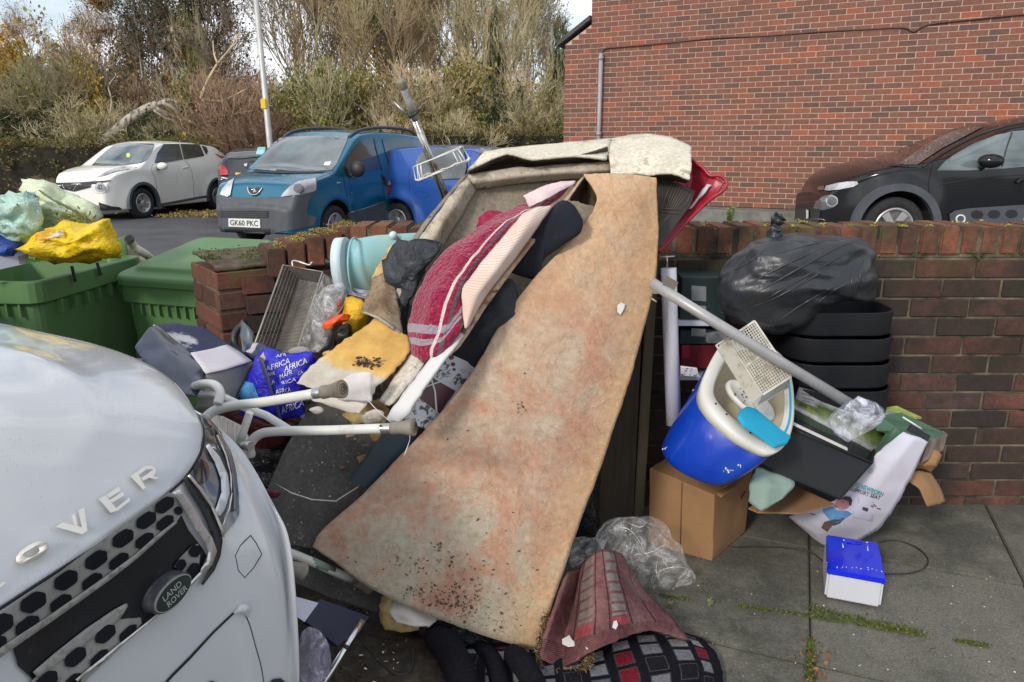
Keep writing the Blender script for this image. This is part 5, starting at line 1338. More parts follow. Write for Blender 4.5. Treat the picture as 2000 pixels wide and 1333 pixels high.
o=pillow('yellow_bag',[(38,487),(70,470),(92,460),(120,440),(128,436),(150,452),(185,438),(205,428),(216,424),(218,440),(228,458),(238,478),(238,500),(190,504),(120,504),(90,497),(60,490)],2.72,.13,.16,M_yelb,None,.04,9,12,stretch=(1,1,1.2));tag(o,'bright yellow carrier bag slumped over the rim of the left bin','bag')
yb=o
bvy=bvh_of(yb);hit.dist=2.8
decal('silver_patch',ZM(0,340,6.25,((580,790),(640,750),(740,690),(780,700),(775,745),(740,760),(620,790))),bvy,simple('silver_print',(.65,.6,.5),.4),yb,.003)
decal('brown_print',ZM(0,340,6.25,((430,740),(560,700),(660,680),(700,720),(600,800),(500,850),(440,820))),bvy,simple('amber_print',(.6,.3,.02),.4),yb,.002)
M_lavb=simple('white_box_card',(.55,.56,.66),.7,var=.06)
bm=BM();o_=PY(-60,540,2.62);ex=PY(75,510,2.75)-o_;obox(bm,o_,ex,(.06,.25,.02),(0,0,.06));o=obj('carton',bm,M_lavb);tag(o,'flat white and lavender carton under the yellow bag on the left bin','box')
plc=(o_+Vector((0,-.001,0)),ex.cross(Vector((0,0,1))).normalized())
poly_on('green_print',ZM(0,340,6.25,((325,985),(360,960),(500,930),(515,1060),(400,1080),(330,1090))),plc,simple('green_print',(.1,.35,.03),.5),o,.004)
text_plane('carton_print','up',ZM(0,340,6.25,((350,1050),(450,1040),(455,985),(352,1000))),plc,M_wtxt,o,.007,.03)
poly_on('grey_print',ZM(0,340,6.25,((215,1010),(320,980),(325,1090),(235,1100))),plc,simple('grey_print',(.22,.2,.18),.5),o,.004)
# ---- navy printed carton between SUV and wire basket
M_navy=simple('navy_print',(.012,.022,.055),.3,var=.4,sc=6,coat=.3,dirt=(.08,.1,.16),dsc=9,dthr=(.6,.75))
M_wcard=simple('white_card',(.56,.53,.57),.8,var=.06,sc=3)
M_gcard=simple('grey_card',(.30,.285,.26),.85,var=.12,sc=4,dirt=(.2,.18,.15),dsc=3)
nb=thing('open_carton','torn open navy printed carton with white inner flap behind the SUV headlight','box',tuple(PY(380,790,1.95)))
GA=[[PY(262,680,1.95),PY(290,640,2.05),PY(305,636,2.1)],[PY(300,730,1.85),PY(330,690,1.95),PY(350,672,2.05)],[PY(345,770,1.8),PY(375,735,1.88),PY(398,712,1.98)],[PY(385,775,1.8),PY(396,755,1.85),PY(402,735,1.95)]]
o=sheet('navy_front',GA,M_navy,nb,.006,6,6,.004,14,st=.85,jag=.001);mod(o,'SUBSURF',levels=1)
GA=[[PY(300,636,2.1),PY(340,633,2.2),PY(395,640,2.3)],[PY(345,672,2.05),PY(380,665,2.12),PY(440,668,2.25)],[PY(400,733,1.95),PY(440,728,2.0),PY(498,705,2.12)]]
o=sheet('torn_top_panel',GA,simple('torn_print',(.5,.48,.5),.7,var=.1,sc=5,dirt=(.02,.03,.08),dsc=6,dthr=(.44,.50)),nb,.004,8,8,.003,12,st=1,jag=.006)
plt_=plane3((376,690,2.02),(446,675,2.17),(400,732,1.95))
o=sheet('white_flap',[[PY(372,690,2.0),PY(410,683,2.07),PY(444,674,2.14)],[PY(388,712,1.96),PY(430,702,2.02),PY(470,690,2.1)],[PY(402,731,1.925),PY(440,722,1.97),PY(492,706,2.07)]],M_wcard,nb,.003,4,4,.001,st=1,jag=.001)
o=sheet('inner_side',[[PY(402,732,1.93),PY(445,722,1.99),PY(500,706,2.11)],[PY(398,765,1.91),PY(440,765,1.97),PY(482,745,2.06)],[PY(380,800,1.9),PY(430,800,1.95),PY(462,782,2.02)]],M_gcard,nb,.004,4,4,.001,st=.9,jag=.001)
# brown-green spine
bm=BM();tube(bm,smooth_path([PY(500,706,2.1),PY(478,745,2.04),PY(460,785,2.0)],4),.004,6);obj('carton_edge',bm,M_navy,nb)
# crumpled clear film on top of the carton
def clearfilm(name,base=(.8,.82,.85),alpha=.28,rough=.15,sc=16):
    alpha*=.6
    m,nt,b=material(name);v=objvec(nt)
    b.inputs['Base Color'].default_value=rgb(base);b.inputs['Roughness'].default_value=rough;b.inputs['Specular IOR Level'].default_value=.9
    n=nz(nt,sc,5,.65,v,1.5);r=ramp(nt,[(.40,(alpha*.35,)*3),(.52,(alpha,)*3),(.58,(min(1,alpha*2.6),)*3),(.66,(alpha,)*3)]);nt.links.new(n.outputs[0],r.inputs[0]);nt.links.new(r.outputs[0],b.inputs['Alpha'])
    bumpn(nt,b,n.outputs[0],.8,.006);return m
M_film=clearfilm('clear_film')
pk_=plane3((392,646,2.24),(330,640,2.12),(470,690,2.2))
# ---- Africa carrier bag
M_afr=plastic('purple_blue_bag',(.022,.02,.50),.28,bump=.7,sc=18)
af=pillow('carrier_bag',[(505,690),(545,690),(612,684),(614,712),(598,735),(590,790),(592,815),(560,820),(520,825),(490,830),(466,800),(463,775),(480,740),(500,712)],2.03,.05,.08,M_afr,None,.02,11,4,dens=.018)
tag(af,'glossy royal blue carrier bag with repeated AFRICA lettering behind the walking frame','bag')
bva=bvh_of(af);hit.dist=2.1
for s,quad in(('AFRICA',((520,726),(567,710),(567,700),(519,716))),('AFRICA',((556,728),(600,709),(600,699),(556,717))),('AFR',((538,700),(560,696),(560,691),(538,694))),('AFR',((522,736),(537,732),(537,725),(522,728))),('MAFR',((548,741),(572,730),(571,722),(547,732))),
                ('CA',((582,733),(592,729),(591,723),(581,727))),('A',((530,752),(536,749),(536,741),(529,744))),('RICA',((552,752),(578,743),(578,737),(551,746))),('ADIDAS'[:1]+'FRCA',((540,771),(568,764),(568,756),(539,762))),('AFRICA',((550,808),(592,793),(592,780),(549,794))),('AF',((586,818),(594,814),(594,807),(586,811)))):
    text_on('bag_lettering',s,quad,bva,M_wtxt,af,.003,bold=.0)
decal('sky_blue_print',[(478,745),(496,748),(508,785),(505,800),(472,800),(466,780)],bva,simple('skyprint',(.08,.28,.55),.35,var=.4,sc=20),af,.003)
sheet('bag_gusset',[[PY(503,695,2.0),PY(514,700,1.985)],[PY(520,745,1.975),PY(526,745,1.965)],[PY(535,790,1.965),PY(541,790,1.96)],[PY(546,825,1.96),PY(552,824,1.955)]],simple('bag_seam',(.05,.05,.12),.5),af,.002,3,4,.002)
M_strap=simple('striped_strap',(.55,.5,.46),.9,var=.1)
def strapmat():
    m,nt,b=material('webbing');t=N(nt,'ShaderNodeTexCoord');s=N(nt,'ShaderNodeSeparateXYZ');nt.links.new(t.outputs['UV'],s.inputs[0])
    f=mth(nt,'GREATER_THAN',mth(nt,'FRACT',mth(nt,'MULTIPLY',s.outputs[0],6)),.6);c=mixc(nt,f,(.62,.56,.52),(.2,.17,.17));nt.links.new(c,b.inputs['Base Color']);b.inputs['Roughness'].default_value=.9;return m
M_web=strapmat()
sheet('strap',[[PY(494,670,2.05),PY(505,671,2.05)],[PY(488,681,2.03),PY(500,684,2.03)],[PY(480,687,2.02),PY(493,691,2.02)]],M_web,af,.004,4,3,0)
sheet('strap',[[PY(518,683,2.03),PY(529,688,2.03)],[PY(510,694,2.01),PY(522,699,2.01)],[PY(503,704,2.0),PY(516,709,2.0)]],M_web,af,.004,4,3,0)
M_dblue=plastic('dark_blue_bag',(.02,.03,.10),.4,bump=.6)
o=pillow('dark_blue_bag',[(498,665),(520,676),(560,690),(600,700),(600,740),(540,740),(500,720),(478,690)],2.16,.06,.06,M_dblue,None,.02,10,6);tag(o,'dark blue plastic bag behind the carrier bag lettered AFRICA','bag')
M_maroon=plastic('maroon_print_bag',(.09,.014,.014),.4,bump=.6)
o=pillow('magazine_bag',[(430,795),(470,790),(540,815),(600,830),(570,860),(520,885),(470,860),(430,835)],2.06,.05,.05,M_maroon,None,.02,12,7);tag(o,'maroon printed packet under the frame tubes beside the cream stool','packet')
# ---- black bag and dark space under the walking frame
M_blackbag=plastic('black_polythene',(.012,.012,.016),.28,bump=.9,sc=16)
o=pillow('black_bag',[(485,850),(530,820),(600,840),(600,900),(560,960),(540,1000),(500,960),(480,900)],2.12,.08,.1,M_blackbag,None,.03,10,8);tag(o,'black plastic bag in the dark gap beneath the walking frame','bag')
# ---- cream stool corner
M_stool=simple('cream_stool',(.56,.52,.44),.5,var=.06,dirt=(.35,.3,.24),dsc=8,bump=.1)
st=thing('shower_stool','cream ribbed plastic stool seat wedged between the SUV and walking frame','stool',tuple(PY(440,860,1.8)))
bm=BM();pls=plane3((405,812,1.80),(470,832,1.84),(440,865,1.72));
P=[PP(x,y,pls)for x,y in((398,812),(412,808),(436,812),(474,831),(486,850),(484,880),(455,868),(425,850),(400,830))]
poly_slab(bm,P,(0,.0,-.03));bevel(bm,.004,2);obj('seat',bm,M_stool,st)
bm=BM()
for k in range(5):a=PP(428+k*9,815+k*4.5,pls);b=PP(420+k*9+8,850+k*4,pls);tube(bm,[a+Vector((0,0,.002)),b+Vector((0,0,.002))],.0025,6)
obj('ribs',bm,M_stool,st)
# ---- walking frame
M_tube=simple('white_enamel_tube',(.62,.62,.58),.35,var=.06,sc=6,coat=.3,dirt=(.42,.38,.3),dsc=9,dthr=(.6,.75))
M_ferr=simple('grey_rubber',(.22,.2,.16),.7,var=.12,dirt=(.12,.1,.08),dsc=20)
M_ferl=simple('ferrule_pad',(.34,.27,.16),.8,var=.15)
M_alum=simple('aluminium',(.45,.45,.44),.3,.8,var=.1)
wf=thing('walking_frame','overturned white tubular walking frame with grey rubber feet pointing right','walking frame',tuple(PY(540,830,1.7)))
def leg(P,r,parent,fer=None,name='leg'):
    bm=BM();tube(bm,P,r,12);l=obj(name,bm,M_tube,parent)
    if fer:
        d=(P[-1]-P[-2]).normalized();e=P[-1];M=Matrix.Translation(e)@d.to_track_quat('Z','Y').to_matrix().to_4x4()
        bm=BM();lathe(bm,[(r*1.04,-.012),(r*1.04,.02),(r*.98,.021)],M,14);obj('adjuster',bm,M_alum,l)
        bm=BM();lathe(bm,[(r*1.0,.012),(r*1.3,.014),(r*1.28,.028),(r*1.2,.032),(r*1.35,.045),(r*1.7,.066),(r*1.75,.072),(r*1.55,.073)],M,20);f=obj('rubber_foot',bm,M_ferr,l)
        for q_ in(.5,1.0):bm=BM();tube(bm,[M@Vector((cos(2*pi*k/20)*r*q_,sin(2*pi*k/20)*r*q_,.0745))for k in range(20)],r*.09,5,closed=True);obj('pad_ring',bm,K['grey'],l)
        bm=BM();lathe(bm,[(r*1.55,.0725),(r*1.3,.071),(r*1.1,.0745),(r*.85,.071),(r*.6,.0745),(r*.3,.071),(0,.0745)],M,20);obj('foot_pad',bm,M_ferl,f)
    return l
rt_=.0122
leg(smooth_path([PY(396,822,1.72),PY(418,803,1.73),PY(455,793,1.72),PY(520,785,1.68),PY(622,768,1.61)],5),rt_,wf,1)
leg(smooth_path([PY(490,890,1.76),PY(488,870,1.75),PY(505,850,1.75),PY(540,843,1.74),PY(640,841,1.71),PY(755,837,1.67)],5),rt_,wf,1)
leg(smooth_path([PY(425,790,1.72),PY(430,768,1.74),PY(420,753,1.76),PY(398,750,1.80),PY(380,755,1.84)],6),rt_*.95,wf,name='hand_grip_loop')
leg([PY(390,770,1.92),PY(435,775,1.88),PY(482,798,1.78),PY(520,812,1.77),PY(573,845,1.735)],rt_*.85,wf,name='cross_brace')
leg([PY(488,806,1.74),PY(475,845,1.74),PY(468,866,1.74)],rt_*.8,wf,name='short_strut')
leg(smooth_path([PY(520,1060,1.70),PY(560,1078,1.74),PY(600,1094,1.79),PY(690,1133,1.89)],4),rt_,wf,1)
leg([PY(505,1085,1.5),PY(545,1100,1.53)],rt_,wf,1)
bm=BM();p=PY(470,868,1.72);tube(bm,[p,PY(490,872,1.70)],.012,10);obj('hinge_bolt',bm,M_alum,wf)
bm=BM();a,b=PY(604,1095.5,1.795),PY(650,1115,1.845);tube(bm,[a,b],.0126,12);obj('green_tape',bm,simple('green_tape',(.16,.22,.17),.5),wf)
bm=BM();bmesh.ops.create_icosphere(bm,subdivisions=2,radius=.003,matrix=Matrix.Translation(PY(743,832,1.66)));obj('spring_button',bm,K['black'],wf)
# ---- wire baskets
def basket(name,label,cat,tl,tr_,br,bl,dv,nu,nv,m,r=.0011,rr=.003):
    """open tray: rim corners tl tr br bl, depth vector dv"""
    t=thing(name,label,cat,tuple(bl));c=(tl+tr_+br+bl)/4
    inn=[c+(p-c)*.9+dv for p in(tl,tr_,br,bl)];out_=[tl,tr_,br,bl]
    bm=BM();tube(bm,out_,rr,8,closed=True);obj('rim_wire',bm,m,t)
    bm=BM()
    def net(a,b,c_,d,nu,nv):
        for i in range(nu+1):tube(bm,[a.lerp(b,i/nu),d.lerp(c_,i/nu)],r,4,cap=False)
        for j in range(nv+1):tube(bm,[a.lerp(d,j/nv),b.lerp(c_,j/nv)],r,4,cap=False)
    net(*inn,nu,nv)
    for k in range(4):net(out_[k],out_[(k+1)%4],inn[(k+1)%4],inn[k],nu if k%2==0 else nv,6)
    o=obj('wire_mesh',bm,m,t);return t
M_wire=simple('greasy_wire',(.30,.275,.24),.4,.6,var=.25,sc=20)
fb_=basket('wire_basket','rectangular fine wire mesh basket leaning against the end of the brick wall','basket',PY(553,518,2.45),PY(630,532,2.42),PY(578,690,2.12),PY(492,688,2.15),Vector((.02,.10,-.05)),26,56,M_wire)
bm=BM();tube(bm,smooth_path([PY(572,522,2.45),PY(572,510,2.46),PY(588,513,2.46),PY(604,518,2.45),PY(610,512,2.45)],4),.0035,8);obj('handle_hook',bm,M_alum,fb_)
plk=plane3((640,535,2.40),(655,550,2.40),(590,690,2.15))
o=sheet('clear_plastic_sleeve',[[PY(632,534,2.38),PY(650,545,2.42),PY(672,548,2.45)],[PY(610,590,2.28),PY(640,600,2.30),PY(668,590,2.36)],[PY(590,650,2.16),PY(612,660,2.18),PY(640,665,2.2)],[PY(578,690,2.08),PY(600,690,2.1),PY(625,685,2.12)]],clearfilm('sleeve_film',(.7,.68,.64),.25),None,.0015,8,8,.012,16,3)
tag(o,'crumpled clear plastic sleeve beside the wire mesh basket','plastic film')
# ---- dark shape behind pier foot: loop of black plastic
bm=BM();tube(bm,smooth_path([PY(490,700,2.3),PY(462,680,2.32),PY(458,655,2.34),PY(470,638,2.36),PY(480,632,2.36)],5),.012,8);o=obj('black_strap',bm,K['black']);tag(o,'curved black plastic strap against the brick pier','strap')
o=sheet('grey_rag',[[PY(472,625,2.33),PY(486,640,2.3),PY(496,650,2.3)],[PY(470,660,2.3),PY(480,670,2.28),PY(494,680,2.26)],[PY(474,690,2.2),PY(488,690,2.2),PY(496,692,2.2)]],simple('slate_plastic',(.09,.11,.13),.4),None,.004,4,4,.004);tag(o,'small slate grey plastic scrap hanging by the pier','scrap')
# ---- cyan padded tub on its side
M_cyan=simple('cyan_vinyl',(.24,.50,.55),.5,var=.14,sc=4,bump=.5,bsc=14,dirt=(.34,.45,.34),dsc=6,dthr=(.42,.62))
M_cyl=simple('pale_blue_trim',(.55,.68,.72),.5,var=.06,dirt=(.4,.45,.42),dsc=8)
ct=thing('laundry_tub','pale turquoise vinyl tub lying on its side below the wall coping','tub',tuple(PY(720,560,2.5)))
def ringpts(c,ux,uy,n=28):return[c+ux*cos(2*pi*k/n)+uy*sin(2*pi*k/n)for k in range(n)]
cx=[PY(668,518,2.44),PY(678,517,2.47),PY(740,512,2.5),PY(800,508,2.55),PY(870,505,2.6)]
hz=[.078,.088,.093,.094,.092]
bm=BM();rings=[]
for p,h_ in zip(cx,hz):rings.append([q+Vector((0,0,.014*noise.noise(q*14)))for q in ringpts(p,Vector((.008,.06,0)),Vector((-.004,0,h_)))])
loft(bm,rings[1:],smooth=True);obj('tub_wall',bm,M_cyan,ct)
bm=BM();r0=ringpts(cx[0]+Vector((-.012,0,0)),Vector((.01,.068,0)),Vector((-.004,0,.090)));r1=ringpts(cx[0]+Vector((.02,0,0)),Vector((.01,.068,0)),Vector((-.004,0,.092)));loft(bm,[r0,r1],smooth=True);obj('rim_band',bm,M_cyl,ct)
bm=BM();tube(bm,[cx[0]+Vector((.045,-.004,.0))+q for q in[Vector((.01*cos(a),.064*cos(a),.090*sin(a)))for a in[2*pi*k/24 for k in range(24)]]],.004,6,closed=True);obj('rib_line',bm,M_cyan,ct)
bm=BM();obox(bm,PY(672,560,2.42),PY(745,578,2.44)-PY(672,560,2.42),(0,.1,0),(0,0,-.025));bevel(bm,.008,2);obj('white_base',bm,M_lavb,ct)
bm=BM();bmesh.ops.create_uvsphere(bm,u_segments=12,v_segments=8,radius=.014,matrix=Matrix.Translation(PY(768,460,2.5)));obj('knob',bm,M_cyl,ct,smooth=True)
# ---- yellow bag, orange plastic thing, clear bag
M_yel2=plastic('yellow_sack',(.72,.40,.01),.35,bump=.8)
o=pillow('yellow_sack',[(672,580),(705,582),(722,600),(712,640),(700,680),(680,690),(672,640)],2.3,.05,.06,M_yel2,None,.02,10,2);tag(o,'crumpled golden yellow sack below the turquoise tub','bag')
M_orange=plastic('orange_plastic',(.85,.10,.01),.35,bump=.4)
o=sheet('orange_tub',[[PY(655,620,2.24),PY(672,612,2.2),PY(686,616,2.22)],[PY(632,634,2.2),PY(655,628,2.16),PY(680,626,2.2)],[PY(636,645,2.2),PY(648,640,2.17),PY(664,634,2.2)]],M_orange,None,.004,6,6,.006,20);tag(o,'bright orange plastic rim poking out of the clear bag','tub')
o=pillow('red_packet',[(655,580),(668,578),(672,612),(658,615)],2.32,.02,.02,plastic('red_film',(.3,.02,.03),.4),None,.006,20,3);tag(o,'small dark red packet above the orange plastic rim','packet')
o=pillow('dark_bottle',[(664,632),(686,625),(688,650),(678,680),(655,690),(650,660)],2.24,.03,.04,plastic('olive_dark',(.03,.03,.02),.3),None,.01,12,5);tag(o,'dark olive crumpled container under the orange plastic rim','container')
o=pillow('clear_bag',[(612,610),(640,560),(670,548),(680,580),(660,610),(640,640),(655,680),(625,690),(600,680),(600,640)],2.3,.07,.05,M_film,None,.02,12,9);tag(o,'clear plastic bag holding orange and red scraps beside the mesh basket','bag')
o=pillow('grey_bag',[(605,650),(640,640),(655,665),(640,690),(612,690),(596,675)],2.24,.04,.04,plastic('grey_film',(.2,.2,.2),.3,bump=.9),None,.015,14,4);tag(o,'small grey plastic bag at the foot of the clear bag','bag')
# ---- foam and mud scraps
M_foam=simple('yellow_foam',(.58,.42,.17),.95,var=.3,sc=12,bump=1.0,bsc=70,dirt=(.22,.14,.06),dsc=9,dthr=(.45,.62))
o=pillow('foam_scrap',[(745,500),(770,488),(782,500),(775,520),(765,555),(720,575),(735,540)],2.36,.04,.04,M_foam,None,.02,16,2);tag(o,'torn yellow foam scrap between the turquoise tub and the black bag','foam')
o=pillow('foam_scrap',[(752,486),(782,478),(786,496),(760,505)],2.34,.03,.03,M_foam,None,.012,16,5);tag(o,'small pale yellow foam chunk above the black bag, on the turquoise tub','foam')
def stained(name,base,c2,c3,spots,sc=3,rough=.95,spot_sc=30,thr=.3,bump=.5):
    m,nt,b=material(name);v=objvec(nt)
    n1=nz(nt,sc,8,.62,v);r1=ramp(nt,[(.36,base),(.5,c2),(.64,c3)]);nt.links.new(n1.outputs[0],r1.inputs[0]);c=r1.outputs[0]
    g=nz(nt,90,3,.6,v);gr=ramp(nt,[(.3,(.78,.78,.78)),(.7,(1.18,1.18,1.18))]);nt.links.new(g.outputs[0],gr.inputs[0]);c=mixc(nt,1,c,gr.outputs[0],'MULTIPLY')
    vo=nz(nt,spot_sc,4,.7,v);sr=ramp(nt,[(.60-thr*.07,(0,0,0)),(.64-thr*.06,(1,1,1))]);nt.links.new(vo.outputs[0],sr.inputs[0])
    mk=nz(nt,sc*1.3,3,.5,v);f=mth(nt,'MULTIPLY',sr.outputs[0],mth(nt,'MULTIPLY',mth(nt,'SUBTRACT',mk.outputs[0],.45),6,clamp=True))
    c=mixc(nt,f,c,spots);nt.links.new(c,b.inputs['Base Color']);b.inputs['Roughness'].default_value=rough;b.inputs['Specular IOR Level'].default_value=.2
    bumpn(nt,b,g.outputs[0],bump,.003);return m
M_mud=stained('muddy_carpet',(.13,.085,.05),(.24,.17,.11),(.34,.29,.2),(.04,.03,.02),7)
o=sheet('carpet_scrap',[[PY(730,545,2.3),PY(750,535,2.28),PY(770,545,2.26)],[PY(715,585,2.22),PY(748,585,2.18),PY(778,600,2.18)],[PY(708,605,2.18),PY(745,612,2.12),PY(785,640,2.12)],[PY(712,612,2.16),PY(750,630,2.10),PY(787,657,2.10)]],M_mud,None,.008,7,7,.006,12,4);tag(o,'curled muddy carpet scrap with grey edge between foam and black bag','carpet scrap')
o=sheet('carpet_scrap',[[PY(705,610,2.15),PY(740,620,2.09),PY(785,650,2.07)],[PY(725,615,2.15),PY(755,635,2.075),PY(786,657,2.06)]],stained('grey_scrap',(.3,.29,.25),(.4,.38,.32),(.22,.2,.16),(.05,.04,.03),6),None,.006,5,4,.003,12,6);tag(o,'grey backed carpet strip along the lower edge of the muddy scrap','carpet scrap')
M_dkfab=simple('black_fabric',(.022,.026,.033),.75,var=.3,sc=10,bump=.6,bsc=120)
o=pillow('black_rag',[(762,505),(790,470),(812,458),(850,462),(868,480),(835,520),(815,560),(800,600),(792,650),(775,655),(772,600),(765,560),(757,520)],2.25,.06,.05,plastic('black_nylon',(.028,.034,.042),.5,bump=1.0,sc=12),None,.045,9,7,stretch=(1,1,.7));tag(o,'crumpled black nylon cloth bundle at the left side of the red rug','cloth')
# ---- yellow stained underlay
def uvband(name,fn):
    m,nt,b=material(name);t=N(nt,'ShaderNodeTexCoord');s=N(nt,'ShaderNodeSeparateXYZ');nt.links.new(t.outputs['UV'],s.inputs[0]);fn(m,nt,b,s.outputs[0],s.outputs[1],t.outputs['Object']);return m
def f_yel(m,nt,b,u,v,ob):
    n=nz(nt,7,6,.6,ob);e=mth(nt,'ADD',v,mth(nt,'MULTIPLY',mth(nt,'SUBTRACT',n.outputs[0],.5),.35));e=mth(nt,'SUBTRACT',e,mth(nt,'MULTIPLY',mth(nt,'SUBTRACT',u,.5),.1))
    r=ramp(nt,[(.0,(.56,.34,.10)),(.5,(.60,.37,.11)),(.60,(.62,.42,.16)),(.64,(.52,.48,.40)),(1,(.50,.47,.41))]);nt.links.new(e,r.inputs[0]);c=r.outputs[0]
    g=nz(nt,14,6,.7,ob);gr=ramp(nt,[(.35,(.8,.78,.74)),(.65,(1.12,1.12,1.12))]);nt.links.new(g.outputs[0],gr.inputs[0]);c=mixc(nt,1,c,gr.outputs[0],'MULTIPLY')
    s=nz(nt,40,4,.7,ob);sr=ramp(nt,[(.66,(0,0,0)),(.72,(1,1,1))]);nt.links.new(s.outputs[0],sr.inputs[0]);c=mixc(nt,sr.outputs[0],c,(.08,.05,.03));nt.links.new(c,b.inputs['Base Color']);b.inputs['Roughness'].default_value=.95;b.inputs['Specular IOR Level'].default_value=.2;bumpn(nt,b,g.outputs[0],.4,.004)
M_yelund=uvband('yellow_underlay',f_yel)
yu=thing('stained_underlay','yellow stained felt underlay with white torn lower edge above the walking frame foot','underlay',tuple(PY(690,740,2.0)))
sheet('felt',[[PY(735,624,2.12),PY(765,640,2.08),PY(797,656,2.06)],[PY(690,655,2.06),PY(745,670,2.02),PY(800,690,2.0)],[PY(640,690,2.0),PY(690,705,1.97),PY(770,725,1.96)],[PY(605,720,1.96),PY(650,742,1.93),PY(735,755,1.92)],[PY(578,748,1.92),PY(630,768,1.90),PY(722,783,1.88)]],M_yelund,yu,.005,10,10,.005,9,3,st=.9,jag=.006)
bm=BM();rnd=random.Random(3)
for k in range(90):
    p=PY(712+rnd.gauss(0,14),712+rnd.gauss(0,6)-0,1.965-rnd.random()*.01);bmesh.ops.create_icosphere(bm,subdivisions=1,radius=rnd.uniform(.002,.006),matrix=Matrix.Translation(p)@Matrix.Diagonal((1,.6,rnd.uniform(.4,1),1)))
o=obj('mud_clot',bm,simple('mud',(.07,.04,.035),.95,var=.4),yu);o['kind']='stuff'
M_paper=simple('torn_paper',(.6,.56,.5),.9,var=.08,sc=6,bump=.3,bsc=20,dirt=(.4,.34,.24),dsc=6)
o=sheet('torn_paper',[[PY(596,770,1.90),PY(650,775,1.87),PY(715,782,1.85)],[PY(612,785,1.89),PY(660,790,1.86),PY(712,795,1.84)],[PY(640,792,1.88),PY(680,805,1.85),PY(700,808,1.84)]],M_paper,None,.002,10,8,.006,14,2,st=.9,jag=.008);tag(o,'torn off white paper with ragged edge under the upper walking frame foot','paper')
o=sheet('crumpled_paper',[[PY(655,752,1.86),PY(690,730,1.85),PY(727,728,1.84)],[PY(650,770,1.85),PY(690,758,1.84),PY(726,755,1.83)],[PY(660,780,1.85),PY(700,785,1.84),PY(725,785,1.83)]],simple('fibrous_paper',(.60,.57,.56),.9,var=.12,sc=30,bump=.6,bsc=60),None,.002,6,6,.005,14,5);tag(o,'fibrous white paper square directly behind the upper walking frame foot','paper')
# cream folded carpet edges down to the lower foot
M_creamund=stained('cream_underlay',(.46,.41,.34),(.56,.51,.43),(.36,.32,.26),(.06,.045,.03),5)
o=sheet('underlay_fold',[[PY(800,690,2.02),PY(818,695,1.98),PY(835,702,1.98)],[PY(778,725,1.98),PY(800,735,1.93),PY(818,728,1.94)],[PY(755,765,1.93),PY(780,770,1.88),PY(792,762,1.9)],[PY(742,785,1.9),PY(760,792,1.86),PY(776,782,1.88)]],M_creamund,None,.006,6,6,.004,9,7);tag(o,'narrow grey cream underlay fold left of the white edge strip','underlay')
M_wedge=simple('white_backing',(.62,.61,.60),.85,var=.06,sc=4,bump=.2)
o=sheet('white_edge_strip',[[PY(890,645,2.02),PY(905,655,2.0)],[PY(848,695,1.96),PY(872,700,1.93)],[PY(805,750,1.90),PY(832,755,1.87)],[PY(770,795,1.86),PY(795,812,1.83)],[PY(755,820,1.85),PY(778,826,1.83)]],M_wedge,None,.008,4,7,.003,10,8);tag(o,'curved white carpet edge strip running down from the red rug tip','carpet strip')
# printed board
M_bwprint=uvband('marble_print',lambda m,nt,b,u,v,ob:(lambda n:(nt.links.new(mixc(nt,n,(.62,.63,.65),(.08,.09,.1)),b.inputs['Base Color'])))(mth(nt,'GREATER_THAN',nz(nt,30,8,.7,ob,2.0).outputs[0],.54)))
plp=plane3((865,690,2.12),(958,728,2.19),(800,835,2.0))
pb_=panel('printed_card',[(862,684),(960,728),(900,800),(858,850),(764,806),(815,745)],plp,.006,simple('card_white',(.64,.65,.68),.5,var=.03));tag(pb_,'white printed card with maroon panel half under the big carpet','card')
poly_on('marble_print',[(856,700),(905,722),(950,740),(920,765),(842,733)],plp,M_bwprint,pb_)
poly_on('marble_print',[(812,770),(855,810),(835,840),(790,822),(798,792)],plp,M_bwprint,pb_)
poly_on('maroon_print',[(842,737),(889,764),(858,808),(812,772)],plp,simple('maroon',(.10,.035,.045),.4),pb_,.003)
for P in([(824,757),(860,744),(861,746),(825,759)],[(842,737),(850,765),(853,806),(850,806),(847,765),(839,738)]):poly_on('white_line',P,plp,M_wtxt,pb_,.0045)
for x,y,r_ in((881,698,5),(884,712,4),(886,722,3)):poly_on('red_dot',ell(x,y,r_,r_,12),plp,simple('dot_red',(.12,.01,.02),.4),pb_,.004,.003)
# dark bag and things in the hollow
o=pillow('black_bag',[(872,690),(905,640),(955,575),(1005,540),(1022,600),(1000,650),(960,715),(925,740),(895,715)],2.18,.04,.12,M_dkfab,None,.02,8,11);tag(o,'flat black fabric bag in the hollow beneath the red rug','bag')
bm=BM();obox(bm,PY(982,545,2.3),(.03,.0,0),(0,.02,0),(0,-.02,-.2));o=obj('slate_batten',bm,simple('slate_blue',(.1,.14,.16),.6));tag(o,'narrow slate blue batten in the hollow below the dark cloth','batten')
# ---- grey floor board and dark board
M_gboard=stained('grey_board',(.07,.066,.06),(.10,.096,.088),(.135,.125,.11),(.30,.29,.27),3,.8,45,.0,.3)
plg=plane3((600,800,2.04),(800,880,2.06),(640,1060,1.90))
gb=panel('grey_board',[(610,780),(680,790),(760,800),(800,850),(760,930),(700,1000),(640,1050),(650,1080),(560,1062),(520,960),(555,880)],plg,.012,M_gboard);tag(gb,'large dark grey board lying at a slant between SUV and big carpet','board')
for P in([(672,800),(690,790),(742,780),(760,800),(750,835),(735,828),(710,825),(690,832),(680,820),(668,812)],[(675,845),(690,842),(692,852),(676,855)],[(722,848),(745,840),(742,860),(728,862)],[(697,893),(715,886),(716,895),(702,905)]):
    poly_on('foam_remnant',P,plg,M_foam,gb,.002,.004)
poly_on('scratch',[(533,942),(570,962),(610,975),(655,978),(700,950),(700,952),(656,980),(609,977),(569,964)],plg,M_wtxt,gb,.002)
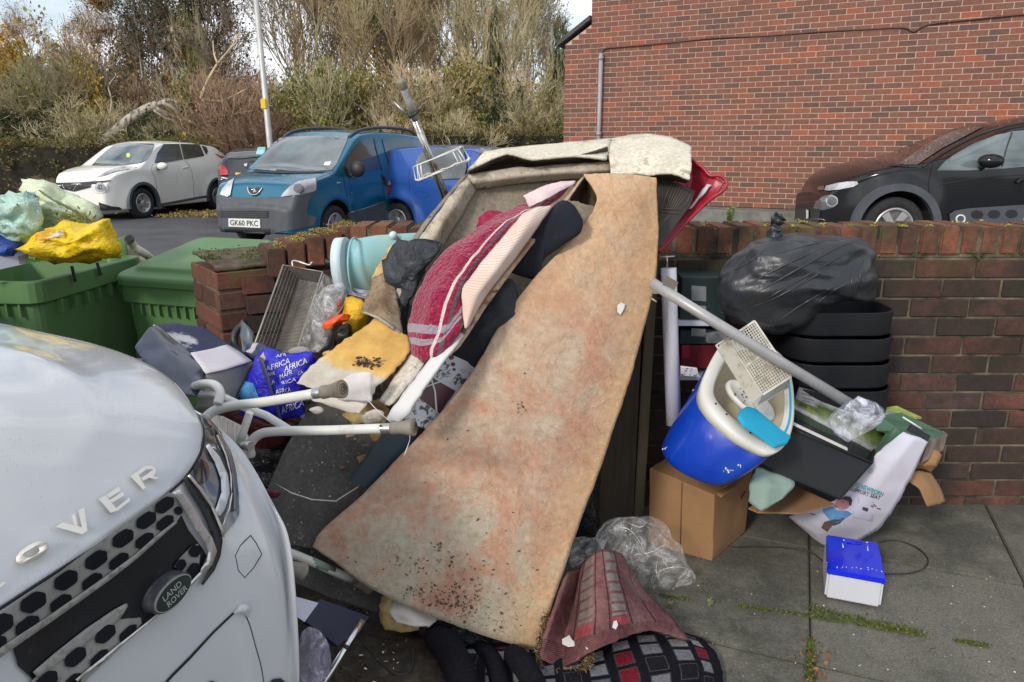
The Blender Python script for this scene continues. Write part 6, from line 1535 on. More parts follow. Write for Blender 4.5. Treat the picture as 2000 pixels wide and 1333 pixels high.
poly_on('scratch',[(700,949),(770,850),(771,851),(701,951)],plg,M_beige,gb,.002)
bm=BM();pq=PP(668,913,plg);bmesh.ops.create_uvsphere(bm,u_segments=12,v_segments=8,radius=.011,matrix=Matrix.Translation(pq)@Matrix.Diagonal((1,1,.6,1)));obj('furniture_knob',bm,M_mud,gb,smooth=True)
pl2=plane3((755,845,1.97),(808,850,2.01),(700,950,1.925))
o=panel('dark_board',[(752,846),(812,846),(800,885),(755,930),(720,958),(686,938)],pl2,.012,simple('slate_laminate',(.028,.045,.06),.5,var=.1));tag(o,'small slate blue laminate board under the left edge of the big carpet','board')
pl3=plane3((560,1090,1.88),(760,1180,1.95),(580,1160,1.82))
o=panel('grey_board',[(545,1050),(640,1060),(760,1130),(752,1198),(640,1165),(570,1135)],pl3,.012,M_gboard);tag(o,'lower dark grey board edge below the slanting frame leg','board')
# ---- debris at the lower left of the heap
pl4=plane3((610,1180,1.66),(720,1205,1.76),(620,1235,1.62))
o=panel('navy_carton',[(625,1170),(722,1205),(705,1225),(660,1262),(598,1215)],pl4,.012,simple('navy_card',(.010,.014,.04),.4,var=.3));tag(o,'flattened navy carton under the lower grey board','carton')
o=panel('white_card',[(575,1165),(622,1178),(595,1215),(580,1205)],plane3((575,1165,1.6),(622,1178,1.62),(595,1215,1.58)),.003,M_lavb);tag(o,'small pale lavender card next to the SUV bumper','card')
o=pillow('clear_tray',[(586,1235),(600,1215),(625,1228),(645,1260),(648,1300),(630,1340),(590,1350),(582,1300)],1.52,.02,.03,clearfilm('lid_film',(.62,.6,.78),.65,.12,10),None,.004,9,3);tag(o,'domed clear plastic lid lying against the SUV bumper','lid')
bm=BM();tube(bm,[PY(708,1212,1.66),PY(672,1270,1.60),PY(625,1350,1.52)],.0085,14);o1=thing('chrome_tube','bright chrome telescopic tube lying on the soil at bottom left','tube',tuple(PY(672,1270,1.60)));obj('tube',bm,simple('chrome_pole',(.62,.62,.62),.15,1,var=.15,sc=20),o1)
bm=BM();tube(bm,[PY(674,1267,1.602),PY(678,1260,1.608)],.0105,14);obj('collar',bm,K['black'],o1)
bm=BM();tube(bm,smooth_path([PH(700,1240,.05),PH(760,1310,.035),PH(800,1312,.035),PH(810,1270,.05)],6),.003,6);o=obj('black_cable',bm,K['black']);tag(o,'thin black cable looping over the soil beside the chrome tube','cable')
o=pillow('foam_block',[(748,1170),(770,1160),(800,1178),(850,1195),(880,1215),(835,1225),(800,1232),(758,1230),(744,1200)],1.87,.05,.05,M_foam,None,.015,14,6);tag(o,'yellow white foam block squeezed under the big carpet bottom edge','foam')
o=sheet('white_wadding',[[PY(770,1172,1.84),PY(800,1180,1.83),PY(860,1196,1.85)],[PY(762,1195,1.81),PY(800,1202,1.80),PY(850,1215,1.82)],[PY(775,1215,1.80),PY(805,1222,1.79),PY(838,1222,1.80)]],simple('wadding',(.55,.52,.47),.95,var=.12,sc=9,bump=.4),None,.01,6,6,.008,20,3);tag(o,'white wadding on the foam block under the big carpet','wadding')
o=pillow('black_bag',[(805,1215),(850,1200),(900,1215),(940,1235),(1000,1270),(980,1300),(900,1290),(850,1270),(820,1245)],1.87,.06,.08,M_blackbag,None,.03,11,14);tag(o,'crumpled black bag peeking out under the big carpet bottom edge','bag')
rnd=random.Random(6);bm=BM()
for k in range(11):
    p=PH(rnd.uniform(690,790),rnd.gauss(1300,14),.04);a=rnd.random()*6;s=rnd.uniform(.004,.012)
    d=Vector((cos(a),sin(a),rnd.uniform(0,.3)));e=Vector((-d.y,d.x,.1));bm.faces.new([bm.verts.new(q)for q in(p,p+d*s,p+d*s+e*s*.6,p+e*s*.5)])
o=obj('paper_crumbs',bm,M_wtxt);tag(o,kind='stuff')
# loose dirt and shreds over the boards, and a few more small bits of rubbish
M_shred,_,_,_=island_mat('shreds',[(.15,(.03,.025,.02)),(.4,(.16,.11,.06)),(.6,(.34,.26,.13)),(.8,(.5,.47,.42)),(.95,(.62,.6,.57))],.9,9,.2,0)
def shreds(name,pl,reg,n,seed,s0,parent=None):
    rnd=random.Random(seed);bm=BM();nn=pl[1]if pl[1].dot(O3-pl[0])>0 else-pl[1]
    for k in range(n):
        x,y=rnd.gauss(reg[0],reg[2]),rnd.gauss(reg[1],reg[3]);p=PP(x,y,pl)+nn*.004;s=s0*rnd.uniform(.3,1.5)
        d=(nn.orthogonal().normalized());d=(Matrix.Rotation(rnd.random()*6.28,3,nn)@d)*s;e=nn.cross(d)*rnd.uniform(.2,.8)
        bm.faces.new([bm.verts.new(q)for q in(p,p+d*.5+e*.6+nn*.001,p+d,p+d*.4-e*.5)])
    o=obj(name,bm,M_shred,parent);o['kind']='stuff';return o
shreds('dirt_shreds',plg,(690,860,50,55),150,1,.006,gb)
shreds('dirt_shreds',plg,(600,980,50,60),90,2,.005,gb)
shreds('dirt_shreds',pl3,(650,1110,50,30),70,3,.006)
for P,Y,m,nm,lb in(([(626,690),(648,684),(662,694),(640,702)],2.12,M_foam,'foam_scrap','small pale foam sliver between the blue bag and yellow underlay'),
                    ([(560,684),(590,676),(612,686),(600,700),(570,698)],2.10,M_gcard,'card_scrap','grey card scrap under the bottom corner of the mesh basket'),
                    ([(700,812),(730,800),(752,806),(742,826),(712,830)],1.86,M_creamund,'underlay_scrap','small cream underlay scrap above the lower frame tube'),
                    ([(600,800),(622,792),(636,802),(620,812)],1.93,M_paper,'paper_scrap','white paper scrap on top edge of the large grey board'),
                    ([(505,962),(530,955),(552,962),(540,972),(515,972)],1.86,plastic('maroon_film',(.12,.02,.03),.4),'plastic_scrap','thin maroon plastic scrap at left edge of the large grey board')):
    o=pillow(nm,P,Y,.012,.01,m,None,.006,16,len(nm),dens=.01);tag(o,lb,'scrap')
bm=BM();tube(bm,smooth_path([PY(700,760,1.84),PY(735,800,1.82),PY(770,830,1.8),PY(800,850,1.78),PY(790,890,1.76)],6),.0011,5);o=obj('white_string',bm,M_wtxt);tag(o,'thin white string trailing over the slate board beside the big carpet','string')
# ================================================================ THE BIG CARPETS
def f_big(m,nt,b,u,v,ob):
    n=nz(nt,3.2,8,.65,ob);n2=nz(nt,7,8,.7,ob,.5);n3=nz(nt,2.0,4,.5,ob)
    # worn latex: pink tan over grey felt, the greyer towards the loose end, a warm lit strip painted along the right border
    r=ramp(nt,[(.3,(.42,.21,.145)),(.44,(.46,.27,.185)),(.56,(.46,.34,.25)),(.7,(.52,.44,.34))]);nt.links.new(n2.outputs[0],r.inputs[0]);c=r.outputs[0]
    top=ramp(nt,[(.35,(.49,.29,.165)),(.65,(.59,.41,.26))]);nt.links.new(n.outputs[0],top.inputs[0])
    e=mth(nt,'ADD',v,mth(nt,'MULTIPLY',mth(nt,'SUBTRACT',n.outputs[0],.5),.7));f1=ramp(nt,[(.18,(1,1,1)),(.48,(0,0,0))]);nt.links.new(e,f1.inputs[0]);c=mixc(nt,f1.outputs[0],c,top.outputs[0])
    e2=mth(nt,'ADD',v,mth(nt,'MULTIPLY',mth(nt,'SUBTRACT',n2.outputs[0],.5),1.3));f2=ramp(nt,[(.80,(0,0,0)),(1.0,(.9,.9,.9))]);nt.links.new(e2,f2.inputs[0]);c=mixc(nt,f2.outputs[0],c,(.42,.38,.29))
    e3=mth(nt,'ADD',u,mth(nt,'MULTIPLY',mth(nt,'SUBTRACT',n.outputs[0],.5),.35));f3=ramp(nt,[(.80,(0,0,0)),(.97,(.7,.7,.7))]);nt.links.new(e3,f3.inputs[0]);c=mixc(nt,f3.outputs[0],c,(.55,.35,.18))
    gp=nz(nt,11,7,.72,ob,.8);g2=ramp(nt,[(.5,(0,0,0)),(.68,(.32,.32,.32))]);nt.links.new(gp.outputs[0],g2.inputs[0]);c=mixc(nt,g2.outputs[0],c,(.47,.42,.33))
    # fine mottling
    g=nz(nt,55,4,.7,ob);gr=ramp(nt,[(.3,(.82,.80,.78)),(.7,(1.14,1.14,1.13))]);nt.links.new(g.outputs[0],gr.inputs[0]);c=mixc(nt,1,c,gr.outputs[0],'MULTIPLY')
    cz_=nz(nt,6,4,.6,ob,3.5);cr_=ramp(nt,[(.488,(0,0,0)),(.5,(.4,.4,.4)),(.512,(0,0,0))]);nt.links.new(cz_.outputs[0],cr_.inputs[0]);c=mixc(nt,cr_.outputs[0],c,(.66,.52,.40))
    cy_=nz(nt,4.3,5,.6,ob,2.5);cq_=ramp(nt,[(.490,(0,0,0)),(.5,(.3,.3,.3)),(.510,(0,0,0))]);nt.links.new(cy_.outputs[0],cq_.inputs[0]);c=mixc(nt,cq_.outputs[0],c,(.30,.17,.10))
    # mud: fine specks gathered in patches and towards the loose end
    s=nz(nt,75,5,.75,ob);sr=ramp(nt,[(.62,(0,0,0)),(.67,(1,1,1))]);nt.links.new(s.outputs[0],sr.inputs[0])
    dens=mth(nt,'ADD',mth(nt,'MULTIPLY',mth(nt,'SUBTRACT',n3.outputs[0],.5),3.0),mth(nt,'MULTIPLY',mth(nt,'SUBTRACT',v,.62),2.2),clamp=True)
    c=mixc(nt,mth(nt,'MULTIPLY',sr.outputs[0],dens),c,(.07,.045,.03))
    s2=nz(nt,26,5,.7,ob);sr2=ramp(nt,[(.68,(0,0,0)),(.72,(1,1,1))]);nt.links.new(s2.outputs[0],sr2.inputs[0]);c=mixc(nt,mth(nt,'MULTIPLY',sr2.outputs[0],mth(nt,'ADD',dens,.25)),c,(.13,.075,.05))
    nt.links.new(c,b.inputs['Base Color']);b.inputs['Roughness'].default_value=.92;b.inputs['Specular IOR Level'].default_value=.2
    h=mth(nt,'ADD',mth(nt,'MULTIPLY',g.outputs[0],.5),mth(nt,'ADD',mth(nt,'MULTIPLY',cr_.outputs[0],2.0),mth(nt,'MULTIPLY',cq_.outputs[0],-1.5)));bumpn(nt,b,h,.5,.004)
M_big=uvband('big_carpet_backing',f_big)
big=thing('carpet','huge tan stained carpet hanging backing side out over the middle of the heap','carpet',tuple(PY(1000,1150,1.9)),group='dumped carpets and rugs')
rows=[
 ([(1140,342),(1186,341),(1232,343),(1281,348)],2.36,2.38),
 ([(1166,392),(1200,395),(1240,398),(1283,402)],2.30,2.36),
 ([(1131,452),(1182,455),(1232,458),(1284,462)],2.27,2.33),
 ([(1047,540),(1120,540),(1200,542),(1279,548)],2.20,2.28),
 ([(985,620),(1075,622),(1170,625),(1259,632)],2.16,2.22),
 ([(930,715),(1030,715),(1135,720),(1234,728)],2.09,2.17),
 ([(868,800),(975,805),(1090,815),(1200,832)],2.03,2.10),
 ([(782,890),(905,900),(1035,915),(1166,932)],1.97,2.04),
 ([(700,975),(840,990),(985,1010),(1128,1035)],1.91,1.97),
 ([(630,1035),(775,1065),(935,1100),(1093,1140)],1.86,1.90),
 ([(610,1068),(745,1160),(895,1224),(1048,1275)],1.84,1.81)]
G=[]
for k,(P,y0,y1)in enumerate(rows):
    G.append([PY(x,y,y0+(y1-y0)*i/3-.035*sin(pi*i/3)*min(1,k/3))for i,(x,y)in enumerate(P)])
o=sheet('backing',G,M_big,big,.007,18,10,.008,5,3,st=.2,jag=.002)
sheet('pile_side_curl',[[PY(1140,341,2.36),PY(1150,352,2.38),PY(1168,392,2.32)],[PY(1128,362,2.35),PY(1142,375,2.42),PY(1171,402,2.33)],[PY(1112,392,2.34),PY(1135,396,2.42),PY(1170,406,2.34)]],stained('dark_pile',(.05,.035,.02),(.09,.065,.045),(.03,.02,.015),(.01,.01,.01),6),big,.004,6,6,.003)
M_wing=stained('tan_wing',(.48,.33,.22),(.56,.42,.29),(.40,.26,.16),(.1,.06,.04),5)
sheet('folded_wing',[[PY(1128,360,2.34),PY(1134,352,2.34),PY(1142,345,2.345)],[PY(1062,432,2.26),PY(1080,425,2.25),PY(1104,395,2.28)],[PY(990,515,2.18),PY(1008,510,2.16),PY(1034,485,2.19)],[PY(928,598,2.10),PY(945,595,2.08),PY(965,575,2.11)],[PY(904,645,2.05),PY(918,640,2.04),PY(935,622,2.06)],[PY(868,696,2.0),PY(880,694,1.99),PY(898,678,2.01)]],M_wing,big,.006,5,7,.003,8,4)
bmf=BM()
poly_slab(bmf,[hit(bvh_of(o),x,y,.002)[0]for x,y in[(1204,598),(1210,592),(1219,595),(1216,605),(1210,616),(1204,610)]],Vector((0,-.003,0)))if False else None
bpy.context.view_layer.update();bvG=bvh_of(o);hit.dist=2.2
decal('white_tear',[(1204,598),(1210,592),(1219,595),(1217,604),(1210,616),(1204,610)],bvG,M_wtxt,big,.006,.002)
rnd=random.Random(9);bm=BM()
for cx_,cy_,sx_,sy_,n in((1018,795,7,9,16),(855,1070,8,6,14),(900,1110,60,25,60),(850,1160,40,14,110),(900,1178,22,12,90),(960,1200,40,22,50),(1020,745,90,60,10),(790,1100,70,20,26),(900,950,90,70,12)):
    for k in range(n):
        x,y=rnd.gauss(cx_,sx_),rnd.gauss(cy_,sy_);d=ray(x,y).normalized();h=bvG.ray_cast(O3,d)
        if h[0]is None:continue
        s=rnd.uniform(.0008,.0030)*(1 if rnd.random()<.85 else 1.7);bmesh.ops.create_icosphere(bm,subdivisions=1,radius=s,matrix=Matrix.Translation(h[0]-d*.004)@Matrix.Rotation(rnd.random()*6,4,'Y')@Matrix.Diagonal((rnd.uniform(.7,1.8),.5,rnd.uniform(.5,1),1)))
m2=obj('mud_specks',bm,simple('dry_mud',(.10,.062,.042),.95,var=.4),big);m2['kind']='stuff'
# ---- grey underlay tray shape behind
M_tray=stained('grey_brown_underlay',(.20,.165,.125),(.27,.23,.18),(.16,.13,.10),(.05,.035,.025),3.5)
M_lip=stained('soiled_lip',(.40,.34,.27),(.50,.44,.35),(.32,.26,.19),(.10,.06,.035),6,spot_sc=45,thr=.8)
tr=thing('carpet','grey brown folded carpet with upturned soiled edges behind the red rug','carpet',tuple(PY(980,560,2.4)),group='dumped carpets and rugs')
sheet('inner_face',[[PY(928,366,2.52),PY(1010,356,2.55),PY(1100,348,2.57),PY(1195,345,2.56)],[PY(892,415,2.46),PY(990,410,2.5),PY(1090,405,2.52),PY(1195,405,2.5)],[PY(850,478,2.40),PY(960,475,2.44),PY(1070,470,2.46),PY(1195,470,2.44)],[PY(800,560,2.34),PY(930,560,2.38),PY(1060,560,2.4),PY(1195,560,2.36)],[PY(790,640,2.3),PY(930,650,2.32),PY(1060,650,2.34),PY(1195,650,2.3)]],M_tray,tr,.006,7,7,.006,6,2)
sheet('left_lip',[[PY(912,343,2.48),PY(920,353,2.47),PY(931,368,2.51)],[PY(872,395,2.40),PY(886,402,2.39),PY(904,412,2.45)],[PY(828,455,2.33),PY(848,463,2.32),PY(868,474,2.39)],[PY(790,520,2.27),PY(812,530,2.26),PY(830,545,2.33)],[PY(770,580,2.22),PY(790,590,2.22),PY(805,600,2.28)]],M_lip,tr,.008,6,7,.004,10,3)
sheet('outer_face',[[PY(914,342,2.475),PY(905,345,2.5)],[PY(868,395,2.40),PY(856,402,2.42)],[PY(822,456,2.33),PY(808,466,2.35)],[PY(786,522,2.27),PY(775,535,2.29)]],M_tray,tr,.004,4,6,.004,10,3)
sheet('top_lip',[[PY(912,343,2.48),PY(1000,331,2.5),PY(1100,322,2.52),PY(1194,317,2.53)],[PY(920,355,2.46),PY(1000,345,2.47),PY(1100,336,2.49),PY(1194,332,2.5)],[PY(931,369,2.50),PY(1004,358,2.52),PY(1104,348,2.54),PY(1194,347,2.55)]],M_lip,tr,.008,7,5,.004,8,5)
# ---- cream carpet over the top
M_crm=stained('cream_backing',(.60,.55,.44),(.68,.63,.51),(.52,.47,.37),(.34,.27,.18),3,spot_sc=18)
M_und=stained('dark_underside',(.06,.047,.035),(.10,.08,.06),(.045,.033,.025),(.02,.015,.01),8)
cr2=thing('carpet','cream backed stiff carpet lying across the very top of the heap with a notch','carpet',tuple(PY(1150,330,2.5)),group='dumped carpets and rugs')
o=sheet('left_flap',[[PY(948,298,2.56),PY(992,291,2.62),PY(1050,285,2.66),PY(1125,279,2.7),PY(1194,272,2.72)],[PY(942,302,2.48),PY(990,297,2.52),PY(1046,298,2.54),PY(1120,292,2.57),PY(1190,285,2.6)],[PY(912,334,2.44),PY(990,300,2.45),PY(1042,312,2.45),PY(1120,306,2.47),PY(1184,312,2.5)]],M_crm,cr2,.008,8,7,.003,7,4)
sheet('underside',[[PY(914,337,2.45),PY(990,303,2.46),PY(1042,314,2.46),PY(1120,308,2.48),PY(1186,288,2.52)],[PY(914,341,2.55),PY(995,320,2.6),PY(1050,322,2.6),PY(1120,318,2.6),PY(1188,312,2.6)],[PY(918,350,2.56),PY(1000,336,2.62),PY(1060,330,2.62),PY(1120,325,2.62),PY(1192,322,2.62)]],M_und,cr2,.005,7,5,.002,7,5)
sheet('right_flap',[[PY(1188,273,2.72),PY(1230,266,2.74),PY(1262,264,2.75),PY(1312,270,2.72),PY(1349,288,2.66)],[PY(1186,292,2.58),PY(1235,286,2.6),PY(1270,285,2.6),PY(1315,292,2.58),PY(1350,306,2.54)],[PY(1192,318,2.48),PY(1235,314,2.49),PY(1270,313,2.49),PY(1315,318,2.48),PY(1349,330,2.45)],[PY(1194,341,2.44),PY(1236,341,2.44),PY(1270,341,2.44),PY(1312,339,2.43),PY(1347,352,2.41)]],M_crm,cr2,.008,8,7,.004,7,6)
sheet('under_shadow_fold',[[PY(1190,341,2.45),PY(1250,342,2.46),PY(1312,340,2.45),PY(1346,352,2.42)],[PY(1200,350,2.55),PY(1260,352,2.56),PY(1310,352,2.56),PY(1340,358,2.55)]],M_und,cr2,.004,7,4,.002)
# ---- red rug
def f_rug(m,nt,b,u,v,ob):
    g=nz(nt,85,4,.75,ob);vo=N(nt,'ShaderNodeTexVoronoi');vo.inputs['Scale'].default_value=95;nt.links.new(ob,vo.inputs['Vector'])
    r=ramp(nt,[(.3,(.13,.005,.022)),(.55,(.30,.014,.055)),(.75,(.45,.045,.10))]);nt.links.new(g.outputs[0],r.inputs[0]);c=r.outputs[0]
    wob=mth(nt,'MULTIPLY',mth(nt,'SUBTRACT',g.outputs[0],.5),.02)
    uu=mth(nt,'ADD',u,wob);vv_=mth(nt,'ADD',v,wob)
    def line(x,pos,wd):return mth(nt,'LESS_THAN',mth(nt,'ABSOLUTE',mth(nt,'SUBTRACT',x,pos)),wd)
    c=mixc(nt,mth(nt,'MULTIPLY',line(uu,.72,.045),.85),c,(.12,.10,.12))
    c=mixc(nt,mth(nt,'MULTIPLY',line(vv_,.735,.020),.85),c,(.33,.30,.35));c=mixc(nt,mth(nt,'MULTIPLY',line(vv_,.805,.020),.85),c,(.33,.30,.35))
    c=mixc(nt,line(uu,.57,.030),c,(.66,.56,.52))
    nt.links.new(c,b.inputs['Base Color']);b.inputs['Roughness'].default_value=1;b.inputs['Specular IOR Level'].default_value=.1
    b.inputs['Sheen Weight'].default_value=.3
    h=mth(nt,'ADD',g.outputs[0],mth(nt,'MULTIPLY',vo.outputs['Distance'],-1.2));bumpn(nt,b,h,.9,.006)
M_rug=uvband('red_pile',f_rug)
rug=thing('rug','crimson shaggy rug with white and grey stripes folded over the left of the heap','rug',tuple(PY(870,690,2.0)),group='dumped carpets and rugs')
sheet('pile',[[PY(1085,378,2.34),PY(1100,368,2.33),PY(1110,363,2.33),PY(1122,358,2.33)],[PY(1018,405,2.29),PY(1035,405,2.27),PY(1052,402,2.27),PY(1072,396,2.27)],[PY(945,440,2.24),PY(968,440,2.18),PY(992,436,2.18),PY(1022,430,2.20)],[PY(880,482,2.20),PY(912,490,2.12),PY(940,492,2.11),PY(975,478,2.14)],[PY(835,535,2.16),PY(870,540,2.06),PY(902,545,2.05),PY(935,525,2.09)],[PY(810,592,2.12),PY(845,596,2.01),PY(880,598,2.0),PY(906,568,2.05)],[PY(799,648,2.08),PY(832,652,1.98),PY(868,650,1.97),PY(903,610,2.01)],[PY(800,683,2.04),PY(822,690,1.97),PY(855,682,1.95),PY(900,638,1.98)],[PY(818,694,2.01),PY(832,702,1.965),PY(850,698,1.955),PY(872,680,1.97)]],M_rug,rug,.010,10,10,.015,7,1)
def f_back(m,nt,b,u,v,ob):
    f=mth(nt,'FRACT',mth(nt,'ADD',mth(nt,'MULTIPLY',v,46),mth(nt,'MULTIPLY',u,4)));n=nz(nt,5,4,.6,ob)
    r=ramp(nt,[(.35,(.66,.58,.52)),(.65,(.64,.46,.35))]);nt.links.new(n.outputs[0],r.inputs[0])
    g=mth(nt,'LESS_THAN',f,.22);c=mixc(nt,mth(nt,'MULTIPLY',g,.5),r.outputs[0],(.42,.16,.18));nt.links.new(c,b.inputs['Base Color']);b.inputs['Roughness'].default_value=.95;bumpn(nt,b,f,.3,.002)
sheet('striped_backing',[[PY(1022,418,2.185),PY(1050,405,2.18),PY(1078,402,2.2)],[PY(975,474,2.13),PY(1005,475,2.10),PY(1035,462,2.16)],[PY(935,520,2.08),PY(965,530,2.05),PY(998,512,2.12)],[PY(903,565,2.03),PY(928,580,2.01),PY(955,568,2.07)],[PY(905,605,2.0),PY(918,612,1.99),PY(930,605,2.03)],[PY(908,640,1.98),PY(910,640,1.98),PY(914,636,2.0)]],uvband('rug_backing',f_back),rug,.006,6,7,.003,7,2)
sheet('folded_corner_backing',[[PY(1022,384,2.27),PY(1060,366,2.28),PY(1095,356,2.31),PY(1124,355,2.325)],[PY(1028,396,2.25),PY(1062,380,2.26),PY(1094,366,2.29),PY(1120,360,2.315)],[PY(1034,406,2.245),PY(1064,392,2.25),PY(1090,376,2.28),PY(1112,364,2.31)]],simple('pink_white_backing',(.64,.50,.50),.95,var=.08,sc=30),rug,.006,6,5,.001)
sheet('rear_fold',[[PY(938,428,2.33),PY(955,416,2.34),PY(985,420,2.34)],[PY(932,446,2.30),PY(955,442,2.28),PY(990,440,2.28)]],simple('crimson_plain',(.26,.012,.05),1,var=.4,sc=60,bump=.8),rug,.02,6,5,.004)
# ---- navy cloth
o=pillow('navy_cloth',[(1100,388),(1122,400),(1140,430),(1136,456),(1112,472),(1090,486),(1064,504),(1056,516),(1053,548),(1024,544),(992,532),(1002,508),(1022,486),(1042,458),(1064,424),(1082,400)],2.215,.02,.05,simple('navy_cloth',(.006,.008,.018),.85,var=.4,bump=.3),None,.008,14,3,dens=.012,fac=0);tag(o,'very dark navy cloth hanging in the fold of the big tan carpet','cloth')
# ---- wooden post and board under the carpet
M_wood=simple('weathered_wood',(.075,.058,.038),.9,var=.5,sc=9,bump=.8,bsc=60,dirt=(.02,.016,.012),dsc=6,dthr=(.42,.6),stretch=(1,1,.12))
M_wood2=simple('olive_wood',(.12,.095,.055),.85,var=.4,sc=10,bump=.7,bsc=60,stretch=(1,1,.1))
wp=thing('wooden_panel','dark weathered upright wooden cabinet side under the right edge of the big carpet','wood panel',tuple(PH(1190,1040,0)))
a=PH(1160,1040,0);a.y=2.5;b_=PH(1262,1030,0)
bm=BM();obox(bm,Vector((.33,2.56,0)),(.13,-.02,0),(0,.03,0),(.0,0,1.12));bevel(bm,.004,2);obj('outer_board',bm,M_wood,wp)
bm=BM();obox(bm,Vector((.462,2.535,0)),(.035,-.004,0),(0,.05,0),(.01,0,1.14));bevel(bm,.004,2);obj('edge_batten',bm,M_wood2,wp)
bm=BM();obox(bm,Vector((-.25,2.60,.5)),(.62,0,0),(0,.03,0),(0,.02,.62));obj('cross_board',bm,M_wood,wp)
o=pillow('black_bag',[(1130,900),(1168,880),(1172,1000),(1165,1060),(1125,1070),(1090,1020)],2.42,.05,.1,M_blackbag,None,.02,9,2);tag(o,'black bag in the shadow between big carpet and wooden panel','bag')
# ---- chrome pole and wire rack
cp=thing('chrome_pole','dirty chrome clothes rail pole standing out above the heap with side prong','pole',tuple(PY(870,375,2.5)))
M_pole=simple('worn_chrome',(.5,.5,.48),.25,.9,var=.3,sc=14,dirt=(.25,.22,.17),dsc=18,dthr=(.5,.62))
bm=BM();tube(bm,[PY(783,160,2.30),PY(812,235,2.36)],.0105,16);obj('grey_sleeve',bm,simple('grey_sleeve',(.36,.36,.36),.5,.2,var=.4,sc=20,dirt=(.08,.07,.05),dsc=25),cp)
bm=BM();tube(bm,[PY(811,230,2.355),PY(880,400,2.47)],.008,14);obj('upper_tube',bm,M_pole,cp)
bm=BM();tube(bm,[PY(806,232,2.36),PY(868,395,2.47)],.0055,10);obj('slide_rod',bm,M_pole,cp)
bm=BM();lathe(bm,[(0,0),(.0125,0),(.0132,.006),(.0132,.02),(.0115,.026),(.0105,.03)],Matrix.Translation(PY(782,157,2.298))@(PY(812,235,2.36)-PY(783,160,2.30)).to_track_quat('Z','Y').to_matrix().to_4x4(),18);obj('end_cap',bm,M_ferr,cp)
bm=BM();tube(bm,[PY(769,199,2.34),PY(799,229,2.345)],[.0025,.0045],8);tube(bm,[PY(799,229,2.345),PY(815,219,2.35)],.0035,8);obj('prong',bm,M_pole,cp)
bm=BM();tube(bm,[PY(800,230,2.345),PY(812,222,2.33),PY(817,215,2.34)],.005,8);obj('black_clamp',bm,K['black'],cp)
rk=thing('wire_rack','small white coated wire bathroom rack hooked on the chrome pole','rack',tuple(PY(860,350,2.42)))
rp_=[[PY(807,327,2.40),PY(902,286,2.44)],[PY(815,323,2.34),PY(895,292,2.38)],[PY(817,353,2.34),PY(910,316,2.38)],[PY(812,352,2.40),PY(918,312,2.44)]]
bm=BM()
for a_,b_ in rp_:tube(bm,[a_,b_],.0021,6)
for t in(0,.08,.86,1.0):
    P=[r[0].lerp(r[1],t)for r in rp_];tube(bm,[P[0],P[1],P[2],P[3]],.0021,6,closed=True)
obj('wire_frame',bm,M_wtxt,rk)
bm=BM();tube(bm,smooth_path([PY(905,318,2.4),PY(914,314,2.4),PY(917,308,2.4)],4),.005,8);obj('suction_hook',bm,M_wtxt,rk)
bm=BM();rnd=random.Random(2)
pp=[PY(818+92*t,349-34*t+rnd.uniform(-3,3),2.36)for t in[k/14 for k in range(15)]];tube(bm,pp,[.002+rnd.random()*.003 for _ in pp],6);obj('soap_scum',bm,simple('scum',(.5,.47,.4),.9,var=.3,sc=30),rk)
# ---- red plastic seat with black mat behind the carpet, right
M_red=plastic('red_plastic',(.34,.014,.035),.35,bump=.25,sc=5)
rc=thing('plastic_chair','red plastic garden chair shell sticking out behind the cream carpet at right','chair',tuple(PY(1290,490,2.5)))
sheet('chair_shell',[[PY(1330,300,2.66),PY(1352,312,2.62),PY(1372,330,2.58)],[PY(1320,360,2.6),PY(1352,350,2.62),PY(1388,345,2.57)],[PY(1300,420,2.56),PY(1330,410,2.6),PY(1368,385,2.58)],[PY(1275,490,2.5),PY(1295,480,2.54),PY(1318,450,2.54)]],M_red,rc,.006,7,7,.003,6)
bm=BM();tube(bm,smooth_path([PY(1350,312,2.60),PY(1372,328,2.57),PY(1386,343,2.55),PY(1405,344,2.54),PY(1418,354,2.53),PY(1415,370,2.52),PY(1385,392,2.52),PY(1345,430,2.50),PY(1310,468,2.48),PY(1286,492,2.46)],6),.0062,10);obj('rolled_rim',bm,M_red,rc)
sheet('arm_shell',[[PY(1386,346,2.56),PY(1402,350,2.54),PY(1416,358,2.53)],[PY(1366,376,2.56),PY(1382,380,2.54),PY(1400,378,2.52)],[PY(1330,425,2.54),PY(1342,425,2.52),PY(1352,424,2.5)],[PY(1290,480,2.5),PY(1294,482,2.49),PY(1298,484,2.48)]],M_red,rc,.005,6,6,.001)
sheet('painted_wet_glint',[[PY(1381,360,2.535),PY(1390,362,2.53)],[PY(1366,380,2.53),PY(1371,382,2.525)],[PY(1345,408,2.52),PY(1349,410,2.515)]],simple('glint_paint',(.5,.5,.52),.3),rc,.001,3,4,0)  # pale streak standing in for a wet glint on the red shell
M_mat=simple('black_rubber_mat',(.028,.022,.018),.6,var=.3,bump=.3)
mt=thing('rubber_mat','dark ribbed rubber car mat leaning between the red chair and the carpet','mat',tuple(PY(1290,480,2.45)))
plm=plane3((1290,350,2.50),(1358,376,2.50),(1285,480,2.40))
o=panel('mat',[(1284,346),(1312,352),(1358,374),(1348,402),(1284,488)],plm,.01,M_mat,mt)
M_rib=simple('mat_rib',(.11,.09,.07),.6,var=.2)
bm=BM()
def mline(a,b):
    A_,B2=PP(a[0],a[1],plm),PP(b[0],b[1],plm);n=plm[1]if plm[1].dot(O3-A_)>0 else-plm[1];tube(bm,[A_+n*.002,B2+n*.002],.0018,5)
for k in range(6):mline((1317+k*5.2,361+k*2.8),(1298+k*4.4,412-k*1.0))
for k in range(6):mline((1290+k*3.6,418+k*.5),(1286+k*2.2,464-k*6))
